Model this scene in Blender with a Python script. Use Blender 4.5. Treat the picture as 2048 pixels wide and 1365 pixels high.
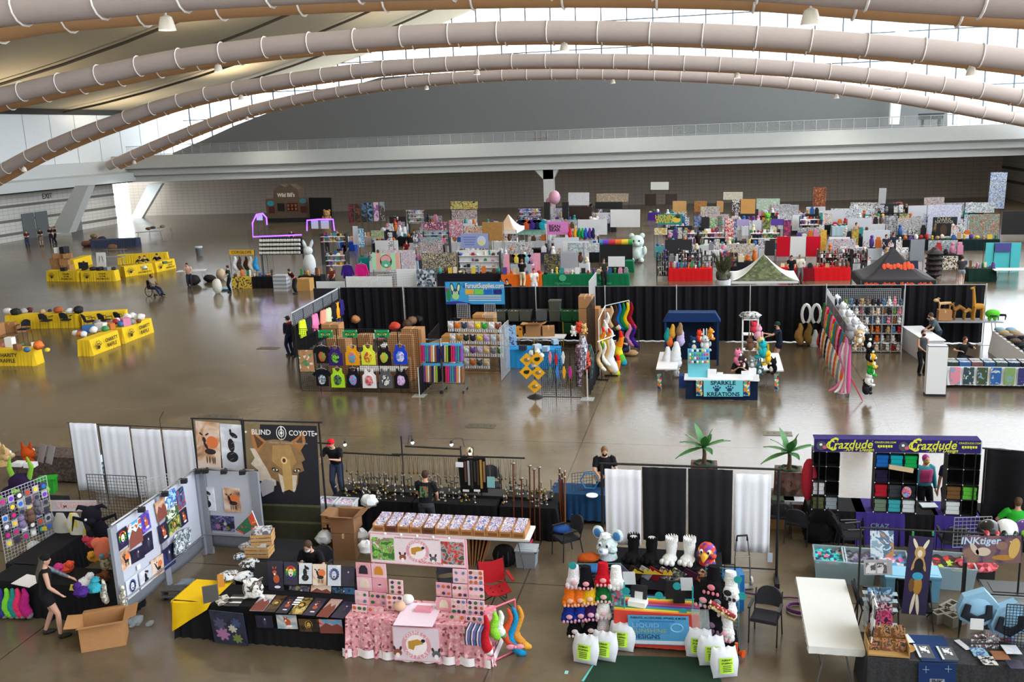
import bpy,bmesh,math,random
from mathutils import Vector,Matrix
from math import sin,cos,pi,radians as rad,sqrt
for o in list(bpy.data.objects):bpy.data.objects.remove(o)
sc=bpy.context.scene
col=sc.collection
# ---------------------------------------------------------------- camera, world, exposure
CAMZ,FPX,PITCH,ROLL,YAW=9.22,1890.0,rad(12.5),rad(-2.24),rad(12.2)
_f=Vector((-sin(YAW)*cos(PITCH),cos(YAW)*cos(PITCH),-sin(PITCH)))
_r0=Vector((cos(YAW),sin(YAW),0));_u0=_r0.cross(_f)
_r=_r0*cos(ROLL)+_u0*sin(ROLL);_u=_u0*cos(ROLL)-_r0*sin(ROLL)
CAM=Vector((0,0,CAMZ))
cd=bpy.data.cameras.new('camera');co=bpy.data.objects.new('camera',cd);col.objects.link(co)
cd.sensor_width=36;cd.lens=FPX/2048*36;cd.clip_start=.2;cd.clip_end=3000
co.matrix_world=Matrix(((_r.x,_u.x,-_f.x,0),(_r.y,_u.y,-_f.y,0),(_r.z,_u.z,-_f.z,CAMZ),(0,0,0,1)))
sc.camera=co
sc.view_settings.view_transform='Standard';sc.view_settings.look='None'
sc.view_settings.gamma=1;sc.view_settings.use_curve_mapping=False
sc.view_settings.exposure=0.35
sc.cycles.max_bounces=7;sc.cycles.diffuse_bounces=4;sc.cycles.glossy_bounces=3;sc.cycles.transparent_max_bounces=12
sc.cycles.sample_clamp_indirect=8
w=bpy.data.worlds.new('world');sc.world=w;w.use_nodes=True
wn=w.node_tree.nodes;wl=w.node_tree.links
bg=wn['Background'];bg.inputs[0].default_value=(.86,.93,1,1);bg.inputs[1].default_value=4.5
def ray(x,y):return(_f*FPX+_r*(x-1024)+_u*(682.5-y))
def G(x,y,z=0.0):
 d=ray(x,y);return CAM+d*((z-CAMZ)/d.z)
def K(x,y,Y):
 d=ray(x,y);return CAM+d*(Y/d.y)
def KX(x,y,X):
 d=ray(x,y);return CAM+d*(X/d.x)
# ---------------------------------------------------------------- materials
MATS={}
def srgb(c):
 if isinstance(c,str):
  c=c.lstrip('#');c=[int(c[i:i+2],16)/255 for i in(0,2,4)]
  return tuple(x/12.92 if x<=.04045 else((x+.055)/1.055)**2.4 for x in c)
 return c
def newmat(name):
 m=bpy.data.materials.new(name);m.use_nodes=True
 return m,m.node_tree.nodes,m.node_tree.links,m.node_tree.nodes['Principled BSDF']
def M(c,rough=.7,metal=0.,bump=0.,scale=40.,vary=.12,spec=.4,sheen=0,alpha=1):
 """plain procedural material: a colour with slight noise variation, optional fine bump"""
 key=(c,rough,metal,bump,scale,vary,spec,alpha)
 if key in MATS:return MATS[key]
 m,n,l,b=newmat('mat_%d'%len(MATS));MATS[key]=m
 rgb=srgb(c)
 tc=n.new('ShaderNodeTexCoord');nz=n.new('ShaderNodeTexNoise');nz.inputs['Scale'].default_value=scale
 nz.inputs['Detail'].default_value=3
 l.new(tc.outputs['Object'],nz.inputs['Vector'])
 mx=n.new('ShaderNodeMix');mx.data_type='RGBA'
 mx.inputs[6].default_value=(*[max(0,x*(1-vary))for x in rgb],1)
 mx.inputs[7].default_value=(*[min(1,x*(1+vary))for x in rgb],1)
 l.new(nz.outputs[0],mx.inputs[0]);l.new(mx.outputs[2],b.inputs['Base Color'])
 b.inputs['Roughness'].default_value=rough;b.inputs['Metallic'].default_value=metal
 b.inputs['Specular IOR Level'].default_value=spec
 if bump:
  bp=n.new('ShaderNodeBump');bp.inputs['Strength'].default_value=bump;bp.inputs['Distance'].default_value=.02
  l.new(nz.outputs[0],bp.inputs['Height']);l.new(bp.outputs[0],b.inputs['Normal'])
 if alpha<1:b.inputs['Alpha'].default_value=alpha
 return m
def fab(c):return M(c,.9,0,.25,60,.15,.2)
def fur(c):return M(c,.95,0,.9,45,.35,.1)
def met(c='#9a9a9a',r=.35):return M(c,r,.9)
def gls(c,r=.25):return M(c,r,0,0,20,.05,.5)
def art(*cols,scale=3.0,detail=3.,hard=True,rough=.45,dist=1.2,coord='Object'):
 """printed picture: noise bands of the given colours, different on every object"""
 key=('art',cols,scale,hard,rough,dist)
 if key in MATS:return MATS[key]
 m,n,l,b=newmat('print_%d'%len(MATS));MATS[key]=m
 tc=n.new('ShaderNodeTexCoord');oi=n.new('ShaderNodeObjectInfo');nz=n.new('ShaderNodeTexNoise');nz.noise_dimensions='4D'
 mu=n.new('ShaderNodeMath');mu.operation='MULTIPLY';mu.inputs[1].default_value=50
 l.new(oi.outputs['Random'],mu.inputs[0]);l.new(mu.outputs[0],nz.inputs['W'])
 nz.inputs['Scale'].default_value=scale;nz.inputs['Detail'].default_value=detail;nz.inputs['Distortion'].default_value=dist
 l.new(tc.outputs[coord],nz.inputs['Vector'])
 r=n.new('ShaderNodeValToRGB');e=r.color_ramp;e.interpolation='CONSTANT' if hard else 'LINEAR'
 k=len(cols)
 e.elements[0].position=0;e.elements[0].color=(*srgb(cols[0]),1)
 e.elements[1].position=.36+.3*(k-1)/max(1,k)if k<3 else .70;e.elements[1].color=(*srgb(cols[-1]),1)
 for i in range(1,k-1):
  q=e.elements.new(.34+.33*i/(k-1));q.color=(*srgb(cols[i]),1)
 l.new(nz.outputs[0],r.inputs[0]);l.new(r.outputs[0],b.inputs['Base Color']);b.inputs['Roughness'].default_value=rough
 return m
def vor(*cols,scale=12.,rough=.8,rand=1.):
 """cells of random colours: small goods, speckled prints, bead strings"""
 key=('vor',cols,scale,rand)
 if key in MATS:return MATS[key]
 m,n,l,b=newmat('cells_%d'%len(MATS));MATS[key]=m
 tc=n.new('ShaderNodeTexCoord');v=n.new('ShaderNodeTexVoronoi');v.inputs['Scale'].default_value=scale
 v.inputs['Randomness'].default_value=rand
 l.new(tc.outputs['Object'],v.inputs['Vector'])
 sp=n.new('ShaderNodeSeparateColor');l.new(v.outputs['Color'],sp.inputs[0])
 r=n.new('ShaderNodeValToRGB');e=r.color_ramp;e.interpolation='CONSTANT';k=len(cols)
 e.elements[0].color=(*srgb(cols[0]),1);e.elements[1].position=(k-1)/k;e.elements[1].color=(*srgb(cols[-1]),1)
 for i in range(1,k-1):
  q=e.elements.new(i/k);q.color=(*srgb(cols[i]),1)
 l.new(sp.outputs[0],r.inputs[0]);l.new(r.outputs[0],b.inputs['Base Color']);b.inputs['Roughness'].default_value=rough
 return m
def stripes(cols,width,axis=0,rough=.7):
 """equal stripes across one local axis"""
 key=('st',tuple(cols),width,axis)
 if key in MATS:return MATS[key]
 m,n,l,b=newmat('stripe_%d'%len(MATS));MATS[key]=m
 tc=n.new('ShaderNodeTexCoord');s=n.new('ShaderNodeSeparateXYZ');l.new(tc.outputs['Object'],s.inputs[0])
 d=n.new('ShaderNodeMath');d.operation='DIVIDE';d.inputs[1].default_value=width*len(cols);l.new(s.outputs[axis],d.inputs[0])
 fr=n.new('ShaderNodeMath');fr.operation='FRACT';l.new(d.outputs[0],fr.inputs[0])
 r=n.new('ShaderNodeValToRGB');e=r.color_ramp;e.interpolation='CONSTANT';k=len(cols)
 e.elements[0].color=(*srgb(cols[0]),1);e.elements[1].position=(k-1)/k;e.elements[1].color=(*srgb(cols[-1]),1)
 for i in range(1,k-1):
  q=e.elements.new(i/k);q.color=(*srgb(cols[i]),1)
 l.new(fr.outputs[0],r.inputs[0]);l.new(r.outputs[0],b.inputs['Base Color']);b.inputs['Roughness'].default_value=rough
 return m
def clear(c='#ffffff',a=.25,r=.08):
 """clear film or plastic: part see-through, part glossy"""
 key=('clear',c,a,r)
 if key in MATS:return MATS[key]
 m,n,l,b=newmat('clear_%d'%len(MATS));MATS[key]=m
 b.inputs['Base Color'].default_value=(*srgb(c),1);b.inputs['Roughness'].default_value=r
 t=n.new('ShaderNodeBsdfTransparent');x=n.new('ShaderNodeMixShader');x.inputs[0].default_value=a
 l.new(t.outputs[0],x.inputs[1]);l.new(b.outputs[0],x.inputs[2]);l.new(x.outputs[0],n['Material Output'].inputs[0])
 return m
def glow(c,s):
 key=('glow',c,s)
 if key in MATS:return MATS[key]
 m,n,l,b=newmat('glow_%d'%len(MATS));MATS[key]=m
 b.inputs['Base Color'].default_value=(*srgb(c),1);b.inputs['Emission Color'].default_value=(*srgb(c),1);b.inputs['Emission Strength'].default_value=s
 return m
# ---------------------------------------------------------------- mesh builder
class MB:
 def __init__(s,mat=None):s.v=[];s.f=[];s.fm=[];s.mats=[];s.cur=mat;s.T=None
 def add(s,vs,fs,mat=None):
  mat=mat or s.cur
  if mat not in s.mats:s.mats.append(mat)
  k=s.mats.index(mat);n=len(s.v)
  s.v+=[s.T@Vector(p)for p in vs]if s.T else[tuple(p)for p in vs]
  s.f+=[[i+n for i in f]for f in fs];s.fm+=[k]*len(fs);return s
 def box(s,c,d,rz=0,mat=None,rx=0,ry=0):
  R=Matrix.Rotation(rz,3,'Z')@Matrix.Rotation(ry,3,'Y')@Matrix.Rotation(rx,3,'X');c=Vector(c)
  vs=[c+R@Vector((x*d[0]/2,y*d[1]/2,z*d[2]/2))for z in(-1,1)for y in(-1,1)for x in(-1,1)]
  return s.add(vs,[(0,2,3,1),(4,5,7,6),(0,1,5,4),(2,6,7,3),(0,4,6,2),(1,3,7,5)],mat)
 def tube(s,pts,r,n=8,mat=None,cap=True,flat=1.0):
  """swept tube through pts with one radius or a radius per point"""
  pts=[Vector(p)for p in pts];k=len(pts)
  rs=r if isinstance(r,(list,tuple))else[r]*k
  vs=[];fs=[];up=None
  for i,p in enumerate(pts):
   t=(pts[min(i+1,k-1)]-pts[max(i-1,0)])
   if t.length<1e-9:t=Vector((0,0,1))
   t.normalize()
   if up is None:up=Vector((0,0,1))if abs(t.z)<.9 else Vector((0,1,0))
   a=t.cross(up)
   if a.length<1e-6:a=t.orthogonal()
   a.normalize();b=a.cross(t).normalized();up=b
   for j in range(n):
    g=2*pi*j/n;vs.append(p+a*(cos(g)*rs[i])+b*(sin(g)*rs[i]*flat))
  for i in range(k-1):
   for j in range(n):
    q=(j+1)%n;fs.append((i*n+j,i*n+q,(i+1)*n+q,(i+1)*n+j))
  if cap:fs.append(tuple(range(n-1,-1,-1)));fs.append(tuple(range((k-1)*n,k*n)))
  return s.add(vs,fs,mat)
 def cyl(s,c,r,h,n=16,mat=None,r2=None):return s.tube([(c[0],c[1],c[2]),(c[0],c[1],c[2]+h)],[r,r if r2 is None else r2],n,mat)
 def ell(s,c,r,mat=None,n=12,m=8,wob=0,seed=0,R=None):
  rnd=random.Random(seed);c=Vector(c);r=(r,r,r)if not isinstance(r,(list,tuple))else r
  vs=[];fs=[]
  for i in range(m+1):
   a=pi*i/m
   for j in range(n):
    k=1+(rnd.uniform(-wob,wob)if 0<i<m else 0);g=2*pi*j/n
    q=Vector((r[0]*sin(a)*cos(g)*k,r[1]*sin(a)*sin(g)*k,r[2]*cos(a)*k));vs.append(c+(R@q if R else q))
  for i in range(m):
   for j in range(n):
    q=(j+1)%n;fs.append((i*n+j,(i+1)*n+j,(i+1)*n+q,i*n+q))
  return s.add(vs,fs,mat)
 def lathe(s,prof,c=(0,0,0),n=16,mat=None):
  vs=[];fs=[];k=len(prof)
  for r,z in prof:
   for j in range(n):vs.append((c[0]+r*cos(2*pi*j/n),c[1]+r*sin(2*pi*j/n),c[2]+z))
  for i in range(k-1):
   for j in range(n):
    q=(j+1)%n;fs.append((i*n+j,i*n+q,(i+1)*n+q,(i+1)*n+j))
  fs.append(tuple(range(n-1,-1,-1)));fs.append(tuple(range((k-1)*n,k*n)))
  return s.add(vs,fs,mat)
 def prism(s,poly,y0,y1,mat=None,axis='y'):
  """outline in x,z pushed from y0 to y1 (axis y), or in x,y pushed in z"""
  f3=(lambda p,t:(p[0],t,p[1]))if axis=='y' else((lambda p,t:(p[0],p[1],t))if axis=='z' else(lambda p,t:(t,p[0],p[1])))
  k=len(poly);vs=[f3(p,y0)for p in poly]+[f3(p,y1)for p in poly]
  fs=[tuple(range(k)),tuple(range(2*k-1,k-1,-1))]+[(i,k+i,k+(i+1)%k,(i+1)%k)for i in range(k)]
  return s.add(vs,fs,mat)
 def grid(s,fn,nu,nv,mat=None):
  """sheet from fn(u, v) with u, v in 0..1"""
  vs=[fn(i/nu,j/nv)for j in range(nv+1)for i in range(nu+1)]
  fs=[(j*(nu+1)+i,j*(nu+1)+i+1,(j+1)*(nu+1)+i+1,(j+1)*(nu+1)+i)for j in range(nv)for i in range(nu)]
  return s.add(vs,fs,mat)
 def mesh(s,name,smooth=False):
  me=bpy.data.meshes.new(name);me.from_pydata([tuple(v)for v in s.v],[],s.f)
  for m in s.mats:me.materials.append(m)
  me.polygons.foreach_set('material_index',s.fm)
  if smooth:
   me.polygons.foreach_set('use_smooth',[True]*len(s.f));me.update()
   me.set_sharp_from_angle(angle=.7)
  me.update();return me
# ---------------------------------------------------------------- objects
def obj(name,mb,parent=None,loc=(0,0,0),rz=0,smooth=False,solid=0,label=None,kind=None):
 me=mb if isinstance(mb,bpy.types.Mesh)else mb.mesh(name,smooth)
 o=bpy.data.objects.new(name,me);col.objects.link(o)
 o.location=loc;o.rotation_euler=(0,0,rz)
 if parent:o.parent=parent
 if solid:
  md=o.modifiers.new('thickness','SOLIDIFY');md.thickness=solid;md.offset=0
 if label:o['label']=label
 if kind:o['kind']=kind
 return o
def tag(o,label,cat,group=None,kind=None):
 o['label']=label;o['category']=cat
 if group:o['group']=group
 if kind:o['kind']=kind
 return o
def thing(name,label,cat,loc=(0,0,0),rz=0,group=None):
 o=bpy.data.objects.new(name,None);col.objects.link(o);o.empty_display_size=.1
 o.location=loc;o.rotation_euler=(0,0,rz);return tag(o,label,cat,group)
def solo(name,mb,label,cat,loc=(0,0,0),rz=0,group=None,smooth=False,solid=0,kind=None):
 return tag(obj(name,mb,None,loc,rz,smooth,solid),label,cat,group,kind)
def dup(root,loc,rz=0,label=None,group=None,scale=None):
 r=root.copy();col.objects.link(r);r.location=loc;r.rotation_euler=(root.rotation_euler[0],root.rotation_euler[1],rz)
 if scale:r.scale=scale
 if label:r['label']=label
 if group:r['group']=group
 for ch in KIDS.get(root.name)or kids(root):
  c=ch.copy();col.objects.link(c);c.parent=r
  for g in kids(ch):
   d=g.copy();col.objects.link(d);d.parent=c
 return r
KIDS={}
def kids(o):return list(o.children)
def struct(name,mb,smooth=False):o=obj(name,mb,None,smooth=smooth);o['kind']='structure';return o
def text(name,s,size,mat,parent,loc=(0,0,0),rx=pi/2,rz=0,ry=0,align='CENTER',bold=0,thick=.003,sx=1.0,shear=0):
 c=bpy.data.curves.new(name,'FONT');c.body=s;c.size=size;c.align_x=align;c.align_y='CENTER'
 c.offset=bold*size;c.extrude=thick;c.resolution_u=2;c.shear=shear
 t=bpy.data.objects.new(name,c);col.objects.link(t)
 dg=bpy.context.evaluated_depsgraph_get();dg.update()
 me=bpy.data.meshes.new_from_object(t.evaluated_get(dg));bpy.data.objects.remove(t)
 me.materials.clear();me.materials.append(mat)
 o=bpy.data.objects.new(name,me);col.objects.link(o);o.location=loc;o.rotation_euler=(rx,ry,rz);o.scale=(sx,1,1)
 if parent:o.parent=parent
 return o
ORD='first second third fourth fifth sixth seventh eighth ninth tenth eleventh twelfth thirteenth fourteenth fifteenth sixteenth seventeenth eighteenth nineteenth twentieth'.split()
def nth(i):return ORD[i]if i<20 else 'twenty-'+ORD[i-20]if i<29 else('thirtieth' if i==29 else 'thirty-'+ORD[i-30]if i<39 else 'fortieth' if i==39 else 'forty-'+ORD[i-40])
def lerp(a,b,t):return a+(b-a)*t
def facing(a,b):
 """angle that turns local +x along a -> b"""
 return math.atan2(b.y-a.y,b.x-a.x)
# ================================================================ builders for goods, furniture, people
def txt(mb,s,size,mat,loc=(0,0,0),rz=0,tilt=pi/2,roll=0,align='CENTER',bold=0,thick=.002,sx=1.0,shear=0):
 """add flat lettering to a mesh builder; it stands upright facing -y unless tilt says otherwise"""
 c=bpy.data.curves.new('t','FONT');c.body=s;c.size=size;c.align_x=align;c.align_y='CENTER'
 c.offset=bold*size;c.extrude=thick;c.resolution_u=2;c.shear=shear
 t=bpy.data.objects.new('t',c);me=bpy.data.meshes.new_from_object(t)
 R=Matrix.Translation(loc)@Matrix.Rotation(rz,4,'Z')@Matrix.Rotation(tilt,4,'X')@Matrix.Rotation(roll,4,'Z')@Matrix.Diagonal((sx,1,1,1))
 mb.add([R@v.co for v in me.vertices],[tuple(p.vertices)for p in me.polygons],mat)
 bpy.data.objects.remove(t);bpy.data.curves.remove(c);bpy.data.meshes.remove(me);return mb
def arc_txt(mb,s,size,rad_,a0,a1,mat,c,inward=False,**k):
 """letters along an arc in the x,z plane around c, from angle a0 to a1"""
 for i,ch in enumerate(s):
  a=lerp(a0,a1,i/max(1,len(s)-1))
  txt(mb,ch,size,mat,(c[0]+rad_*cos(a),c[1],c[2]+rad_*sin(a)),roll=a-pi/2 if not inward else a+pi/2,**k)
def disc(mb,c,rx,rz_,mat,y0=-.004,y1=0,n=18,roll=0):
 pl=[]
 for i in range(n):
  g=2*pi*i/n;x,z=rx*cos(g),rz_*sin(g);pl.append((c[0]+x*cos(roll)-z*sin(roll),c[1]+x*sin(roll)+z*cos(roll)))
 return mb.prism(pl,y0,y1,mat)
def paw(mb,c,s,mat,y0=-.004,y1=0,k=0):
 disc(mb,(c[0],c[1]-.15*s),.42*s,.34*s,mat,y0,y1,14)
 for a,rr in((-.52,.2),(-.19,.44),(.19,.44),(.52,.2)):disc(mb,(c[0]+a*s,c[1]+rr*s),.13*s,.19*s,mat,y0,y1,10,-a*.8)
def fuse(mb,voxel=.02,it=4):
 o=bpy.data.objects.new('tmp',mb.mesh('tmp'));col.objects.link(o)
 r=o.modifiers.new('r','REMESH');r.mode='VOXEL';r.voxel_size=voxel;r.use_smooth_shade=True
 s=o.modifiers.new('s','SMOOTH');s.iterations=it;s.factor=.5
 dg=bpy.context.evaluated_depsgraph_get();me=bpy.data.meshes.new_from_object(o.evaluated_get(dg))
 me.materials.clear()
 for m in mb.mats[:1]:me.materials.append(m)
 bpy.data.objects.remove(o);return me
def ik(a,b,l1,l2,hint):
 d=b-a;L=min(d.length,(l1+l2)*.999);d=d.normalized()if d.length>1e-6 else Vector((0,0,-1))
 x=(l1*l1-l2*l2+L*L)/(2*L);h=sqrt(max(0,l1*l1-x*x));hv=Vector(hint);hv=(hv-d*hv.dot(d)).normalized()
 return a+d*x+hv*h,a+d*L
SKIN='#c99a80'
def person(label,loc,rz=0,H=1.72,lean=0,sit=0,hl=None,hr=None,fl=(.1,0),fr=(-.1,0),shirt='#1d1c20',pants='#22242c',hair='#3a281c',skin=SKIN,sleeve='short',leg='long',mask=None,hat=None,hathex=None,long_hair=False,shoes='#1c1b1b',vox=.022,twist=0,nod=0,turn=0,group=None,emblem=None,female=False,beard=None,vest=None,bald=False,hood=None,tattoo=None,mass=1.0):
 """standing or sitting figure facing -y; hands go to hl, hr (local metres, at height 1.75 m)"""
 s=H/1.75;t=thing('person',label,'person',loc,rz,group);t.scale=(s,s,s)
 hz=sit if sit else .93
 hip=Vector((0,0,hz));LR=Matrix.Rotation(rad(lean),3,'X');TW=Matrix.Rotation(rad(twist),3,'Z')
 up=lambda v:hip+TW@(LR@Vector(v))
 w_=.175 if female else .20;chest=up((0,0,.36));neck=up((0,.01,.57));HR=Matrix.Rotation(rad(twist+turn),3,'Z')@Matrix.Rotation(rad(lean*.6+nod),3,'X')
 hb=up((0,.0,.60));head=hb+HR@Vector((0,-.015,.10))
 m=mass
 b=MB(M(skin,.6,vary=.06));sh=MB(fab(shirt));pa=MB(fab(pants))
 def torso(mb,e,z0=0.0,z1=.54):
  ks=[(0,.155),(.12,.150*m),(.24,.150*m if female else .158*m),(.36,.175),(.47,.165),(.54,.09)]
  ks=[q for q in ks if z0-.01<=q[0]<=z1+.01]
  mb.tube([up((0,0,z))for z,r in ks],[r+e for z,r in ks],14,flat=.66)
 torso(b,0);b.tube([up((0,.01,.5)),hb+HR@Vector((0,0,.06))],[.06,.052],10)
 b.ell(head,(.074,.092,.112),n=16,m=12,R=HR);b.ell(head+HR@Vector((0,-.03,-.06)),(.052,.058,.058),R=HR)
 b.ell(head+HR@Vector((0,-.095,-.012)),(.014,.02,.024),n=8,m=6,R=HR)
 for sx in(-1,1):b.ell(head+HR@Vector((sx*.076,.01,-.005)),(.012,.022,.032),n=8,m=6,R=HR)
 torso(sh,.016,0 if sit else-.0)
 for sx,f in((1,fl),(-1,fr)):
  h0=hip+Vector((sx*.095,0,-.02))
  an=Vector((f[0],f[1],f[2]if len(f)>2 else .09))
  kn,an=ik(h0,an,.44,.42,(sx*.15,-1,.3 if sit else 0))
  P=[h0,lerp(h0,kn,.5),kn,lerp(kn,an,.35),an];Rr=[.092,.078,.055,.055,.038]
  b.tube(P,Rr,10)
  pe=P if leg=='long' else[h0,lerp(h0,kn,.45 if leg=='shorts' else .85)]
  pr=[.112,.098,.077,.074,.064]if leg=='long' else[.112,.108]
  pa.tube(pe,pr,10)
  fd=Vector((f[0]*.35,-1,0)).normalized()if not sit else Vector((0,-1,0))
  so=MB(M(shoes,.6));so.ell(an+fd*.075+Vector((0,0,-.045)),(.048,.135,.05),R=Matrix.Rotation(math.atan2(fd.x,-fd.y),3,'Z'),n=12,m=8);so.ell(an+Vector((0,.01,-.03)),(.046,.05,.06))
  obj('shoe',so,t,smooth=True)
 pa.tube([hip+Vector((0,0,.06)),hip,hip-Vector((0,0,.07))],[.165,.172,.15],14,flat=.72)
 for sx,hn in((1,hl),(-1,hr)):
  so=up((sx*w_,0,.49));tgt=Vector(hn)if hn else hip+Vector((sx*.27,-.06,-.10))
  hint=(sx*.7,.8,-.35)
  el,wr=ik(so,tgt,.29,.26,hint)
  b.tube([so,lerp(so,el,.5),el,lerp(el,wr,.35),wr],[.053,.049,.040,.040,.027],10)
  d=(wr-el).normalized();sd=d.cross(Vector((0,0,1))if abs(d.z)<.8 else Vector((0,1,0))).normalized();nd=sd.cross(d)
  b.tube([wr,wr+d*.045,wr+d*.09],[.026,.040,.038],10,flat=.6)
  if vox<.02:
   for k in range(4):
    o_=wr+d*.085+sd*(k-1.5)*.02;L=(.062,.074,.07,.055)[k]
    b.tube([o_,o_+d*L*.5-nd*.008*sx,o_+d*L*.9-nd*.03*sx],[.0105,.010,.008],6)
   b.tube([wr+d*.03+sd*.03*sx*-1,wr+d*.065+sd*.055*sx*-1,wr+d*.1+sd*.055*sx*-1],[.013,.012,.009],6)
  else:b.tube([wr+d*.08,wr+d*.14-nd*.02,wr+d*.165-nd*.04],[.034,.03,.02],8,flat=.5)
  e2={'short':lerp(so,el,.72),'none':None,'long':wr}[sleeve]
  if e2 is not None:
   sh.tube([so+Vector((-sx*.06,0,.02)),so,e2]if sleeve=='short' else[so+Vector((-sx*.06,0,.02)),so,el,wr],[.075,.074,.066]if sleeve=='short' else[.075,.074,.06,.045],10)
  if tattoo and sx==tattoo:obj('tattoo',MB(art('#57606c','#3a4048','#8a6f66',scale=14)).tube([lerp(so,el,.35),el,lerp(el,wr,.8)],[.0535,.044,.034],10),t,smooth=True)
 body=obj('body',fuse(b,vox),t);shirt_o=obj('shirt',fuse(sh,vox),t)
 if leg!='none':obj('trousers' if leg=='long' else 'shorts',fuse(pa,vox),t)
 if not bald:
  hm=MB(M(hair,.8,0,.5,60,.3));hm.ell(head+HR@Vector((0,.022,.022)),(.084,.098,.108),R=HR,n=16,m=10,wob=.03,seed=3)
  if long_hair:hm.tube([head+HR@Vector((0,.05,.03)),head+HR@Vector((0,.09,-.1)),up((0,.12,.42)),up((0,.13,.25))],[.08,.085,.08,.03],12,flat=.6)
  obj('hair',hm,t,smooth=True)
 e=MB(M('#1b1512',.3))
 for sx in(-1,1):e.ell(head+HR@Vector((sx*.03,-.084,.012)),(.011,.008,.008),n=8,m=6)
 obj('eyes',e,body,smooth=True)
 if mask:obj('face_mask',MB(fab(mask)).ell(head+HR@Vector((0,-.052,-.042)),(.062,.06,.052),R=HR,n=14,m=10),t,smooth=True)
 else:obj('mouth',MB(M('#8d4d44')).ell(head+HR@Vector((0,-.083,-.062)),(.024,.008,.007),R=HR,n=10,m=6),body,smooth=True)
 if beard:obj('beard',MB(fur(beard)).ell(head+HR@Vector((0,-.045,-.085)),(.055,.05,.06),R=HR),t,smooth=True)
 if hat:
  h=MB(fab(hathex));h.ell(head+HR@Vector((0,.008,.045)),(.09,.105,.088),R=HR,n=16,m=10)
  if hat=='cap':h.ell(head+HR@Vector((0,-.125,.045)),(.065,.08,.012),R=HR)
  obj('hat',h,t,smooth=True)
 if hood:obj('hood',MB(fab(hood)).ell(up((0,.09,.5)),(.13,.08,.07)),t,smooth=True)
 if vest:
  vm=MB(fab(vest));torso(vm,.03,.12,.47);obj('vest',fuse(vm,max(vox,.02)),t)
 if emblem:
  em=MB(art(*emblem,scale=9));c=up((0,.125 if emblem[0]!='f' else-.13,.33));em.box(c,(.2,.02,.26),rx=rad(lean));obj('shirt_print',em,shirt_o)
 return t
# ---------------------------------------------------------------- furniture
METAL=met('#8b8d90',.4);BLK=M('#17171a',.5);DARKM=M('#2b2c30',.4,.4)
WHT=M('#e9eaec',.6,vary=.03)
def chair(loc,rz,label,group='black stacking armchairs',seat='#2c2c31'):
 if 'chair' in PROTO:return dup(PROTO['chair'],loc,rz,label,group)
 t=thing('stacking_chair',label,'chair',loc,rz,group);PROTO['chair']=t
 f=fab(seat)
 s=MB(f);s.box((0,0,.45),(.46,.45,.05));s.box((0,-.02,.472),(.42,.40,.03));obj('seat',s,t)
 b=MB(f);b.grid(lambda u,v:((u-.5)*.46*(1-.25*max(0,v-.6)),.235-.05*(1-(2*u-1)**2)*-1+.09*v,.55+.33*v-.09*(2*abs(u-.5))**3*v),8,6);obj('backrest',b,t,solid=.045)
 for sx in(-1,1):
  obj('leg',MB(DARKM).tube([(sx*.25,-.22,0),(sx*.25,-.2,.45),(sx*.25,-.19,.66)],.013,8),t)
  obj('leg',MB(DARKM).tube([(sx*.25,.3,0),(sx*.24,.22,.45),(sx*.235,.31,.84)],.013,8),t)
  obj('armrest',MB(BLK).box((sx*.26,-.02,.67),(.05,.34,.03)),t)
 return t
PROTO={}
def ftable(w,d,loc,rz,label,cat='table',h=.74,top='#dcdde0',legs=True,group=None,legc=None):
 t=thing('folding_table',label,cat,loc,rz,group)
 b=MB(M(top,.5,vary=.03));b.box((0,0,h-.022),(w,d,.045));obj('tabletop',b,t)
 lm=legc or METAL
 for sx in(-1,1):
  if legs:
   for sy in(-1,1):obj('leg',MB(lm).tube([(sx*(w/2-.28),sy*(d/2-.1),h-.04),(sx*(w/2-.14),sy*(d/2-.1),0)],.014,6),t)
   obj('brace',MB(lm).tube([(sx*(w/2-.2),-d/2+.1,h*.45),(sx*(w/2-.2),d/2-.1,h*.45)],.01,6),t)
 return t
def cloth_mesh(w,d,h,mat,amp=.02,flare=.05,z0=.0,fold=.16,seed=0,drops=(0,0,0,0),top=None):
 """cloth over a table: flat top, four hanging sides with folds; drops raise the hem at front, right, back, left"""
 rnd=random.Random(seed);mb=MB(mat)
 segs=[]
 for(x0,y0,x1,y1,L,nx,ny,dr)in((-w/2,-d/2,w/2,-d/2,w,0,-1,drops[0]),(w/2,-d/2,w/2,d/2,d,1,0,drops[1]),(w/2,d/2,-w/2,d/2,w,0,1,drops[2]),(-w/2,d/2,-w/2,-d/2,d,-1,0,drops[3])):
  k=max(4,int(L/(fold/4)))
  for i in range(k):segs.append((lerp(x0,x1,i/k),lerp(y0,y1,i/k),nx,ny,dr,i/k,i))
 n=len(segs);ph=rnd.uniform(0,6);rows=(0,.04,.35,.7,1)
 for r in rows:
  for i,(x,y,nx,ny,dr,tt,_i)in enumerate(segs):
   e=min(tt,1-tt);corner=max(0,1-e/.06)
   wv=sin(i*2*pi/4.3+ph+1.3*sin(i*.37))*amp*r**.7
   o=flare*r*(1+1.2*corner)+wv+.004;z=lerp(h,max(z0,dr),r)if r!=.04 else h-.012
   mb.v.append((x+nx*o,y+ny*o,z+(.004 if r==0 else 0)))
 fs=[(a*n+i,(a+1)*n+i,(a+1)*n+(i+1)%n,a*n+(i+1)%n)for a in range(len(rows)-1)for i in range(n)]
 mb.mats.append(mat);mb.f+=fs+[tuple(range(n))];mb.fm+=[0]*(len(fs)+1)
 if top:mb.add([(-w/2,-d/2,h+.008),(w/2,-d/2,h+.008),(w/2,d/2,h+.008),(-w/2,d/2,h+.008)],[(0,1,2,3)],top)
 return mb
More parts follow.
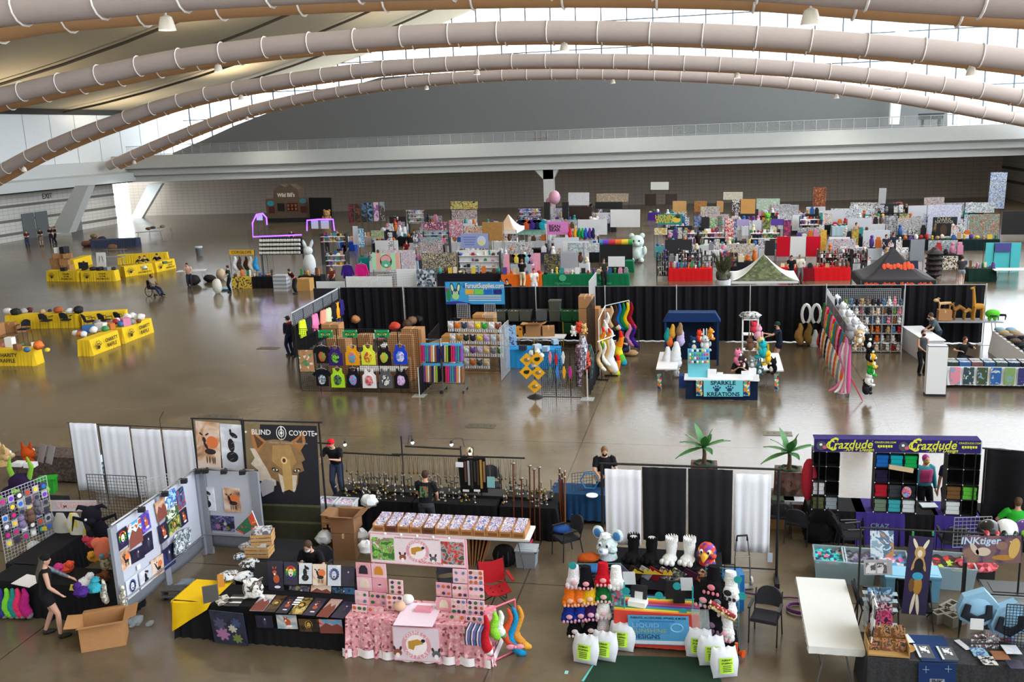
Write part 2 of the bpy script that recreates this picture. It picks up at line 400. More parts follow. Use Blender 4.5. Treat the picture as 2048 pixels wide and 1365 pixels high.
def dtable(w,d,loc,rz,label,mat,h=.74,group=None,**k):
 """table hidden under a floor-length cloth"""
 t=thing('draped_table',label,'table',loc,rz,group)
 obj('tablecloth',cloth_mesh(w,d,h,mat,**k),t,smooth=True);return t
def carton(w,d,h,loc,rz,label,open_=False,c='#a8794d',group=None,tape=True,cat='box',name='cardboard_box'):
 t=thing(name,label,cat,loc,rz,group);m=M(c,.8,0,.1,20,.1)
 if open_:
  b=MB(m);k=.008
  b.box((0,0,k/2),(w,d,k));b.box((0,-d/2,h/2),(w,k,h));b.box((0,d/2,h/2),(w,k,h));b.box((-w/2,0,h/2),(k,d,h));b.box((w/2,0,h/2),(k,d,h));obj('carton',b,t)
  for i,(sx,sy)in enumerate(((0,-1),(0,1),(-1,0),(1,0))):
   L=min(w,d)*.45;f=MB(m);a=(.35,-.2,.1,.3)[i]
   if sy:f.prism([(0,0),(sy*L*cos(a),L*sin(a)),(sy*L*cos(a),L*sin(a)+k),(0,k)],-w/2,w/2,axis='x');obj('flap',f,t,(0,sy*d/2,h))
   else:f.prism([(0,0),(sx*L*cos(a),L*sin(a)),(sx*L*cos(a),L*sin(a)+k),(0,k)],-d/2,d/2);obj('flap',f,t,(sx*w/2,0,h))
 else:
  obj('carton',MB(m).box((0,0,h/2),(w,d,h)),t)
  if tape:obj('tape',MB(M('#c9a274',.4)).box((0,0,h),(.05,d*1.002,.004)).box((0,-d/2-.001,h-.05),(.05,.003,.1)),t)
 return t
def tote(w,d,h,loc,rz,label,body,lid=None,fill=None,group=None,name='storage_tote'):
 """plastic tote tapering to the base, with rim, handles and a lid or contents"""
 t=thing(name,label,'tote',loc,rz,group)
 m=body if not isinstance(body,str)else gls(body,.4)
 b=MB(m);q=.88
 def ring(z,k):return[(-w/2*k,-d/2*k,z),(w/2*k,-d/2*k,z),(w/2*k,d/2*k,z),(-w/2*k,d/2*k,z)]
 vs=ring(0,q)+ring(h,1);b.add(vs,[(3,2,1,0)]+[(i,(i+1)%4,4+(i+1)%4,4+i)for i in range(4)])
 for(x,y,a,c)in((0,-d/2,w,0),(0,d/2,w,0),(-w/2,0,0,d),(w/2,0,0,d)):b.box((x,y,h),(a+.03 if a else .03,c+.03 if c else .03,.025))
 obj('body',b,t,solid=.006)
 for sx in(-1,1):obj('handle',MB(m).box((sx*(w/2+.01),0,h-.05),(.03,.14,.05)),t)
 if lid:obj('lid',MB(gls(lid,.4)).box((0,0,h+.02),(w+.03,d+.03,.03)).box((0,0,h+.035),(w*.8,d*.75,.02)),t)
 if fill:obj('contents',MB(fill).grid(lambda u,v:((u-.5)*w*.92,(v-.5)*d*.92,h*.86+.03*sin(u*19+v*7)*sin(v*17)),12,10),t,smooth=True)
 return t
_gp={}
def gridpanel(w,h,loc,rz,label,color='#1a1a1c',sp=.076,r=.0035,group=None,tilt=0,name='wire_grid',frame=True):
 """wire grid display panel standing in local x,z"""
 key=(round(w,2),round(h,2),color,sp)
 t=None
 if key not in _gp:
  mb=MB(M(color,.4,.3));nx=max(2,round(w/sp));nz=max(2,round(h/sp))
  for i in range(nx+1):
   q=r*1.8 if i in(0,nx)and frame else r;mb.box((-w/2+w*i/nx,0,h/2),(q*2,q*2,h))
  for j in range(nz+1):
   q=r*1.8 if j in(0,nz)and frame else r;mb.box((0,r*2,h*j/nz),(w,q*2,q*2))
  _gp[key]=mb.mesh('grid')
 o=obj(name,_gp[key],None,loc,rz);o.rotation_euler=(tilt,0,rz);return tag(o,label,'display panel',group)
def sheet(name,w,h,mat,label,cat,loc,rz=0,amp=.03,folds=7,group=None,thick=.008,bottom=0.,seed=0,taper=0,parent=None):
 """hanging cloth, top edge at local z=0, with vertical folds"""
 def fn(u,v):
  x=(u-.5)*w*(1-taper*v);return(x,amp*(.35+.65*v)*sin(u*folds*2*pi+seed)+amp*.5*sin(u*folds*4.7+seed*3),-h*v+bottom*sin(u*5+seed)*v)
 mb=MB(mat);mb.grid(fn,max(8,folds*6),8)
 o=obj(name,mb,parent,loc,rz,True,solid=thick)
 return tag(o,label,cat,group)if not parent else o
def pole(loc,h,label,c='#cfd2d4',base=True,r=.022,rz=0,group=None):
 t=thing('drape_pole',label,'pole',loc,rz,group);obj('upright',MB(M(c,.35,.6)).cyl((0,0,.01),r,h,10),t)
 if base:obj('base_plate',MB(M('#a9a9a8',.5,.3)).box((0,0,.006),(.45,.45,.012)),t)
 return t
def tail_mesh(pts,r,c,tip=None,tipf=.72,n=10,fat=.55,stripes_=None):
 """plush tail swept along pts, thickest at fat"""
 P=[Vector(p)for p in pts];fine=[]
 for i in range(len(P)-1):
  p0,p1,p2,p3=P[max(i-1,0)],P[i],P[i+1],P[min(i+2,len(P)-1)]
  for k in range(5):
   t=k/5;fine.append(.5*((2*p1)+(p2-p0)*t+(2*p0-5*p1+4*p2-p3)*t*t+(3*p1-p0-3*p2+p3)*t**3))
 fine.append(P[-1]);m=len(fine)
 rr=[r*(.28+.72*sin(pi*min(1,(i/(m-1))**(math.log(.5)/math.log(fat))))**.8)*(1+.05*((i*7)%3-1))for i in range(m)];rr[-1]=r*.1
 mb=MB(c)
 cuts=[0,int(m*tipf),m-1]if tip else[0,m-1]
 if stripes_:
  k=len(stripes_)
  for i in range(k):a=i*(m-1)//k;b=(i+1)*(m-1)//k;mb.tube(fine[a:b+1],rr[a:b+1],n,stripes_[i])
 else:
  mb.tube(fine[:cuts[1]+1],rr[:cuts[1]+1],n,c)
  if tip:mb.tube(fine[cuts[1]:],rr[cuts[1]:],n,tip)
 return mb
def tailobj(label,loc,rz,L,r,c,tip=None,bend=.15,group=None,stripes_=None,fat=.6,name='plush_tail',tipf=.72):
 """hanging tail: root at loc, hangs down L with a sideways curl"""
 pts=[(0,0,0),(bend*.2,0,-L*.25),(-bend*.35,0,-L*.6),(bend*.3,0,-L*.9),(bend,0,-L)]
 return solo(name,tail_mesh(pts,r,c,tip,stripes_=stripes_,fat=fat,tipf=tipf),label,'plush tail',loc,rz,group,True)
SHIRT=[(-.10,0),(-.26,-.06),(-.40,-.24),(-.30,-.31),(-.24,-.23),(-.25,-.70),(.25,-.70),(.24,-.23),(.30,-.31),(.40,-.24),(.26,-.06),(.10,0),(.05,-.05),(-.05,-.05)]
TANK=[(-.16,0),(-.11,0),(-.08,-.09),(0,-.14),(.08,-.09),(.11,0),(.16,0),(.17,-.18),(.25,-.26),(.26,-.72),(-.26,-.72),(-.25,-.26),(-.17,-.18)]
SLEEVED=[(-.10,0),(-.25,-.05),(-.36,-.5),(-.28,-.53),(-.22,-.25),(-.24,-.68),(.24,-.68),(.22,-.25),(.28,-.53),(.36,-.5),(.25,-.05),(.10,0),(.05,-.04),(-.05,-.04)]
def shirt(label,loc,rz,c,design=None,kind='tee',s=1.0,group=None,hanger=True,name=None,cat='shirt',dscale=1.0):
 poly={'tee':SHIRT,'tank':TANK,'long':SLEEVED}[kind]
 t=thing(name or{'tee':'t_shirt','tank':'tank_top','long':'long_sleeve_top'}[kind],label,cat,loc,rz,group);t.scale=(s,s,s)
 b=MB(c if not isinstance(c,str)else fab(c));b.prism(poly,-.02,.03);b.ell((0,-.005,-.42),(.2,.045,.26));g_=obj('garment',b,t)
 if design:d=MB(design);d.ell((0,-.035,-.43),(.15*dscale,.022,.19*dscale),n=14,m=8,wob=.12,seed=len(label));obj('shirt_print',d,g_)
 if hanger:obj('hanger',MB(M('#c9cdd2',.3)).tube([(-.2,0,-.03),(0,0,.04),(.2,0,-.03)],.008,5).tube([(0,0,.04),(0,0,.1),(.03,0,.13)],.006,5),t)
 return t
def pic(label,loc,w,h,mat,rz=0,tilt=0,cat='print',name='art_print',group=None,frame=None,thick=.012):
 """flat picture, bottom edge at loc, leaning back by tilt"""
 mb=MB(mat);mb.box((0,0,h/2),(w,thick,h))
 if frame:mb.box((0,.004,h/2),(w+.03,thick,h+.03),mat=frame)
 o=solo(name,mb,label,cat,loc,rz,group);o.rotation_euler=(-tilt,0,rz);return o
def hand_paw(label,loc,rz,c,pad,s=1.0,group=None,name='plush_paw',up=False):
 """fuzzy paw: cuff, palm, four toes with pads, facing -y and hanging down"""
 t=thing(name,label,'plush paw',loc,rz,group);t.scale=(s,s,s)
 b=MB(c);b.tube([(0,0,.16),(0,0,.05),(0,-.01,-.06)],[.07,.085,.10],12,flat=.7);b.ell((0,-.02,-.09),(.12,.085,.10),wob=.05)
 for i,x in enumerate((-.09,-.032,.032,.09)):b.ell((x,-.055,-.155+.02*(i in(0,3))),(.04,.05,.05),wob=.05,seed=i)
 fu=obj('fur',b,t,smooth=True)
 if pad:
  p=MB(pad);p.ell((0,-.10,-.08),(.05,.018,.04),n=8,m=6)
  for x in(-.085,-.03,.03,.085):p.ell((x,-.112,-.15),(.021,.014,.026),n=6,m=5)
  obj('pads',p,fu,smooth=True)
 return t
def foot_paw(label,loc,rz,c,s=1.0,group=None,inner=None):
 t=thing('costume_paw',label,'costume foot',loc,rz,group);t.scale=(s,s,s)
 b=MB(c);b.tube([(0,.08,.46),(0,.07,.32),(0,.05,.16),(0,0,.08)],[.11,.12,.10,.12],14);b.ell((0,-.05,.08),(.15,.2,.09),wob=.05)
 for i,x in enumerate((-.1,0,.1)):b.ell((x,-.22+.02*abs(i-1),.06),(.06,.07,.06),wob=.05,seed=i)
 for k in range(14):a=k*2*pi/14;b.tube([(.1*cos(a),.08+.1*sin(a),.42),(.125*cos(a+.2),.08+.125*sin(a+.2),.52)],[.035,.006],5)
 obj('fur',b,t,smooth=True)
 if inner:obj('lining',MB(inner).cyl((0,.08,.455),.075,.015,12),t)
 return t
def beast_head(label,loc,rz,c,muzzle,ear='round',earin=None,eyec='#2a6fc0',nose='#2a2a2e',s=1.0,group=None,hair=None,beak=None,name='animal_mask',ruff=None,vox=None):
 """big animal costume head with ears, eyes, muzzle and nose, facing -y"""
 t=thing(name,label,'costume head',loc,rz,group);t.scale=(s,s,s)
 b=MB(c);b.tube([(0,.02,0),(0,.02,.08),(0,.0,.16)],[.17,.15,.13],14);b.ell((0,0,.28),(.18,.17,.17),n=16,m=12,wob=.035)
 for sx in(-1,1):b.ell((sx*.12,-.03,.2),(.08,.09,.08),wob=.06)
 obj('fur',b,t,smooth=True)
 for sx in(-1,1):
  if ear=='round':
   er=obj('ear',MB(c).ell((sx*.19,.02,.46),(.115,.05,.125),wob=.04),t,smooth=True)
   if earin:obj('ear_lining',MB(earin).ell((sx*.19,-.02,.46),(.075,.025,.085)),er,smooth=True)
  elif ear=='point':
   obj('ear',MB(c).tube([(sx*.10,.01,.40),(sx*.13,.01,.50),(sx*.15,.01,.60)],[.07,.055,.006],8,flat=.5),t,smooth=True)
  elif ear=='long':
   obj('ear',MB(c).tube([(sx*.07,.01,.42),(sx*.12,.02,.58),(sx*.14,.02,.76),(sx*.13,.02,.86)],[.04,.065,.055,.01],8,flat=.5),t,smooth=True)
  e=MB(M('#f4f4f2',.3));e.ell((sx*.075,-.145,.31),(.042,.03,.05));e.ell((sx*.07,-.17,.305),(.024,.014,.03),M(eyec,.2));e.ell((sx*.07,-.182,.305),(.012,.006,.016),M('#0c0c0e',.2));obj('eye',e,t,smooth=True)
 if beak:obj('beak',MB(gls(beak,.4)).tube([(0,-.13,.24),(0,-.24,.23),(0,-.29,.17),(0,-.29,.13)],[.075,.065,.03,.004],12),t,smooth=True)
 else:
  mz=MB(muzzle);mz.ell((0,-.17,.2),(.09,.10,.07));mz.ell((0,-.14,.15),(.06,.07,.04));mz=obj('muzzle',mz,t,smooth=True)
  obj('nose',MB(M(nose,.3)).ell((0,-.265,.235),(.035,.025,.025)),mz,smooth=True)
 if hair:obj('hair_tuft',MB(hair).ell((0,-.05,.44),(.1,.1,.06),wob=.2).tube([(0,-.02,.45),(-.05,-.12,.47),(-.08,-.17,.40)],[.06,.05,.005],7),t,smooth=True)
 return t
def plush(label,loc,rz,c,s=.3,c2=None,ears='round',group=None,name='plush_toy',pose='sit'):
 """small stuffed animal, one mesh, feet down at loc"""
 mb=MB(c);c2=c2 or c;u=s
 mb.ell((0,0,.33*u),(.27*u,.24*u,.33*u),n=10,m=7);mb.ell((0,-.05*u,.74*u),(.26*u,.24*u,.24*u),n=10,m=7)
 mb.ell((0,-.26*u,.69*u),(.11*u,.10*u,.09*u),c2,n=8,m=5);mb.ell((0,-.17*u,.3*u),(.16*u,.12*u,.2*u),c2,n=8,m=5)
 for sx in(-1,1):
  mb.ell((sx*.17*u,-.26*u,.09*u),(.10*u,.16*u,.09*u),n=8,m=5);mb.ell((sx*.28*u,-.1*u,.42*u),(.08*u,.1*u,.17*u),n=8,m=5)
  if ears=='round':mb.ell((sx*.19*u,0,.95*u),(.10*u,.05*u,.10*u),n=8,m=5)
  elif ears=='long':mb.ell((sx*.1*u,0,1.15*u),(.06*u,.04*u,.26*u),n=8,m=5)
  else:mb.tube([(sx*.13*u,0,.9*u),(sx*.17*u,0,1.1*u)],[.09*u,.005],6)
  mb.ell((sx*.1*u,-.27*u,.79*u),.035*u,M('#101012',.3),n=6,m=4)
 return solo(name,mb,label,'plush toy',loc,rz,group,True)
def led(x):return glow(x,4)
# ================================================================ the hall
def floor_mat():
 m,n,l,b=newmat('polished_concrete')
 tc=n.new('ShaderNodeTexCoord')
 def noise(scale,detail,rough=.6):
  z=n.new('ShaderNodeTexNoise');z.inputs['Scale'].default_value=scale;z.inputs['Detail'].default_value=detail
  z.inputs['Roughness'].default_value=rough;l.new(tc.outputs['Object'],z.inputs['Vector']);return z
 n1=noise(.35,6);n2=noise(6,4)
 r=n.new('ShaderNodeValToRGB');e=r.color_ramp
 e.elements[0].position=.3;e.elements[0].color=(*srgb('#5e5141'),1)
 e.elements[1].position=.7;e.elements[1].color=(*srgb('#7b6d59'),1)
 l.new(n1.outputs[0],r.inputs[0])
 mx=n.new('ShaderNodeMix');mx.data_type='RGBA';mx.blend_type='MULTIPLY';mx.inputs[0].default_value=.35
 l.new(r.outputs[0],mx.inputs[6]);l.new(n2.outputs[1],mx.inputs[7])
 s=n.new('ShaderNodeSeparateXYZ');l.new(tc.outputs['Object'],s.inputs[0])
 def line(out,off,sp,wd):
  a=n.new('ShaderNodeMath');a.operation='ADD';a.inputs[1].default_value=off+sp*50;l.new(s.outputs[out],a.inputs[0])
  q=n.new('ShaderNodeMath');q.operation='MODULO';q.inputs[1].default_value=sp;l.new(a.outputs[0],q.inputs[0])
  g=n.new('ShaderNodeMath');g.operation='LESS_THAN';g.inputs[1].default_value=wd;l.new(q.outputs[0],g.inputs[0]);return g
 a=line(0,3.8,9.1,.03);c=line(1,-26.85,9.1,.035)
 ma=n.new('ShaderNodeMath');ma.operation='MAXIMUM';l.new(a.outputs[0],ma.inputs[0]);l.new(c.outputs[0],ma.inputs[1])
 m2=n.new('ShaderNodeMix');m2.data_type='RGBA';l.new(ma.outputs[0],m2.inputs[0]);l.new(mx.outputs[2],m2.inputs[6]);m2.inputs[7].default_value=(*srgb('#3a332b'),1)
 l.new(m2.outputs[2],b.inputs['Base Color'])
 rr=n.new('ShaderNodeMapRange');rr.inputs[3].default_value=.13;rr.inputs[4].default_value=.27;l.new(n1.outputs[0],rr.inputs[0]);l.new(rr.outputs[0],b.inputs['Roughness'])
 b.inputs['Specular IOR Level'].default_value=.6
 bp=n.new('ShaderNodeBump');bp.inputs['Strength'].default_value=.06;bp.inputs['Distance'].default_value=.05
 l.new(n2.outputs[0],bp.inputs['Height']);l.new(bp.outputs[0],b.inputs['Normal'])
 return m
def block_mat(c,c2,w,h,vert=2):
 """painted block wall: thin joints"""
 m,n,l,b=newmat('block_wall')
 tc=n.new('ShaderNodeTexCoord');sp=n.new('ShaderNodeSeparateXYZ');l.new(tc.outputs['Object'],sp.inputs[0])
 ad=n.new('ShaderNodeMath');ad.operation='ADD';l.new(sp.outputs[0],ad.inputs[0]);l.new(sp.outputs[1],ad.inputs[1])
 cb=n.new('ShaderNodeCombineXYZ');l.new(ad.outputs[0],cb.inputs[0]);l.new(sp.outputs[2],cb.inputs[1])
 br=n.new('ShaderNodeTexBrick');br.inputs['Scale'].default_value=1;br.inputs['Brick Width'].default_value=w;br.inputs['Row Height'].default_value=h
 br.inputs['Mortar Size'].default_value=.02;br.inputs[1].default_value=(*srgb(c),1);br.inputs[2].default_value=(*srgb(c),1);br.inputs[3].default_value=(*srgb(c2),1);br.offset=0
 l.new(cb.outputs[0],br.inputs[0]);l.new(br.outputs[0],b.inputs['Base Color']);b.inputs['Roughness'].default_value=.8
 return m
XL,XR,YB=-69.0,31.5,115.5
fl=MB(floor_mat());fl.box((-15,55,-.05),(140,140,.1));struct('floor',fl)
WB=block_mat('#a59a8d','#877d72',.8,.4);struct('wall_back',MB(WB).box((-22.5,YB+.2,3.4),(109,.4,6.8)))
LW=block_mat('#d2d0c9','#a7a49d',.8,.4)
bk_=MB(M('#b9b6ae'));bk_.box((-15,-28,22),(150,.4,44));struct('wall_sky_blocker',bk_)  # unseen wall behind the camera, added to shut out sky light
lw=MB(LW);lw.box((XL-2.6,58,2.4),(.4,92,4.8));struct('wall_left',lw)
for i,z in enumerate((.75,2.1,3.6)):
 struct('trim_%d'%(i+1),MB(M('#77726b')).box((XL-2.38,58,z),(.06,92,.28)))
ug=M('#e4e8ea',.6,0,0,3,.04)
lu=MB(ug);lu.box((XL-2.2,62,10.2),(.4,112,5.6))
struct('wall_left_upper',lu)
mj=MB(M('#9aa1a5'))
for k in range(24):mj.box((XL-1.98,18+k*4.2,10.2),(.02,.05,5.5))
struct('trim_4',mj)
lb=MB(M('#ccd0d0',.6));lb.prism([(XL-4,5.1),(XL+.4,5.1),(XL+.4,6.1),(XL-.4,6.3),(XL-.4,7.6),(XL-4,7.6)],20,118);struct('beam_left',lb)
lc=MB(M('#3b3834'));lc.box((XL-1.6,69,5.0),(3.0,98,.1));struct('trim_5',lc)
dr=MB(M('#6f7478',.6))
for y in(88.5,90.6,96.2):dr.box((XL-2.34,y,1.35),(.08,1.9,2.7))
struct('door_1',dr)
ex=MB(M('#3a3a38'));txt(ex,'EXIT',.8,ex.cur,(XL-2.33,92,4.25),rz=pi/2);struct('trim_13',ex)
for i,(x,y,w_)in enumerate(((962,853,.95),(1555,868,.85),(537,697,1.0),(440,834,1.2))):
 fp_=MB(met('#7a7468',.5));fp_.box((0,0,.006),(w_,.42,.012))
 for k in range(4):fp_.cyl((w_*(k-1.5)*.22,0,.012),.03,.004,8,M('#3a3832'))
 solo('floor_plate',fp_,'metal floor access plate, %s'%('in the aisle below the yellow sign stand','in the aisle above the right palm','on the floor left of the shirt booth','on the floor behind the antelope banner')[i],'floor plate',G(x,y))
rw=MB(block_mat('#96918a','#7d7872',.8,.4));rw.box((XR+.2,66,3.3),(.4,100,6.6));struct('wall_right',rw)
for i,z in enumerate((1.9,3.3,4.9)):
 struct('trim_%d'%(i+6),MB(M('#45403c')).box((XR-.02,66,z),(.06,100,.3)))
YBM=103.9
bm=MB(M('#bfc3c2',.6,0,0,2,.05))
def xz_run(mb,prof,x0,x1,mat=None):
 k=len(prof);vs=[(x0,*p)for p in prof]+[(x1,*p)for p in prof]
 mb.add(vs,[tuple(range(k)),tuple(range(2*k-1,k-1,-1))]+[(i,(i+1)%k,k+(i+1)%k,k+i)for i in range(k)],mat)
xz_run(bm,[(YBM+.8,4.95),(YBM+.8,5.6),(YBM+.45,5.75),(YBM+.45,6.35),(YBM,6.6),(YBM,8.1),(YBM+.35,8.1),(YBM+.35,7.9),(YBM+14,7.9),(YBM+14,4.95)],XL-3,XR+40)
struct('beam_back',bm)
sl=MB(M('#77756f'))
for y,z in((YBM+.6,5.68),(YBM+.2,6.47)):sl.box((-2,y-.1,z),(140,.05,.07))
struct('trim_9',sl)
rl=MB(met('#b9bcbd',.5))
for k in range(82):
 rl.box((XL+5+k*1.22,YBM+.12,8.62),(.05,.05,1.1))
rl.box((-14,YBM+.12,9.18),(110,.06,.07));rl.box((-14,YBM+.12,8.2),(110,.04,.05))
struct('trim_10',rl)
rp=MB(clear('#c9cfd2',.12,.2));rp.box((-14,YBM+.15,8.65),(110,.02,.9));struct('window_9',rp)
c0=K(1097,333,YBM+1.5)
cl=MB(M('#c4c6c4',.6));cl.box((c0.x,YBM+1.6,2.5),(1.15,1.0,5.0));cl.prism([(c0.x-.57,3.9),(c0.x+.57,3.9),(c0.x+1.2,5),(c0.x-1.6,5)],YBM+1.1,YBM+2.1);struct('pillar',cl)
def slab(name,pts,y0,y1,mat):struct(name,MB(mat).prism(pts,y0,y1))
a=G(150,468);a2=K(560/2.926-30,372,a.y)
def brace(name,b0,b1,t0,t1,Y,dy,mat):
 p=[K(*q,Y)for q in(b0,b1,t1,t0)]
 struct(name,MB(mat).prism([(v.x,max(0,v.z))for v in p],Y,Y+dy))
brace('brace_1',(101,466),(138,466),(150,372),(176,372),88,1.2,M('#c9cbc9',.6))
brace('brace_2',(262,442),(284,442),(296,368),(324,367),112,.6,M('#dfe5e2',.6))
def roof_z(X):
 t=X+72;return 13.4+.13*t+.0026*t*t
RX1=45
rf=MB(M('#a89d84',.85,0,0,1,.05))
rf.grid(lambda u,v:(lerp(-72,RX1,u),lerp(-25,118,v),roof_z(lerp(-72,RX1,u))),24,12)
rf.grid(lambda u,v:(lerp(-72,RX1,u),lerp(-25,118,v),roof_z(lerp(-72,RX1,u))+.4),24,12)
struct('ceiling',rf,True)
cr=MB(M('#4a4236',.8))
for y in range(30,118,11):
 cr.tube([(X,y,roof_z(X)-.35)for X in range(-72,RX1+1,6)],.13,6)
struct('trim_11',cr)
dk=MB(M('#2a2926'));dk.box((XL-2.4,68,13.4),(1.2,96,.9));struct('trim_12',dk)
gw=MB(clear('#eef4f8',.06,.05));gw.box((10,117.8,26),(160,.03,36));struct('window_1',gw)
mu=MB(M('#5d646e',.5))
for k in range(45):mu.box((XL+1+k*3.05,117.6,24),(.14,.2,32))
for k in range(9):mu.box((6,117.6,9.2+k*3.1),(150,.18,.12))
struct('window_2',mu)
uw=MB(M('#6e7173',.8,0,0,2,.06))
ul=[K(345,306,112),K(400,283,112),K(470,251,112),K(590,205,112),K(760,155,112),K(1000,138,112),K(1300,135,112),K(1500,150,112),K(1700,170,112),K(1895,205,112),K(1895,250,112)]
uw.prism([(p.x,p.z)for p in ul]+[(ul[-1].x,7.9),(ul[0].x,7.9)],112,112.5);struct('wall_back_upper',uw)
wc=MB(M('#e6e8e6',.6))
p=[K(1778,249,110),K(1797,249,110),K(1822,0,110),K(1797,0,110)]
wc.prism([(v.x,v.z)for v in p],109.6,110.4);struct('column',wc)
gs=MB(M('#5d646e',.5))
for k in range(16):gs.box((XR+12,40+k*5,18),(.15,.15,24))
for k in range(6):gs.box((XR+12,78,8.5+k*3.4),(.12,80,.12))
struct('window_3',gs)
hl=MB(M('#c3d0d8',1,0,0,.02,.25))  # distance haze is put into the pale blue-grey base colour
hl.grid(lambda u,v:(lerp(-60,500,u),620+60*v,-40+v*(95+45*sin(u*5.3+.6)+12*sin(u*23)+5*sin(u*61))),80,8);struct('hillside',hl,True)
# ---------------------------------------------------------------- fabric duct arches
ARCH=[('nearest',25.5,[(-300,80),(-150,45),(-60,28),(0,15),(200,-1),(300,-12),(450,-23),(600,-31),(700,-36),(1024,-46),(1350,-46),(1500,-42),(1610,-35),(1850,-17),(2048,-8),(2120,-4)]),('second',50,[(-200,238),(-100,215),(0,194),(100,170),(200,150),(300,127),(400,111),(500,98),(600,87),(700,80),(800,72),(900,67),(1000,63),(1100,62),(1200,63),(1300,65),(1400,68),(1500,73),(1600,79),(1700,87),(1800,95),(1900,104),(2000,115),(2110,128)]),('third',74,[(-90,392),(-45,368),(0,343),(50,315),(100,293),(150,272),(200,253),(250,236),(300,218),(400,190),(500,172),(600,156),(700,142),(800,133),(900,126),(1000,122),(1100,121),(1200,121),(1300,123),(1400,126),(1500,131),(1600,138),(1700,147),(1800,158),(1900,171),(2000,187),(2100,205)]),('farthest',99,[(191,344),(250,317),(300,295),(350,274),(400,254),(450,235),(500,220),(600,196),(700,179),(800,165),(900,156),(1000,150),(1100,147),(1200,147),(1300,149),(1400,153),(1500,159),(1600,168),(1700,180),(1800,195),(1900,212),(2000,231),(2100,250)])]
duct=M('#b3a59f',.9,0,0,4,.05);duct2=M('#c2966a',.9,0,0,4,.06);ringm=M('#e8e2dc',.6)
LAMPX={'nearest':(312,1620),'second':(423,1117,1944),'third':(35,468,940,1473),'farthest':(259,490,843,1237,1674)}
lampm,n_,l_,b_=newmat('lamp_shade');b_.inputs['Base Color'].default_value=(*srgb('#efe6d6'),1);b_.inputs['Roughness'].default_value=.4
for nm,Y,px in ARCH:
 pts=[K(x,y,Y)for x,y in px]
 fine=[]
 for i in range(len(pts)-1):
  p0,p1,p2,p3=pts[max(i-1,0)],pts[i],pts[i+1],pts[min(i+2,len(pts)-1)]
  for k in range(4):
   t=k/4;fine.append(.5*((2*p1)+(p2-p0)*t+(2*p0-5*p1+4*p2-p3)*t*t+(3*p1-p0-3*p2+p3)*t**3))
 fine.append(pts[-1]);fine=[v for v in fine if v.x>-68.2]
 if len(pts)>12:
  for _ in range(6):fine=[fine[0]]+[(fine[i-1]+fine[i]*2+fine[i+1])/4 for i in range(1,len(fine)-1)]+[fine[-1]]
 for j,(dy,m,nm2)in enumerate(((0,duct,'pale front'),(2.1,duct2,'tan rear'))):
  t=thing('duct_arch','%s fabric duct of the %s arch overhead'%(nm2,nm),'duct')
  q=[v+Vector((0,dy,0))for v in fine]
  obj('duct_sleeve',MB(m).tube(q,.52,18),t,smooth=True)
  acc=1.0;last=q[0]
  for i in range(1,len(q)):
   d=(q[i]-last);L=d.length
   while acc<L:
    c=last+d*(acc/L);dn=d.normalized();a=Vector((0,1,0));b=dn.cross(a).normalized()
    obj('ring',MB(ringm).tube([c+(a*cos(g*pi/7)+b*sin(g*pi/7))*.56 for g in range(14)]+[c+a*.56],.035,4),t)
    acc+=2.6
   acc-=L;last=q[i]
 for i,x in enumerate(LAMPX[nm]):
  best=min(fine,key=lambda v:abs((v-CAM).dot(_r)/(v-CAM).dot(_f)*FPX+1024-x))
  lt=thing('bell_lamp','white ribbed bell lamp under the %s duct arch, %s from its left end'%(nm,nth(i)),'lamp',best+Vector((0,.5,-.5)),0,'bell lamps under the duct arches')
  sh=MB(lampm);k=24
  prof=[(.06,-.02),(.16,-.07),(.2,-.2),(.24,-.4),(.245,-.43)]
  vs=[((r*(1+.03*(j%2)))*cos(2*pi*j/k)if 1 else 0,(r*(1+.03*(j%2)))*sin(2*pi*j/k),z)for r,z in prof for j in range(k)]
  sh.add(vs,[(a*k+j,a*k+(j+1)%k,(a+1)*k+(j+1)%k,(a+1)*k+j)for a in range(len(prof)-1)for j in range(k)]+[tuple(range(k))])
  sh=obj('lamp_shade',sh,lt,smooth=True);obj('stem',MB(ringm).cyl((0,0,-.04),.03,.2,8),lt)
  obj('bulb',MB(glow('#ffe9c8',3)).ell((0,0,-.26),.09),sh)
  L=bpy.data.lights.new('lamp_light','SPOT');L.energy=900;L.color=(1,.93,.82);L.spot_size=2.4;L.spot_blend=.6;L.shadow_soft_size=.35
  lo=bpy.data.objects.new('lamp_light',L);col.objects.link(lo);lo.location=(0,0,-.45);lo.parent=lt
  L=bpy.data.lights.new('uplight','SPOT');L.energy=1900;L.color=(1,.86,.66);L.spot_size=2.6;L.spot_blend=.7;L.shadow_soft_size=.3
  lo=bpy.data.objects.new('uplight',L);col.objects.link(lo);lo.location=(0,-.5,1.25);lo.rotation_euler=(pi,0,0);lo.parent=lt
# ================================================================ front left booths
def rect4(name,label,cat,P,mat,thick=.01,fig=None,group=None,frame=None,inset=0):
 """flat board through four points TL TR BR BL; its picture layers are added by fig(mb, w, h)"""
 P=[Vector(p)for p in P];c=(P[0]+P[1]+P[2]+P[3])/4
 x=((P[1]-P[0])+(P[2]-P[3]));w=x.length/2;x.normalize();z=((P[0]-P[3])+(P[1]-P[2]));h=z.length/2
 z=(z-x*z.dot(x)).normalized();y=z.cross(x)
 w*=.975;h*=.975;mb=MB(mat);mb.box((0,0,0),(w,thick,h))
 if frame:mb.box((0,thick*.4,0),(w+.04,thick,h+.04),mat=frame)
 if fig:fig(mb,w,h,-thick/2)
 o=obj(name,mb);o.matrix_world=Matrix(((x.x,y.x,z.x,c.x),(x.y,y.y,z.y,c.y),(x.z,y.z,z.z,c.z),(0,0,0,1)))
 if label:tag(o,label,cat,group)
 return o
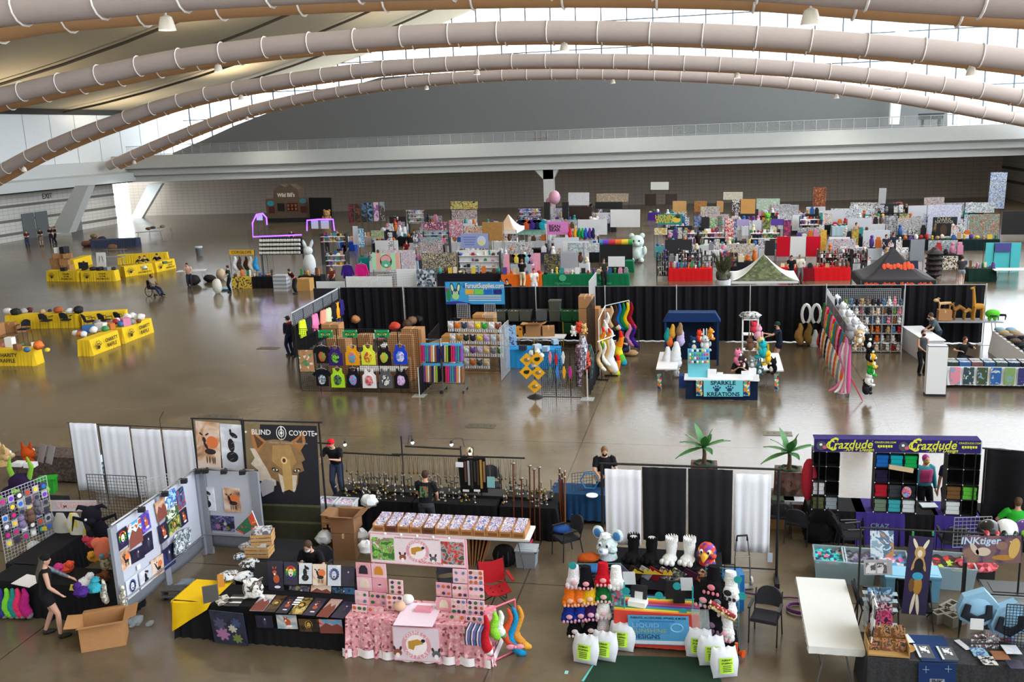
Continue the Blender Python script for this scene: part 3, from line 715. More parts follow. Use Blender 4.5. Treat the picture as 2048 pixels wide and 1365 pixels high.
def F_deer(mb,w,h,y):
 k=min(w,h*.75);d=M('#2c1d1d');disc(mb,(.18*w,.08*h),.26*k,.26*k,M('#d9743f'),y-.002,y)
 disc(mb,(.08*w,-.12*h),.24*k,.12*k,d,y-.004,y);disc(mb,(-.16*w,.12*h),.07*k,.12*k,d,y-.004,y,roll=.3);disc(mb,(-.1*w,-.0*h),.06*k,.17*k,d,y-.004,y,roll=.5)
 for s in(-1,1):disc(mb,(-.16*w+s*.13*k,.24*h),.09*k,.035*k,d,y-.004,y,roll=s*.6)
 for i in(-.08,.04,.18,.26):disc(mb,(i*w,-.3*h),.022*k,.16*k,d,y-.004,y)
def F_zebra(mb,w,h,y):
 k=min(w,h*.7);d=M('#17151b');g=M('#7a7280')
 disc(mb,(0,-.2*h),.27*k,.24*k,d,y-.004,y);disc(mb,(-.02*w,.05*h),.15*k,.3*k,d,y-.004,y,roll=.1);disc(mb,(.12*w,.27*h),.2*k,.1*k,d,y-.004,y,roll=-.5);disc(mb,(-.02*w,.36*h),.05*k,.09*k,d,y-.004,y)
 for i in range(5):disc(mb,(-.03*w+.02*i,-.25*h+.12*h*i),.12*k,.012*k,g,y-.005,y,roll=.5)
def mk_lion(mane,face):
 def F(mb,w,h,y):
  k=min(w,h*.8);cs=[M(c)for c in mane];n=len(cs)
  for i in range(14):
   a=2*pi*i/14;disc(mb,(.2*k*cos(a),.06*h+.24*k*sin(a)),.2*k,.11*k,cs[i*n//14],y-.002,y,roll=a)
  disc(mb,(0,.04*h),.18*k,.26*k,M(face),y-.004,y);disc(mb,(0,-.06*h),.07*k,.05*k,M('#3a2a28'),y-.006,y)
  for s in(-1,1):disc(mb,(s*.08*k,.1*h),.035*k,.02*k,M('#2a2420'),y-.006,y)
 return F
F_rain=mk_lion(('#2f9a47','#e0c92e','#e0662a','#d02c2c','#d02c2c','#e0662a','#d8c22e','#2f9a47','#1f7a4f','#3a2a7a','#4a2a7a','#3a2a7a','#1f5a6a','#2f9a47'),'#e8dcb8')
F_blue=mk_lion(('#4f5d92','#7d86b4','#39456f'),'#c9cbe0');F_gold=mk_lion(('#8a6a2e','#b08a3e','#5a4420'),'#c9a456')
def F_dark(mb,w,h,y):
 k=min(w,h);disc(mb,(.02*w,.05*h),.14*k,.34*k,M('#3a3550'),y-.002,y);disc(mb,(.04*w,.2*h),.05*k,.07*k,M('#cfcbd8'),y-.004,y)
def F_fox(mb,w,h,y):
 k=min(w,h);o=M('#b5532a');disc(mb,(.05*w,-.05*h),.2*k,.26*k,o,y-.002,y);disc(mb,(-.05*w,.16*h),.14*k,.12*k,o,y-.003,y)
 for s in(-1,1):disc(mb,(-.05*w+s*.09*k,.3*h),.04*k,.09*k,o,y-.003,y,roll=-s*.3)
 disc(mb,(-.05*w,.1*h),.06*k,.07*k,M('#efe6dc'),y-.005,y);disc(mb,(.1*w,-.3*h),.2*k,.08*k,M('#e8e2ea'),y-.004,y)
def F_hill(mb,w,h,y):
 r_=M('#7a3e34');mb.prism([(-.5*w,-.1*h),(-.2*w,.25*h),(.05*w,.05*h),(.3*w,.2*h),(.5*w,-.05*h),(.5*w,-.5*h),(-.5*w,-.5*h)],y-.003,y,r_)
def F_flower(mb,w,h,y):
 k=min(w,h)
 for(a,b,r_,c)in((-.2,-.2,.22,'#a06a94'),(-.24,.12,.2,'#4a4a66'),(.12,.0,.14,'#b8b4a8'),(.22,-.3,.16,'#6f7a3e'),(.24,.18,.16,'#3c4a70')):
  for i in range(7):g=2*pi*i/7;disc(mb,(a*w+r_*.45*k*cos(g),b*h+r_*.45*k*sin(g)),r_*.55*k,r_*.24*k,M(c),y-.002-.0006*i,y,10,roll=g)
SKY=art('#b9cbd6','#e0d2c4','#8aa0b4','#d8a06a',scale=2.2,hard=False);SAV=art('#e6dcd6','#dfc9b8','#c99a78','#5a4038',scale=2,hard=False)
NIGHT=art('#0e0d16','#1d1a2e','#2c2040','#15121c',scale=3,hard=False);PALE=art('#d9dbe2','#c6cad6','#eceef2',scale=2,hard=False)
JEWEL=art('#1b2744','#3c6aa0','#7a3a5a','#c2593a','#2a1a2c',scale=4);GREENP=art('#2a3a1e','#6f8a3e','#c9b06a','#3a2a24',scale=5)
BLUEP=art('#0d2236','#1f5a8a','#0a0e18','#3a7ab0',scale=5);BROWNP=art('#2a1d14','#5a4026','#1a120e','#3a2a1c',scale=4,hard=False)
# --- grey display walls of the art booth
GX,GY=-11.35,18.25
frame_m=met('#b4b7bc',.4);greyf=fab('#8b8e99');greyd=fab('#6d7078')
def display_wall(p0,p1,label,z0=.22,z1=2.05,n=2,rz_in=None):
 v=p1-p0;L=v.length;rz=math.atan2(v.y,v.x)
 t=thing('display_screen',label,'display wall',p0,rz)
 for i in range(n):
  a,b=L*i/n,L*(i+1)/n
  obj('fabric_panel',MB(fab('#b6b9c6')).box(((a+b)/2,0,(z0+z1)/2+.12),(b-a-.22,.03,z1-z0-.3)),t)
  s=MB(greyd)
  s.grid(lambda u,v_:(lerp(a+.08,b-.08,u),-.03-.05*sin(pi*u)*v_,lerp(z0+.28,z0-.02,v_)),12,3);obj('skirt',s,t,smooth=True,solid=.01)
 for i in range(n+1):
  obj('post_sleeve',MB(greyf).box((L*i/n,-.02,(z1)/2),(.2,.07,z1-.02)),t)
 f=MB(frame_m);f.tube([(0,.0,z1+.02),(L,.0,z1+.02)],.022,8);obj('rail',f,t);obj('rail',MB(frame_m).tube([(.05,-.07,z0+.28),(L-.05,-.07,z0+.28)],.018,8),t)
 return t
display_wall(Vector((GX,15.1,0)),Vector((GX,18.25,0)),'long light-grey fabric display wall hung with wildlife prints beside the dark plush table')
display_wall(Vector((GX+.1,18.3,0)),Vector((-9.95,18.3,0)),'short light-grey fabric display wall below the banner tower, three pictures on it',n=1)
def xq(p,X=GX+.05):return[KX(x,y,X)for x,y in p]
WALLP=[('rainbow-maned lion canvas at the near top corner of the long grey wall',[(232,1066),(253,1052),(257,1089),(237,1105)],NIGHT,F_rain),('red hill and blue river canvas right of the rainbow lion on the long grey wall',[(254,1052),(280,1036),(286,1081),(259,1103)],art('#4aa0c8','#c9dbe4','#b5523a','#e6e0dc',scale=4),F_hill),('violet sky canvas with a white fox, upper right of the near grey panel',[(280,1031),(297,1021),(301,1055),(285,1073)],art('#4a3a9a','#7a5ac0','#2a2466',scale=3),F_fox),('antelope and orange sun canvas low on the near grey panel',[(239,1106),(258,1095),(262,1130),(244,1146)],SAV,F_deer),('dark canvas with a pale moth, centre of the near grey panel',[(259,1104),(287,1090),(290,1114),(262,1131)],NIGHT,F_dark),('almost black canvas with a small pale figure, right of the near grey panel',[(285,1073),(303,1062),(307,1098),(289,1112)],NIGHT,F_dark),('bagged blue lion print hanging lowest at the near end of the grey wall',[(250,1164),(273,1148),(279,1182),(255,1203)],PALE,F_blue),('bagged zebra print hanging low beside the blue lion print',[(277,1148),(302,1128),(306,1160),(281,1182)],PALE,F_zebra),('bagged antelope head print hanging low in the middle of the grey wall',[(299,1124),(324,1108),(330,1142),(306,1160)],SAV,F_deer),('brown mountain canvas at the top left of the far grey panel',[(310,1006),(328,992),(333,1030),(315,1050)],art('#e8dcd4','#b5805e','#7a4a3a',scale=3,hard=False),F_hill),('bright landscape canvas at the top of the far grey panel',[(328,990),(350,975),(353,1008),(331,1022)],art('#9ac6de','#3c6ab0','#e6ecf0','#2a2c4a',scale=5),None),('purple portrait canvas at the far top corner of the long grey wall',[(352,983),(366,972),(371,1010),(357,1024)],JEWEL,F_dark),('orange fox canvas on black, low left of the far grey panel',[(316,1053),(333,1040),(337,1076),(321,1091)],NIGHT,F_fox),('small green and white flower canvas, upper centre of the far grey panel',[(331,1024),(355,1009),(357,1028),(334,1045)],art('#3c5a3a','#d8dcc8','#2a3a5a',scale=7),None),('sunlit green meadow canvas, lower centre of the far grey panel',[(334,1047),(359,1029),(362,1052),(338,1076)],GREENP,F_gold),('black canvas with an orange bird at the far end of the grey wall',[(358,1026),(372,1013),(376,1045),(362,1056)],NIGHT,F_fox),('night-blue print with white branches, lower row of the far grey panel',[(323,1101),(346,1086),(352,1124),(330,1144)],art('#141a3c','#28306a','#0e1026',scale=3),F_dark)]
for lb,q,m,f in WALLP:rect4('art_print',lb,'print',xq(q),m,.02,f)
for i,q in enumerate(([(273,1132),(280,1128),(281,1137),(275,1142)],[(348,1072),(355,1068),(356,1077),(350,1081)])):
 rect4('price_card','small white price card with a square code block on the %s grey panel'%('near','far')[i],'card',xq(q),M('#e9e9ea'),.01)
bw=lambda p,Y=18.27:[K(x,y,Y)for x,y in p]
rect4('art_print','zebra canvas on pale ground on the short grey wall','print',bw([(393,974),(427,975),(433,1023),(401,1021)]),PALE,.03,F_zebra)
rect4('art_print','antelope canvas with orange sun on the short grey wall','print',bw([(444,976),(478,977),(484,1026),(451,1024)]),SAV,.03,F_deer)
rect4('art_print','wide dark canvas of violet flowers below the two tall canvases','print',bw([(419,1031),(467,1034),(471,1064),(426,1061)]),art('#1c1a2a','#4a4478','#8a80b0','#5a6a3a',scale=9),.03,F_flower)
def lamp_head(p,label,d):
 t=thing('clip_lamp',label,'lamp',p,0,'clip lamps along the grey display walls')
 obj('lamp_head',MB(BLK).box((d[0]*.12,d[1]*.12,-.03),(.13,.11,.09),.3),t);obj('arm',MB(BLK).tube([(0,0,0),(d[0]*.06,d[1]*.06,.03),(d[0]*.12,d[1]*.12,-.01)],.01,6),t)
for i,y in enumerate((15.9,16.75,17.5,18.1)):lamp_head((GX+.03,y,2.1),'black clip lamp on the long grey wall, %s from its near end'%nth(i),(1,0))
for i,x in enumerate((-11.05,-10.6,-10.15)):lamp_head((x,18.26,2.1),'black clip lamp on the top rail of the short grey wall, %s from the corner'%nth(i),(0,-1))
bagm=clear('#dfe6ea',.55,.15)
for i,(x,y)in enumerate(((368,1085),(360,1098))):
 o=rect4('print_bag',('upper','lower')[i]+' clear bag of prints hanging at the far end of the grey wall','bag',xq([(x-9,y-22),(x+16,y-32),(x+8,y+6),(x-12,y+14)],GX+.1+.05*i),art('#c9d2d6','#4a5660','#eef2f4','#7a8a90',scale=8),.05)
fp=[K(505,1025,17.6),K(516,1052,17.6),K(488,1070,17.5),K(470,1060,17.5)]
t=thing('flag_pennant','small rainbow lion flag on a thin white pole before the short grey wall','flag',(0,0,0))
fm=MB(art('#1f5a3a','#c93a2a','#e0a02e','#2a6a4a',scale=4));fm.add(fp,[(0,1,2,3)]);obj('flag',fm,t,solid=.01)
obj('flag_pole',MB(WHT).tube([K(504,1022,17.6),K(518,1056,17.6),K(514,1100,17.4)],.012,6),t)
# --- banner tower
def F_coyote(mb,w,h,y):
 fu=M('#8a6a46',.8,0,0,6,.4);li=M('#cdbfae',.8,0,0,8,.25);dk=M('#1a1620');H=h
 def P(pts,m,d):mb.prism([(a*w,b*H)for a,b in pts],y-d,y,m)
 P([(-.5,.5),(-.28,.5),(-.36,.1),(-.5,-.1)],M('#7d6a4c',.7,0,0,3,.3),.001);P([(-.5,-.17),(.5,-.15),(.5,-.5),(-.5,-.5)],M('#2a2a1c',.5,0,0,4,.5),.001)
 P([(-.44,.3),(-.38,.22),(-.44,.17),(-.34,.12),(-.4,.04),(-.3,.03),(-.34,-.06),(-.2,-.02),(-.1,.0),(-.1,.3)],li,.002);P([(-.34,-.0),(-.26,.05),(-.12,.03),(-.14,-.05),(-.3,-.1)],M('#a9a2a8'),.003)
 P([(-.40,.34),(-.3,.36),(-.1,.38),(.1,.37),(.24,.34),(.32,.22),(.27,.2),(.30,.13),(.22,.11),(.2,.02),(.14,-.07),(.0,-.07),(-.06,.03),(-.16,.06),(-.22,.14),(-.28,.2)],fu,.003)
 P([(-.42,.46),(-.36,.43),(-.2,.36),(-.34,.27),(-.40,.33)],M('#a8703c'),.004);P([(-.38,.42),(-.24,.35),(-.33,.3)],M('#5a3a24'),.005);P([(.32,.46),(.34,.36),(.26,.29),(.12,.36),(.22,.4)],M('#a8703c'),.004);P([(.29,.42),(.3,.35),(.2,.36)],M('#5a3a24'),.005)
 P([(-.12,.33),(.12,.34),(.2,.2),(.12,.14),(-.02,.14),(-.14,.2)],M('#a5814f',.8,0,0,7,.3),.004);P([(.0,.22),(.1,.22),(.13,.1),(.13,-.06),(.02,-.06),(.0,.06)],M('#b8955a',.8,0,0,6,.25),.005);P([(-.06,.1),(.0,.08),(.02,-.06),(-.02,-.05)],li,.006);P([(.13,.09),(.2,.09),(.17,-.03),(.13,-.06)],li,.006)
 P([(.0,-.05),(.02,-.1),(.13,-.1),(.15,-.05),(.08,-.03)],dk,.008)
 for ex in(-.1,.2):disc(mb,(ex*w,.13*H),.055*w,.016*H,M('#3a2a1c'),y-.006,y,roll=.3 if ex>0 else-.3);disc(mb,(ex*w,.13*H),.035*w,.009*H,M('#e6dfd4'),y-.007,y);disc(mb,(ex*w,.13*H),.014*w,.009*H,dk,y-.008,y)
 disc(mb,(.03*w,.21*H),.045*w,.03*H,M('#d9c48a'),y-.007,y);disc(mb,(.03*w,.21*H),.024*w,.018*H,M('#7a2a1a'),y-.008,y);disc(mb,(.03*w,.21*H),.011*w,.009*H,dk,y-.009,y)
 for a in(.02,-.05):P([(-.4,-.2+a*2),(.5,-.19+a*2),(.5,-.21+a*2),(-.4,-.215+a*2)],M('#4a5030',.5,0,0,9,.5),.002)
 lw_=M('#e6e4e2',.6)
 txt(mb,'BLIND',.17,lw_,(-.27*w,y-.004,.435*H),sx=1.0,bold=.01);txt(mb,'COYOTE',.17,lw_,(.29*w,y-.004,.435*H),sx=.9,bold=.01)
 for r_ in(.055,.03):
  mb.tube([(.01*w+r_*w*cos(g*pi/8)*1.2,y-.004,.435*H+r_*w*1.6*sin(g*pi/8))for g in range(17)],.008,4,lw_)
 disc(mb,(.01*w,.435*H),.02*w,.02*w,lw_,y-.006,y);P([(.0,.485),(.02,.485),(.013,.385)],lw_,.005)
 for sx in(-1,1):disc(mb,(sx*.485*w,.435*H),.014*w,.014*w,lw_,y-.005,y)
 txt(mb,'Abstract   Creatures   Illustration',.062,M('#a8a29a'),(.1*w,y-.004,.355*H),sx=1.1)
t=thing('banner_tower','tall banner stand with a coyote face and white BLIND COYOTE lettering','banner',(0,0,0))
yb=18.85
for x in(-10.42,-8.58):obj('post',MB(BLK).cyl((x,yb+.05,0),.025,3.05,8),t)
obj('crossbar',MB(BLK).tube([(-10.5,yb+.05,3.03),(-8.5,yb+.05,3.03)],.022,8),t)
b=rect4('coyote_banner',None,'',[(-10.4,yb,3.0),(-8.6,yb,3.0),(-8.58,yb-.25,.12),(-10.38,yb-.25,.12)],M('#15131f',.6,0,0,2,.3),.012,F_coyote);b.parent=t
t=thing('banner_stand','black pipe frame with two narrow wildlife banners left of the coyote banner','banner',(0,0,0))
a0,a1=K(383,836,18.9),K(484,848,18.9)
for x in(a0.x-.02,a1.x-.04):obj('post',MB(BLK).cyl((x,18.95,0),.022,3.05,8),t)
obj('crossbar',MB(BLK).tube([(a0.x-.05,18.95,3.03),(a1.x,18.95,3.03)],.02,8),t)
for q,f,m in(([(387,840),(436,846),(445,942),(399,939)],F_deer,SAV),([(438,846),(482,850),(490,944),(446,942)],F_zebra,PALE)):
 o=rect4('animal_banner',None,'',[K(x,y,18.88)for x,y in q],m,.012,f);o.parent=t
obj('lower_cloth',MB(fab('#4a1a22')).box(((a0.x+a1.x)/2+.1,19.3,.75),(1.35,.5,1.5)),t)
# --- white curtain wall behind
L=K(135,845,20.7);R_=K(386,859,20.7)
t=thing('curtain_stand','thin black pipe frame carrying four white curtains at the back left','frame',(0,0,0))
for k,x in enumerate((135,194,258,321,384)):
 p=K(x,846+k*3.2,20.7);obj('post',MB(BLK).cyl((p.x,20.75,0),.014,p.z,6),t)
obj('crossbar',MB(BLK).tube([K(135,846,20.75),K(384,858,20.75)],.012,6),t)
obj('cable',MB(BLK).tube([K(321,858,20.72),K(319,838,20.72),K(327,824,20.6)],.008,5),t)
for k,(x0,x1,yt,ybm)in enumerate(((137,191,846,983),(197,256,853,993),(260,319,858,996),(323,383,860,984))):
 p0,p1=K(x0,yt,20.66),K(x1,yt+3,20.66);zb=K((x0+x1)/2+14,ybm,20.66).z
 sheet('curtain',(p1-p0).length,p0.z-zb,M('#e2e5f2',.9,0,.1,30,.04),'white curtain, %s from the left on the thin black frame'%nth(k),'curtain',((p0.x+p1.x)/2,20.68,(p0.z+p1.z)/2),0,.016,4,'white curtains on the thin frame',bottom=.03,seed=k)
dtable(3.2,.8,(-14.2,22.3,0),0,'maroon-covered table behind the white curtains',fab('#3a1622'))
# --- print tables of the art booth
TB=.74
blk=fab('#131317')
dtable(2.75,.8,(-7.83,15.15,0),0,'black-covered front table spread with wildlife prints',blk,amp=.015,flare=.03,seed=2)
dtable(.78,.8,(-9.6,15.2,0),0,'black-covered corner table under the yellow cloth',blk,amp=.02,seed=4)
dtable(.78,1.9,(-8.85,16.75,0),0,'black-covered side table running back from the corner',fab('#1b1b20'),amp=.01,flare=.02)
yc=MB(fab('#e0b512'))
def yfn(u,v):
 x=lerp(-10.0,-9.2,u);y=lerp(15.65,14.78,min(1,v/.55))
 if v>.55:f=(v-.55)/.45;return(x-.05*f,14.76-.05*f-.02*sin(u*9),.752-f*(.62-.52*u))
 return(x,y,.752)
yc.grid(yfn,16,14)
yc.grid(lambda u,v:(-10.02-.05*v-.03*v*sin(u*11),lerp(14.75,15.6,u),.752-v*(.6-.1*u)),12,6)
solo('yellow_cloth',yc,'yellow cloth thrown over the corner of the black print table','cloth',smooth=True)
o=rect4('lily_cloth','dark water-lily printed cloth hanging down the table front','cloth',[G(425,1218,.75)+Vector((0,-.06,0)),G(499,1226,.75)+Vector((0,-.06,0)),Vector((-8.5,14.6,.03)),Vector((-9.16,14.6,.05))],art('#1a1c2c','#2a3048','#15161e',scale=3,hard=False),.012,F_flower)
FLAT=[('page of small wolf prints lying at the left end of the black table',[(432,1196),(458,1188),(462,1206),(430,1215)],art('#c9c6be','#5a5a52','#e0ddd6',scale=8),None),('black-and-white sample sheet lying near the pillow',[(461,1189),(490,1190),(482,1213),(452,1213)],stripes(('#1c1c1e','#dcdcdc','#3a3a3c'),.06,2),None),('rust hill print lying first from the left in the front row',[(520,1190),(545,1190),(534,1224),(503,1222)],SKY,F_hill),('dark owl print lying in the front row left of centre',[(547,1192),(568,1192),(557,1226),(535,1224)],BROWNP,F_gold),('violet bird print lying in the front row next to the price card',[(568,1194),(590,1195),(583,1228),(559,1227)],NIGHT,F_fox),('golden leaf print lying in the middle of the front row',[(593,1196),(619,1197),(612,1230),(585,1229)],art('#3a3018','#8a7430','#c9b06a','#2a2414',scale=5),F_gold),('dark red-tailed bird print lying in the front row',[(621,1197),(645,1198),(640,1233),(615,1231)],NIGHT,F_fox),('desert rock print lying second from the right in the front row',[(651,1198),(678,1200),(664,1236),(644,1234)],art('#c9c4cc','#b08a7a','#7a4a40',scale=2,hard=False),F_hill),('almost black print with white antlers at the right end of the front row',[(681,1203),(705,1205),(695,1239),(668,1236)],NIGHT,F_dark)]
for lb,q,m,f in FLAT:
 rect4('art_print',lb,'print',[G(x,y,.765)for x,y in q],m,.008,f)
rect4('price_card','white price card lying on the front row of prints','card',[G(x,y,.785)for x,y in((591,1195),(604,1195),(600,1211),(588,1210))],stripes(('#ededed','#ededed','#2a2a2c'),.03,2),.008)
st=Vector((-7.75,15.42,.75))
es=thing('print_easel','black tilted easel board behind the front row of prints','stand',(-7.6,15.62,.75))
obj('board',MB(BLK).box((0,.0,.22),(2.2,.03,.44),rx=-.25),es)
TOP=[('tall fox and swan print, leftmost standing on the easel',(536,1122,567,1188),NIGHT,F_fox),('rainbow-maned lion print standing on the easel',(568,1124,596,1171),NIGHT,F_rain),('zebra print standing on the easel',(598,1126,624,1169),PALE,F_zebra),('antelope print standing on the easel',(625,1128,653,1172),SAV,F_deer),('blue-lined lion drawing standing on the easel',(655,1130,682,1173),PALE,F_blue),('dark print with a pale flame at the right end of the easel',(683,1132,709,1174),NIGHT,F_dark),('berry and leaf print on the lower row of the easel',(577,1172,619,1193),art('#2a2430','#5a4a6a','#8a8a4a','#1c1a22',scale=9),F_flower),('elephant and red grass print on the lower row of the easel',(621,1171,662,1195),SAV,F_hill),('black and electric-blue wolf print at the lower right of the easel',(663,1175,709,1202),BLUEP,F_dark)]
for lb,(x0,y0,x1,y1),m,f in TOP:
 yy=15.42;rect4('art_print',lb,'print',[K(x0,y0,yy+.12),K(x1,y0+1,yy+.12),K(x1,y1,yy),K(x0,y1,yy)],m,.014,f)
HANG=[('dark creature print pinned to the table front, leftmost of four',(511,1231,546,1256),NIGHT,F_dark),('blue sky and winged beast print pinned to the table front',(553,1230,594,1258),SKY,F_fox),('golden tiger print pinned to the table front',(597,1238,638,1264),BROWNP,F_gold),('pink and blue cloud print pinned to the table front, rightmost of four',(638,1239,685,1267),art('#5a9ac0','#c98a8a','#9a4a4a','#8ac0d0',scale=4),F_hill)]
for lb,(x0,y0,x1,y1),m,f in HANG:rect4('art_print',lb,'print',[K(x0,y0,14.68),K(x1,y0+1,14.68),K(x1+1,y1+1,14.68),K(x0+1,y1,14.68)],m,.01,f)
pl=MB(art('#eceae8','#d6d2cf','#3a302c','#8a7a72','#f2f0ee',scale=6));p=G(508,1197,.76)
pl.ell((0,0,.2),(.2,.09,.22),n=12,m=8)
for sx in(-1,1):pl.tube([(sx*.12,0,.33),(sx*.2,0,.41)],[.05,.01],6).tube([(sx*.12,0,.06),(sx*.2,0,.0)],[.05,.01],6)
solo('printed_pillow',pl,'white pillow printed with a dark leopard, standing on the print table','pillow',p,.3,smooth=True)
pic('small dark sign with a pale eye symbol tilted on the yellow cloth',G(423,1205,.75),.26,.3,M('#3c3835',.4),.55,.35,'sign','tilted_sign',frame=M('#5a5048'))
for i,(x,y,zz,r)in enumerate(((520,1108,.75,.1),(530,1098,1.0,.25))):
 t=thing('wooden_crate',('lower','upper')[i]+' slatted wooden crate of prints on the side table','crate',G(520,1110,.75)+Vector((.0+.08*i,.05*i,.26*i)),r)
 w_=M('#b98f5c',.7,0,0,8,.25);w,d,h=.5-.08*i,.36,.26
 for z in(.05,.13,.21):obj('slat',MB(w_).box((0,-d/2,z),(w,.012,.06)).box((0,d/2,z),(w,.012,.06)).box((-w/2,0,z),(.012,d,.06)).box((w/2,0,z),(.012,d,.06)),t)
 obj('base',MB(w_).box((0,0,.01),(w,d,.02)),t);obj('prints',MB(art('#6a6a72','#c9c9cc','#3a3a40',scale=9)).box((0,0,.17),(w*.85,d*.8,.28)),t)
for i,(lb,x,y,s,c)in enumerate((('crumpled clear bag of shirts on the side table by the crates',497,1100,.2,'#8a8a90'),('clear bag of dark cloth lying on the side table',500,1135,.22,'#55565c'),('white parcel bag on the side table',487,1160,.2,'#d9dadd'),('bag of brown prints on the side table near the yellow cloth',457,1160,.22,'#6a5a4c'),('blue-lit packet at the back of the side table',480,1118,.15,'#2a5a8a'))):
 solo('goods_bag',MB(art(c,'#c9cbd0','#3a3a3e',c,scale=7,rough=.25)).ell((0,0,s*.35),(s,s*.8,s*.4),n=14,m=8,wob=.13,seed=i),lb,'bag',G(x,y,.745),.3*i,smooth=True)
pic('small orange framed card standing on the side table',G(443,1175,.75),.12,.26,M('#c98a3e'),.4,.1,'card','display_card')
t=thing('step_stool','grey plastic step stool on the floor before the grey wall','stool',G(343,1200)+Vector((0,.1,0)),.2)
sg=gls('#4a4a48',.6);obj('top',MB(sg).box((0,0,.2),(.42,.26,.03)),t)
for sx in(-1,1):obj('leg',MB(sg).box((sx*.18,0,.1),(.05,.26,.2),ry=sx*-.1),t)
obj('step',MB(sg).box((0,-.16,.1),(.38,.1,.02)),t)
def film(label,p,s,seed,c='#b9c3cc'):
 mb=MB(clear(c,.35,.12));rnd=random.Random(seed)
 mb.ell((0,0,s*.22),(s,s*.6,s*.25),n=14,m=8,wob=.22,seed=seed);return solo('plastic_film',mb,label,'plastic bag',p,seed,smooth=True)
film('crumpled blue-grey plastic bag on the floor by the step stool',G(370,1170),.22,1,'#8fa0ba');film('crumpled clear plastic film on the floor by the end of the grey wall',G(272,1247),.22,5);film('smaller scrap of clear plastic film on the floor by the grey wall end',G(300,1250),.12,8)
person('seated person in black shirt and white face mask behind the print easel',(-7.95,16.75,0),-.15,1.75,14,.5,hl=(.2,-.42,.86),hr=(-.1,-.35,.85),fl=(.14,-.42,.09),fr=(-.14,-.42,.09),shirt='#17171b',hair='#43301f',mask='#cfdbe4',vox=.016,nod=25,emblem=None,beard='#4a3626')
chair((-7.95,16.85,0),0,'black armchair under the seated person behind the print easel')
# ---------------------------------------------------------------- plush booth at the far left
dtable(2.9,.75,(-12.85,15.45,0),0,'black-covered plush table in the left front corner',blk,amp=.02,seed=7)
dtable(.7,2.2,(-14.15,16.9,0),0,'black-covered side table below the button grid in the left corner',fab('#19171c'),amp=.02,seed=8)
person('person in black beret, tank top and shorts reaching a tattooed arm toward plush toys',G(104,1273,0),rad(130),1.7,6,0,hl=(.12,-.62,.98),hr=(-.25,-.25,.95),fl=(.14,.1),fr=(-.2,-.16),shirt='#131316',pants='#15151a',hair='#4a443c',sleeve='none',leg='shorts',hat='beret',hathex='#0f0f12',long_hair=True,vox=.016,female=True,tattoo=1,shoes='#1d1d1f',skin='#b58a76')
carton(.78,.56,.5,G(195,1298)+Vector((0,.25,0)),.5,'big open cardboard box on the floor below the plush table',True)
gridpanel(1.25,1.9,(-14.7,16.8,.2),pi/2-.25,'white wire grid at the left edge covered in button badges','#b9bcc2')
gridpanel(1.5,1.5,(-13.0,17.7,.55),0,'black wire grid behind the lemon banner','#2a2a2e')
gridpanel(.62,2.0,(-12.1,17.75,.02),.9,'narrow white wire grid next to the hanging dragon','#b9bcc2')
rn=random.Random(4);k=0
BT=('#d9d9e0','#c92a7a','#2a6ac0','#e6c83a','#3a3a4a','#7a3ac0','#e8e2da','#3aa08a','#c9442a')
names=('white','magenta','blue','yellow','dark','purple','cream','teal','red')
dx,dy=cos(pi/2-.25),sin(pi/2-.25)
for r in range(6):
 for c in range(6):
  a=-.5+c*.2;z=.95+r*.19;q=rn.randrange(9)
  p=Vector((-14.7+dx*a,16.8+dy*a,z))+Vector((dy,-dx,0))*.02
  mb=MB(M(('#a8a6ae','#3a3844','#6a6674')[(r+c)%3]));mb.box((0,0,0),(.14,.012,.16));disc(mb,(0,0),.05,.05,M(BT[q],.3),-.016,-.006,12)
  solo('badge_card',mb,'%s badge card, %s row down and %s column along the badge grid'%(names[q],nth(5-r),nth(c)),'badge',p,pi/2-.25,'badge cards on the wire grid')
o=rect4('lemon_banner','pale banner with red outlined LEMONBRAT lettering and a yellow face','banner',[K(80,998,17.6),K(195,1004,17.6),K(196,1021,17.6),K(85,1026,17.6)],fab('#d3ccd2'),.012,lambda mb,w,h,y:(txt(mb,'LEMONBRAT',.2,M('#c23a48'),(.13*w,y-.003,0),bold=.03,sx=.95),txt(mb,'LEMONBRAT',.2,M('#ecdfe2'),(.13*w,y-.006,0),bold=-.004,sx=.95),disc(mb,(-.39*w,-.03),.11,.085,M('#c9bc4a'),y-.003,y),disc(mb,(-.43*w,.07),.03,.08,M('#c9bc4a'),y-.003,y),disc(mb,(-.35*w,.07),.03,.08,M('#c9bc4a'),y-.003,y),disc(mb,(-.41*w,-.03),.012,.02,DARKM,y-.006,y),disc(mb,(-.37*w,-.03),.012,.02,DARKM,y-.006,y)))
for i,(x,y,c,lb,L)in enumerate(((98,1030,'#8f8f92','long grey hooded garment hanging left under the lemon banner',1.05),(120,1030,'#b9b4ad','long off-white fleece garment hanging under the lemon banner',.95),(147,1030,'#d9cf7a','white and yellow winged garment hanging under the lemon banner',.72))):
 p=K(x,y,17.5-.06*i);mb=MB(fab(c)if i<2 else art('#dcdad0','#e0cf4a','#e9e6dc',scale=4));mb.tube([(0,0,.03),(-.02,0,-L*.25),(.05,0,-L*.6),(.12,0,-L)],[.09,.2,.19,.10],12,flat=.45);solo('fleece_garment',mb,lb,'garment',p,.1,smooth=True)
PT=[('white plush cat face','#d9d6da','round'),('pink plush bear','#d58aa0','round'),('grey plush wolf','#6a666e','point'),('white plush rabbit','#e2dfe0','long'),('brown plush mouse','#6a5048','round'),('lilac plush fox','#8a7aa0','point')]
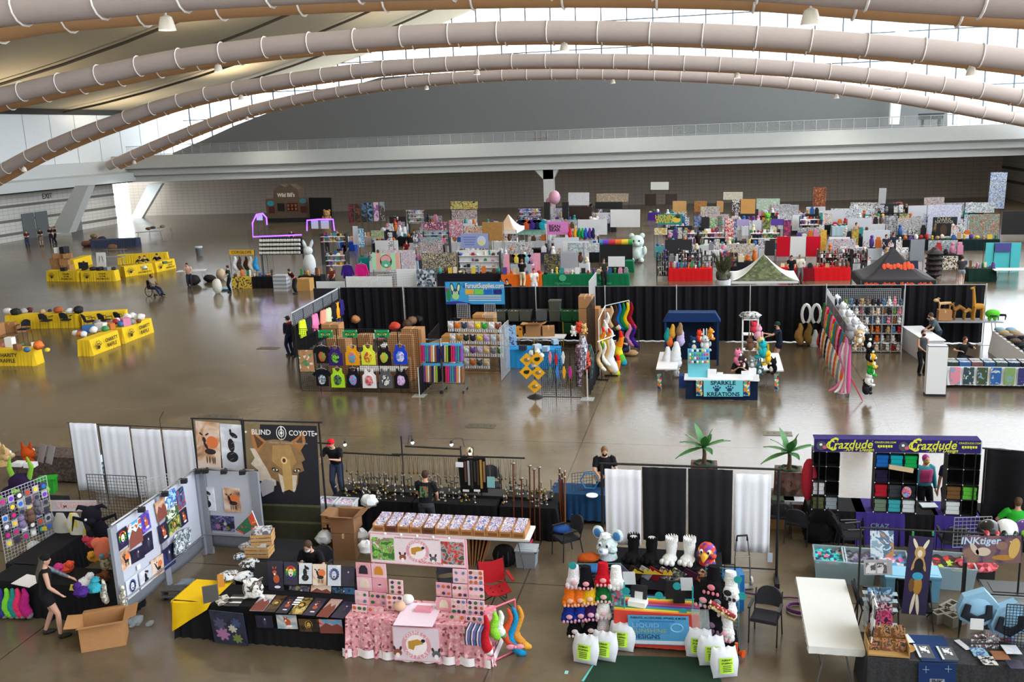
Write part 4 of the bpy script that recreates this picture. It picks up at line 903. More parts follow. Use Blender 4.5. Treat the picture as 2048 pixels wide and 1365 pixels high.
for i,(x,y)in enumerate(((47,1010),(62,1008),(75,1018),(50,1025),(64,1035),(47,1046))):
 lb,c,e=PT[i];plush(lb+' heaped on top of the badge grid',K(x,y+12,17.3-.12*i),.4+i,fur(c),.34,ears=e,group='plush heap above the badge grid')
for i,(x,y)in enumerate(((68,1095),(72,1108))):solo('plush_ball',MB(fur('#e4dfe2')).ell((0,0,0),.15 if i==0 else .11,wob=.05),('upper round white plush ball on the badge grid','lower small white plush ball on the badge grid')[i],'plush toy',K(x,y,17.2),smooth=True)
mb=MB(fur('#1e1c24'));mb.ell((0,0,0),(.22,.2,.2));mb.ell((.02,-.16,-.09),(.12,.12,.09));mb.tube([(0,.05,-.1),(.1,.1,-.4),(.3,.1,-.7),(.5,.0,-.85)],[.14,.17,.14,.05],10)
for s in(-1,1):mb.tube([(s*.1,0,.15),(s*.25,0,.2),(s*.34,.05,.1)],[.06,.05,.01],6);mb.tube([(s*.1,.1,-.2),(s*.45,.15,-.1),(s*.5,.1,-.4)],[.05,.04,.01],6)
mb.ell((-.05,-.24,-.02),.03,M('#d9d9d9'))
solo('plush_dragon',mb,'black plush dragon hanging at the right end of the lemon banner','plush toy',K(183,1030,17.2),.3,smooth=True)
mb=MB(fur('#cf6f55'));mb.ell((0,0,.1),(.2,.16,.26));mb.ell((-.12,0,.25),(.12,.1,.12));mb.ell((-.04,-.15,.02),(.05,.03,.05),M('#3a8a94',.2));mb.ell((.12,-.12,.04),(.05,.03,.05),M('#3a8a94',.2))
mb.tube([(0,0,-.05),(.02,0,-.4),(.05,0,-.8),(.0,0,-1.05)],[.14,.12,.11,.04],10,vor('#8a7a5a','#b5a58a','#5a5a44',scale=22))
solo('plush_squid',mb,'peach plush squid with big blue eyes and a scaly body, hanging beside the grey wall','plush toy',K(210,1108,15.9),.5,smooth=True)
for i,(x,y,c,lb)in enumerate(((190,1185,'#b9b4a6','grey-spotted'),(228,1195,'#6f7468','grey-green scaled'))):
 tailobj('%s plush tail hanging at the end of the black plush table'%lb,K(x+15,y-25,15.0),.3,.5,.07,vor(c,'#8a8478','#d9d6cc',scale=25),bend=.05)
for i,(x,y,c,lb)in enumerate(((122,1142,'#c23a7a','magenta'),(134,1140,'#d9583a','orange-red'),(171,1170,'#dcdce2','white'),(190,1180,'#3aa0b4','turquoise'),(165,1188,'#4a2a7a','purple'),(185,1088,'#b53a4a','dark red'),(190,1118,'#d99a3a','amber'),(205,1160,'#6a4026','brown'))):
 solo('plush_creature',MB(fur(c)).ell((0,0,.1),(.14,.13,.1),wob=.2,seed=i).ell((.05,-.1,.2),.08,wob=.2,seed=i+3),'%s shaggy plush creature lying on the black plush table'%lb,'plush toy',G(x,y+6,.745),i,smooth=True)
for i,(x,c,lb)in enumerate(((8,'#7acc3a','lime-green'),(20,'#2a8a8a','teal'),(30,'#e23a6a','hot-pink'),(43,'#b52a7a','magenta'),(-6,'#3a3a8a','indigo'))):
 p=K(x+3,1178,14.92);tailobj('%s fluffy costume leg with a grey foot on the black table front'%lb,p,.2,.62,.1,fur(c),fur('#8f8c90'),bend=.1,tipf=.8,name='plush_tail')
pic('white board with a yellow lemon emblem lying on the black plush table',G(40,1172,.75),.5,.38,M('#d6d3d4'),-.2,1.5,'sign','emblem_board')
pic('small yellow price card on the badge grid',K(88,1062,17.1),.14,.09,M('#d9c43a'),.2,0,'card','price_card');pic('yellow price card on the front of the black plush table',K(145,1182,15.0),.14,.12,M('#cfb83a'),0,.6,'card','price_card')
t=dtable(2.6,.8,(-18.3,22.5,0),0,'table with a brown patterned cloth at the back left, fox head on it',vor('#4a3c34','#5a4a40','#3a302c',scale=18),drops=(.05,.45,0,0))
beast_head('orange fox head with black ears on the brown-cloth table',G(58,925,.74),pi,fur('#b5481a'),fur('#b5481a'),'point',s=1.0)
beast_head('beige animal head at the left edge of the brown-cloth table',G(10,930,.74),pi*.8,fur('#b99a6a'),fur('#cbb48a'),'round',s=1.1)
for i,(x,y)in enumerate(((38,932),(62,934))):solo('paper_stack',MB(M('#d9d9dc')).box((0,0,.05),(.3,.22,.1)).box((.02,0,.11),(.26,.2,.02)),('left','right')[i]+' stack of white paper on the brown-cloth table','paper',G(x,y,.745),.1*i)
for i,(x,y)in enumerate(((80,925),(97,928))):pic('grey framed picture seen from behind on the brown-cloth table, the %s one'%('left','right')[i],G(x,y,.75),.34,.5,M('#8d8a90'),-.45,.35,'picture','framed_picture')
solo('striped_blanket',MB(stripes(('#1f5a60','#7a7078','#2a3a48','#9aa6a8'),.07,2)).box((0,0,0),(.04,.85,.62)),'teal striped blanket over the right end of the brown-cloth table','blanket',(-16.93,22.5,.42),.0)
solo('white_board',MB(M('#d3d8de')).box((0,0,0),(.03,.6,.2)),'white strip board leaning on the end of the brown-cloth table','board',(-16.88,22.3,.62),0)
tote(.45,.35,.4,G(97,985),.3,'bright green lidded crate on the floor by the brown-cloth table','#2a9a2e','#2a9a2e',name='green_crate')
mb=MB(fur('#2c1c3c'));mb.ell((0,0,.25),(.3,.25,.25),wob=.06);mb.ell((-.25,-.1,.05),(.22,.2,.15));mb.ell((.35,0,.1),(.25,.2,.14))
for(a,b_,c)in((-.15,0,.3),(.2,0,.3)):mb.tube([(a,b_,c),(a*1.6,b_,c+.35),(a*1.2,b_,c+.62)],[.07,.06,.02],8,fur('#7aac3a'))
for p in((-.05,-.2,.1),(-.4,-.15,-.08),(.6,-.05,.06)):mb.ell(p,(.12,.1,.09),fur('#84bb3a'))
solo('dragon_suit',mb,'purple and lime-green dragon costume piled behind the badge grid','costume',K(45,985,19.2),.2,smooth=True)
dtable(1.6,.8,(-16.6,19.2,0),0,'dark table below the purple dragon costume',fab('#1a1820'),h=.68)
# ================================================================ pink booth, jewellery booth, tail and paw booth
def vq(x0,y0,x1,y1,Y):return[K(x0,y0,Y),K(x1,y0,Y),K(x1,y1,Y),K(x0,y1,Y)]
def B(name,label,cat,x0,y0,x1,y1,Y,mat,thick=.02,fig=None,group=None,frame=None):return rect4(name,label,cat,vq(x0,y0,x1,y1,Y),mat,thick,fig,group,frame)
PK=M('#d99aa8',.7);PKL=M('#e6bcc8',.6)
floral=vor('#cf8c96','#cf8c96','#c97f8b','#d59aa2','#8a4450','#e0b4b8','#cf8c96',scale=22)
pt=dtable(2.62,.78,(-5.14,15.02,0),0,'pink flower-cloth table with a dog-head runner, front centre',floral,seed=3,amp=.03,flare=.06)
hem=MB(M('#e4dbe0',.8));hem.grid(lambda u,v:(-1.39+2.78*u,-.455-.035*sin(u*46)-.02*v,.16-.15*v),70,2);hem.grid(lambda u,v:(1.4+.02*v,-.46+.85*u+.01*sin(u*20),.16-.15*v),20,2);obj('lace_hem',hem,pt,smooth=True)
def F_cos(mb,w,h,y,wide=False):
 k=.44*h if not wide else .40*h;p1=M('#c98590');wt=M('#efe3e8')
 disc(mb,(0,-.02*h),k,k,M('#d79aa6'),y-.002,y,28);disc(mb,(0,-.02*h),k*.72,k*.72,wt,y-.003,y,28)
 arc_txt(mb,'COSMELL',k*.34,k*.85,2.5,.64,wt,(0,y-.004,-.02*h));arc_txt(mb,'COSPLAY',k*.34,k*.85,3.75,5.67,wt,(0,y-.004,-.02*h),inward=True)
 mb.prism([(-.55*k,.2*k),(.1*k,.38*k),(.5*k,.2*k),(.45*k,.05*k),(-.1*k,-.1*k),(-.2*k,-.4*k),(-.55*k,-.3*k)],y-.006,y,M('#b98a34'));mb.prism([(-.1*k,-.12*k),(.42*k,.0),(.3*k,-.3*k),(-.05*k,-.35*k)],y-.007,y,wt);disc(mb,(.48*k,.28*k),.14*k,.12*k,DARKM,y-.008,y)
 for s,c in((-1,'#8a4a34'),(1,'#5a5a66')):
  cx=s*k*1.32;disc(mb,(cx,-.28*h),.3*k,.26*k,M(c),y-.003,y,12);disc(mb,(cx,-.36*h),.15*k,.18*k,wt,y-.005,y,10)
  for e in(-1,1):disc(mb,(cx+e*.22*k,-.14*h),.09*k,.16*k,M('#3a2a2c'),y-.004,y,8,roll=-e*.3)
R0=[K(786,1255,14.53),K(880,1258,14.53),K(879,1320,14.5),K(787,1310,14.5)]
for p in R0[2:]:p.z=.06
o=rect4('table_runner','white runner with the dog-head emblem hanging down the pink table front','runner',R0,M('#d8c6d4'),.012,F_cos,frame=PK)
rect4('table_runner','pale pink runner lying across the middle of the pink table','runner',[G(806,1206,.755),G(872,1208,.755),G(881,1256,.755),G(789,1251,.755)],M('#e6d2e2'),.008)
def F_board(kind):
 rnd=random.Random(kind)
 def F(mb,w,h,y):
  cs=('#2f6a3a','#6a3f2a','#3a3a4c','#5a7a9a','#b5622a','#c9b7a0')
  if kind<4:c=('#26222e','#c9862a','#d8cbb6','#3a3640')[kind];mb.prism([(-.3*w,-.28*h),(.3*w,-.28*h),(.28*w,.1*h),(.14*w,.33*h),(-.14*w,.33*h),(-.28*w,.1*h)],y-.012,y,M(c))if kind<3 else disc(mb,(0,0),.14*w,.14*w,vor('#222226','#d9d9dc',scale=40),y-.003,y,4,pi/4)
  else:
   nx,nz=max(2,round(w/.11)),max(2,round(h/.11))
   for i in range(nx):
    for j in range(nz):disc(mb,((i+.5)/nx*w-w/2,(j+.5)/nz*h-h/2),.032,.036*rnd.uniform(.7,1.2),M(rnd.choice(cs)),y-.01,y,8,rnd.uniform(0,3))
 return F
PB=[('hat board with a navy knit hat, top left of the pink table',[(711,1125),(741,1127),(743,1155),(713,1153)],0,15.33),('hat board with an orange knit hat',[(742,1127),(772,1129),(773,1157),(744,1155)],1,15.33),('hat board with a cream knit hat',[(713,1154),(743,1156),(745,1183),(715,1181)],2,15.3),('board with a dark printed square',[(744,1156),(774,1158),(775,1186),(746,1184)],3,15.3),('button board right of the hats',[(777,1159),(806,1162),(807,1190),(779,1188)],4,15.25),('keychain board low left under the cream hat',[(712,1182),(739,1184),(735,1210),(708,1206)],5,15.1),('ring pin board next to the keychains',[(741,1185),(775,1188),(771,1213),(739,1210)],6,15.1),('sparkling charm board by the runner',[(776,1190),(808,1192),(804,1222),(772,1219)],7,15.0),('price sheet board with white cards at the left corner',[(708,1211),(738,1213),(732,1244),(701,1239)],8,14.85),('sticker board with pale animal stickers',[(739,1214),(771,1217),(764,1247),(733,1244)],9,14.85),('lizard charm board, top of the right pink stack',[(905,1138),(934,1140),(935,1168),(906,1166)],10,15.3),('green frog board at the top right',[(936,1140),(966,1142),(968,1171),(937,1169)],11,15.3),('fox sticker board left of the right stack',[(871,1165),(902,1167),(904,1195),(873,1192)],12,15.25),('brown bear sticker board',[(904,1168),(935,1170),(936,1198),(905,1196)],13,15.25),('lip pin board at the right edge',[(937,1170),(968,1172),(969,1200),(938,1198)],14,15.2),('cream hat board on the right stack',[(873,1195),(904,1197),(902,1222),(872,1220)],2,15.1),('green enamel pin board',[(904,1198),(935,1200),(931,1229),(901,1227)],15,15.0),('colourful heart pin board',[(936,1200),(971,1203),(968,1232),(933,1229)],16,15.0),('small face pin board at the front right',[(901,1229),(932,1231),(928,1262),(897,1258)],17,14.8),('lanyard strip board at the front right corner',[(934,1232),(968,1234),(965,1265),(930,1262)],18,14.8)]
for i,(lb,q,k,Y)in enumerate(PB):rect4('display_board','pink '+lb,'display board',[K(x,y,Y)for x,y in q],PKL if i%3 else PK,.02,F_board(k),'pink display boards')
t=thing('booth_banner','pink framed banner with two costume photos beside a dog-head emblem over the pink table','banner',(0,0,0));Yb=15.42
def F_ban(mb,w,h,y):
 F_cos(mb,w,h,y,True)
 for s,m in((-1,art('#3a6a34','#7ac04a','#8a7a66','#d9d4c8','#5a4a3a',scale=6)),(1,art('#6a4a44','#c9402a','#9a9aa4','#4a4a40','#b5a59a',scale=6))):mb.box((s*.37*w,y-.002,-.01*h),(.24*w,.004,.8*h),mat=m)
 txt(mb,'fursuits, accessories, apparel, keychains & more',.045,M('#b0707c'),(0,y-.003,.43*h));txt(mb,'POPUNICORN',.07,M('#c94a5a'),(.14*w,y-.003,-.42*h))
rect4('banner_cloth',None,'',[K(738,1066,Yb),K(931,1080,Yb),K(934,1136,Yb),K(742,1125,Yb)],M('#e2d3da'),.015,F_ban,frame=PK).parent=t
for x,y in((742,1068),(931,1082)):p=K(x,y,Yb);obj('post',MB(PK).cyl((p.x,Yb+.03,.75),.015,p.z-.75,8),t)
for i in range(5):p=K(770+32*i,1068+2.4*i,Yb);obj('clip',MB(WHT).ell(p,.025),t)
for i,(x,y,c,lb)in enumerate(((884,1214,'#e6e0d8','white knit cap'),(816,1208,'#d9dcd4','small white plush dinosaur'),(800,1222,'#c9a58a','row of tan charms'),(848,1222,'#d28a9a','pink folded card'))):
 mb=MB(M(c,.8));mb.box((0,0,.03),(.3,.16,.06))if i==3 else mb.ell((0,0,.09),(.12,.1,.09),wob=.05);solo('table_good',mb,lb+' on the pink table beside the runner','goods',G(x,y,.76),0,smooth=i!=3)
for i in range(12):p=G(936+2.7*i,1252+.3*i,.79);solo('lanyard',MB(M(('#2a2a3a','#c9ccd6','#7a4a8a','#3a6a9a')[i%4])).tube([p+Vector((0,.1,0)),p+Vector((0,-.17,0)),p+Vector((.0,-.24,-.12)),p+Vector((.01,-.25,-.22))],.012,5),'striped lanyard over the right front edge of the pink table','lanyard',group='lanyards on the pink table')
chair((-5.05,16.7,0),.35,'black armchair behind the pink table')
t=thing('camp_chair','red folding camp chair behind the pink table','chair',G(990,1222)+Vector((0,.2,0)),.5);rd=fab('#a51a22')
obj('seat',MB(rd).grid(lambda u,v:((u-.5)*.5,(v-.5)*.46,.38-.05*sin(pi*u)),6,4),t,solid=.02);obj('backrest',MB(rd).grid(lambda u,v:((u-.5)*.52,.25+.14*v,.42+.4*v-.04*sin(pi*u)),6,4),t,solid=.02)
for s in(-1,1):
 for k in(-1,1):obj('leg',MB(BLK).tube([(s*.27,k*.24,0),(-s*.1,-k*.1,.36)],.012,6),t)
 obj('arm',MB(rd).box((s*.29,0,.6),(.06,.45,.02)),t);obj('back_post',MB(BLK).tube([(s*.27,.24,0),(s*.27,.4,.85)],.012,6),t)
a,b=G(974,1331),G(1034,1302);a1,b1=a+Vector((0,0,1.02)),b+Vector((0,0,1.0))
t=thing('tail_rack','pink pipe rack with plush tails at the right end of the pink table','rack');pm=M('#d9627a',.5)
for nm,P in(('base_bar',[a,b]),('upright',[a,a1]),('upright',[b,b1]),('top_bar',[a1,b1])):obj(nm,MB(pm).tube([p+Vector((0,0,.02))for p in P],.016,8),t)
for i,(f,c,tp,L,r,lb)in enumerate(((.15,'#b5202a','#e6e0dc',.75,.09,'red and white'),(.38,'#86c93a','#86c93a',.5,.09,'lime-green'),(.52,'#d9dcd2','#6a8a5a',.5,.08,'green-flecked white'),(.72,'#c9502e','#c9502e',.8,.07,'rust-red'),(.83,'#1f84b5','#1f84b5',.95,.085,'bright blue'),(.96,'#c98a3a','#d9a03e',.85,.085,'golden orange'))):
 tailobj(lb+' plush tail on the pink pipe rack',lerp(a1,b1,f)+Vector((.03*i-.05,-.1,-.04)),facing(a,b)-.5,L,r,fur(c),fur(tp),bend=.22 if i>2 else .1)
bw_=MB(M('#d98aa0'));bw_.ell((-.08,0,0),(.08,.03,.05)).ell((.08,0,0),(.08,.03,.05)).ell((0,-.01,0),.03);solo('bow',bw_,'pink bow tied around the blue plush tail','bow',lerp(a1,b1,.83)+Vector((.12,-.26,-.72)),.2,smooth=True)
def cord(label,pts,c,r=.012,z=.012):return solo('floor_cable',MB(M(c,.5)).tube([G(x,y)+Vector((0,0,z))for x,y in pts],r,6),label,'cord',smooth=True)
cord('hot-pink cord running on the floor past the chair by the tray table',[(1045,1118),(1053,1105),(1060,1090),(1076,1063)],'#e23a6a',.025,.025);cord('thin dull-pink cord on the floor behind the tray table legs',[(950,1119),(990,1122),(1040,1121),(1052,1108)],'#9a4a5c')
cord('purple cord running right from the hand truck',[(1480,1185),(1510,1190),(1540,1197),(1580,1196),(1600,1198)],'#6a2a72')
for i,(x,y)in enumerate(((1538,1197),(1600,1222))):
 c=G(x,y);solo('cord_coil',MB(M('#6a2a72',.5)).tube([c+Vector((.25*cos(g*.5)*(1+.05*sin(g)),.2*sin(g*.5)*(1+.06*cos(g*1.3)),.02+.0012*g))for g in range(52)],.013,5),('coil of purple cord on the open floor beside the chair','coil of purple cord by the white table')[i],'cord')
# ---------------------------------------------------------------- tray table and jewellery stand
ftable(3.6,.76,(-5.55,18.65,0),0,'grey folding table carrying a long row of wooden trays')
bagA=art('#d6d3dc','#a58ab5','#e9e6ea','#6a7ab5','#d9c9d2',scale=9,rough=.2)
t0=None
for i in range(12):
 x=-7.12+.285*i;d=i in(1,4);L='wooden tray of bagged goods, %s from the left on the folding table'%nth(i)
 t=thing('wooden_tray',L,'tray',(x,18.62,.745),0,'wooden trays of bagged goods');wm=M('#7a4a30' if d else '#b9834f',.6,0,0,9,.2)
 f=MB(wm);f.box((0,-.3,.07),(.275,.015,.14)).box((0,.3,.1),(.275,.015,.2)).box((0,0,.008),(.275,.6,.016))
 for s in(-1,1):f.box((s*.13,0,.09),(.015,.6,.17))
 obj('tray',f,t);obj('inset_panel',MB(M('#5a3320' if d else '#8a5a34')).box((0,-.31,.065),(.2,.008,.07)),t)
 for k in range(5):obj('goods_bag',MB(bagA).box((0,-.2+.1*k,.13+.01*k),(.23,.015,.17),rx=-.9),t)
for i,(x,y)in enumerate(((658,1018),(698,1020))):tote(.42,.4,.28,G(x-3,y+6,.75),0,('left','right')[i]+' clear tote of bagged goods on the wooden-topped table',clear('#dfe4e8',.45,.2),None,art('#8a6ab0','#d9d4e2','#c98aa8','#5a6ab0',scale=9))
ftable(1.5,.7,(-8.75,19.0,0),0,'wooden-topped folding table under the clear totes',top='#a8743f')
carton(.5,.45,.62,(-8.0,18.55,0),.1,'tall plain cardboard box between the tote table and the tray table',c='#7d5a3e');carton(.55,.5,.38,(-8.0,18.62,.63),.0,'open cardboard box on top of the tall one by the trays',True,'#8a6344')
for i,(x,y,w,h)in enumerate(((655,1100,.5,.35),(690,1108,.42,.3))):carton(w,.4,h,G(x,y)+Vector((0,.2,0)),.1*i,('left','right')[i]+' cardboard box of bags under the tote table',True,'#a8703e')
for i,(x,y)in enumerate(((740,1012),(720,1080),(650,1085),(735,1105))):solo('plastic_bag',MB(M('#dfe2e6',.3)).ell((0,0,.12),(.2,.16,.15),wob=.2,seed=i),('white plastic bag','clear bag of parts','bag of white cloth','bag with an orange edge')[i]+(' beside the first wooden tray',' below the tall cardboard box',' in the left box under the tote table',' behind the pink boards')[i],'bag',G(x,y,(.8,.3,.33,.4)[i]),smooth=True)
for i in range(6):solo('wooden_screen',MB(M('#9a6c40',.6,0,0,9,.2)).box((0,0,.33),(.03,.5,.66),ry=.06*i),'wooden frame leaning under the tray table, %s from the left'%nth(i),'wooden frame',(-5.12+.07*i,18.7,0),0,'wooden frames under the tray table')
t=thing('backpack','black backpack standing under the right end of the tray table','bag',(-4.35,18.5,0));obj('body',MB(fab('#141417')).ell((0,0,.25),(.27,.15,.27),wob=.04),t,smooth=True);obj('strap',MB(BLK).tube([(-.1,-.15,.4),(-.12,-.2,.25),(-.1,-.15,.08)],.02,6).tube([(.1,-.15,.4),(.12,-.2,.25),(.1,-.15,.08)],.02,6),t)
tote(.45,.38,.38,(-3.88,18.62,0),0,'grey tote standing under the right end of the tray table','#8d959e','#a7aeb5')
chair((-3.1,19.15,0),-.9,'black armchair at the right end of the tray table, blue cloth on it')
solo('folded_cloth',MB(fab('#2a56a5')).ell((0,0,.06),(.22,.18,.08),wob=.1),'blue folded cloth on the chair at the end of the tray table','cloth',(-3.2,19.35,.49),smooth=True)
JY=20.4
for i,(x,w,lb)in enumerate(((-7.9,2.0,'left'),(-5.85,2.0,'middle'),(-4.1,1.3,'right'))):dtable(w,.95,(x,JY,0),0,'black-covered jewellery table, %s of three'%lb,fab('#121216'),h=.78,amp=.02,seed=i)
t=thing('hanging_rail','black pipe rails and posts above the jewellery tables','rack')
for P in([K(632,886,JY),K(662,888,JY)],[K(686,906,JY),K(800,912,JY)],[K(784,909,JY),K(1050,917,JY)],[K(810,893,JY-.3),K(922,899,JY-.3)]):obj('rail',MB(BLK).tube(P,.022,8),t)
for x,y in((682,905),(802,873),(921,893),(960,914)):p=K(x,y,JY);obj('post',MB(BLK).cyl((p.x,JY,.78),.018,p.z-.78,8),t)
silver=met('#9c988f',.35);brass=met('#7a602e',.4)
rn=random.Random(9);protoN=[]
for k in range(3):
 mb=MB((silver,brass,M('#3a3230'))[k]);L=(.45,.38,.55)[k];mb.tube([(-.03,0,0),(-.005,0,-L),(.005,0,-L),(.03,0,0)],.0045,4).ell((0,-.005,-L-.025),(.025,.012,.035),n=8,m=6)
 protoN.append(mb.mesh('necklace'))
for i in range(46):
 x=lerp(692,1040,i/45)+rn.uniform(-3,3)
 if 915<x<978:continue
 p=K(x,908+(x-692)*.027+2,JY);k=rn.randrange(3)
 tag(obj('necklace',protoN[k],None,p+Vector((0,-.02,0))),'thin %s necklace hanging from the black jewellery rail'%('silver','brass','dark cord')[k],'necklace',('silver','brass','dark cord')[k]+' necklaces on the rail')
prototy=[]
for k in range(4):
 mb=MB((silver,brass,silver,M('#2c2624',.4))[k])
 if k==0:mb.lathe([(.03,0),(.012,.02),(.01,.1),(.028,.13),(.012,.17)],n=8)
 elif k==1:mb.ell((0,0,.03),(.035,.03,.03),n=8,m=5).ell((.02,0,.06),.018,n=6,m=4)
 elif k==2:mb.tube([(0,0,0),(0,0,.2)],.008,5).box((0,0,.2),(.09,.03,.035))
 else:mb.tube([(0,0,0),(0,0,.3)],.009,5).ell((0,0,.31),(.02,.02,.025),silver,n=6,m=4)
 prototy.append(mb.mesh('trinket'))
KN=('small silver figurine','small brass trinket','small silver-headed hammer','dark stick with a silver knob')
for i in range(260):
 u=rn.random();v=rn.random();x=lerp(-8.8,-3.55,u);k=rn.choice((0,0,1,1,0,2,3))
 if-5.35<x<-4.75:continue
 y=lerp(JY-.4,JY+.4,v)if k<2 else JY+.36+rn.uniform(-.05,.05)
 tag(obj('trinket',prototy[k],None,(x,y,.79+(.06 if v>.5 else 0)),rn.uniform(0,6)),KN[k]+' set out on the black jewellery tables','trinket',KN[k]+'s on the jewellery tables')
rs=thing('display_riser','low black riser along the back of the jewellery tables','stand',(-6.2,JY+.2,.785));obj('step',MB(BLK).box((0,0,.03),(5.2,.45,.06)),rs)
t=thing('belt_board','black display board hung with belts on the jewellery stand','display board',(0,0,0));q=vq(918,916,974,986,JY-.25)
rect4('board',None,'',q,fab('#101013'),.04).parent=t
for i,c in enumerate(('#5a3a2a','#9a9aa0','#2a2624','#2c2a28','#3a2e26','#a8813a','#8a6a44')):p=K(930+6.2*i,924,JY-.29);obj('belt',MB(M(c,.5)).box((p.x,p.y,p.z-.25-.03*(i%3)),(.05,.012,.5+.1*(i%3))),t)
for i,(x,y,w,c)in enumerate(((919,935,.18,'#d9dbe2'),(982,976,.18,'#7ab0b5'),(932,984,.15,'#d9d9de'),(954,984,.15,'#dfdfe2'))):pic(('white price card on the left edge of the belt board','blue-green card at the right foot of the belt board','left small white card at the foot of the belt board','right small white card at the foot of the belt board')[i],K(x,y,JY-.32),w,(.12,.26,.05,.05)[i],M(c),0,.1,'card','price_card')
for i,(x,yt,yb_)in enumerate(((1026,930,1022),(1043,960,1020),(1059,935,1024),(1068,942,1026),(1078,938,1030))):
 p=K(x,yb_,JY-.55);p.z=.02;q=K(x,yt,JY-.5);mb=MB(M('#5a2c1a',.3));mb.tube([p,q],.016,6).ell(q+Vector((0,0,.03)),(.05,.03,.03),silver);solo('walking_stick',mb,'dark wooden walking stick leaning on the right jewellery table, %s from the left'%nth(i),'stick',group='leaning walking sticks',smooth=True)
for i in range(7):p=Vector((-3.38+.035*(i%3),JY-.1+.05*(i//3),0));solo('walking_stick',MB(M(('#6a3820','#4a2414','#7a4a2a')[i%3],.3)).tube([p,p+Vector((.03*(i%3-1),0,1.3+.04*i))],.02,6).ell(p+Vector((.03*(i%3-1),0,1.33+.04*i)),.03,silver if i else M('#2a3a8a')),'walking stick in the upright bundle at the end of the jewellery stand','stick',group='upright bundle of walking sticks',smooth=True)
for i,(x,y,dx)in enumerate(((690,890,-12),(825,886,-20),(903,890,20),(940,908,0))):
 p=K(x,y,JY-.35);t=thing('clip_lamp','lit black clip lamp above the jewellery tables, %s from the left'%nth(i),'lamp',p,0,'lit clip lamps on the jewellery stand')
 obj('arm',MB(BLK).tube([(dx*.011,.3,-.15),(dx*.009,.3,.06),(dx*.003,.15,.12),(0,0,.07)],.008,6),t);obj('lamp_head',MB(BLK).tube([(0,0,.1),(0,0,.03)],[.02,.04],8),t);obj('bulb',MB(glow('#fff1da',12)).ell((0,0,0),.035),t,smooth=True)
person('person in bright red cap and dark shirt leaning over the jewellery rail',G(664,890,1.5)*1-Vector((0,-.2,1.5)),0,1.72,22,0,hl=(.1,-.5,1.22),hr=(-.2,-.5,1.15),shirt='#1b1c22',pants='#39405a',hat='cap',hathex='#c92028',vox=.018)
person('person with dark hair and a green-printed black shirt, back turned, before the jewellery tables',G(848,950,1.62)*1-Vector((0,0,1.62)),pi,1.7,6,0,hl=(.25,-.35,.95),hr=(-.2,-.3,.95),shirt='#15171d',pants='#33363c',hair='#3a241c',vox=.016,emblem=('#1a1c22','#3a7a4a','#c9402a','#d9d9e0'),nod=10)
person('person with pale blond hair bending behind the belt board',G(940,903,1.5)*1-Vector((0,-.25,1.5)),0,1.68,28,0,shirt='#16161a',hair='#d9c9a8',vox=.02)
chair((-5.45,22.0,0),.3,'black armchair on the aisle side of the jewellery stand')
cord('white cord looping under the left jewellery table',[(672,1000),(690,985),(705,990),(730,990)],'#d9dde2',.01,.35)
# ---------------------------------------------------------------- paw booth
rk=thing('backdrop_rack','tall black pipe rack with white and black cloths behind the costume heads','rack');RY=18.55
p0,p1=K(1203,924,RY),K(1558,934,RY);z0=2.42
for x,y in((p0.x,RY),(p1.x,RY)):obj('post',MB(BLK).cyl((x,y,0),.028,z0,8),rk);obj('foot',MB(BLK).box((x,y-.1,.05),(.09,.5,.1)),rk)
obj('crossbar',MB(BLK).tube([(p0.x-.05,RY,z0),(p1.x+.05,RY,z0)],.025,8),rk);obj('lower_bar',MB(BLK).tube([(p0.x,RY,.25),(p1.x,RY,.25)],.016,6),rk)
for i,(x0,x1,yt,yb_,c,lb)in enumerate(((1209,1282,931,1088,'#e4e5ee','left white cloth'),(1284,1373,928,1080,'#131318','left black cloth'),(1376,1466,929,1125,'#15151a','right black cloth'),(1469,1543,941,1103,'#e6e8f0','right white cloth'))):
 a,b=K(x0,yt,RY-.04),K(x1,yt,RY-.04);zt=z0-.03 if 0<i<3 else z0-.1
 sheet('hanging_cloth',b.x-a.x,zt-K(x0,yb_,RY-.04).z,M(c,.9,0,.1,25,.04),lb+' hanging on the tall black pipe rack','cloth',((a.x+b.x)/2,RY-.05,zt),0,.015,4,seed=i,taper=.03)
solo('price_tag',MB(M('#b9c6d6')).box((0,0,0),(.1,.01,.2)),'pale blue tag tied at the lower right of the tall black rack','tag',K(1540,1116,RY-.05))
dtable(2.35,.8,(-.95,17.25,0),0,'table under patterned cloths carrying the costume heads and feet',fab('#17171d'),h=.98,amp=.01)
HZ=1.0
FB=[('grey-blue knit','#6a6d86',1243),('dark brown striped','#3a3020',1270),('pale plaid','#a8a8b5',1290),('dark red','#8a1a2a',1308),('purple leopard','#8a6a90',1330),('multicolour stripe','#6a7a6a',1355),('plum','#4a2038',1378),('orange leopard','#c9703a',1405)]
for i,(lb,c,x)in enumerate(FB):
 a=K(x,1128,16.85);m=fab(c)if i not in(4,5,7)else vor(c,'#3a2a3a','#d9c9b0',c,scale=26)
 mb=MB(m);mb.box((0,0,-.10),(.27,.012,.26),rx=.25,ry=pi/4 if i in(0,7)else .5);solo('cloth_swatch',mb,lb+' fabric swatch draped over the front of the costume head table','cloth',(a.x,16.78-.015*(i%2),HZ-.02))
t=thing('zigzag_trim','yellow zigzag-edged strip below the fabric swatches','trim strip',K(1305,1147,16.74));ym=MB(M('#d9b52a'));ym.box((0,0,0),(.75,.01,.05))
for k in range(8):ym.prism([(-.37+.094*k,.02),(-.28+.094*k,.02),(-.325+.094*k,.09)],-.005,.005)
obj('strip',ym,t)
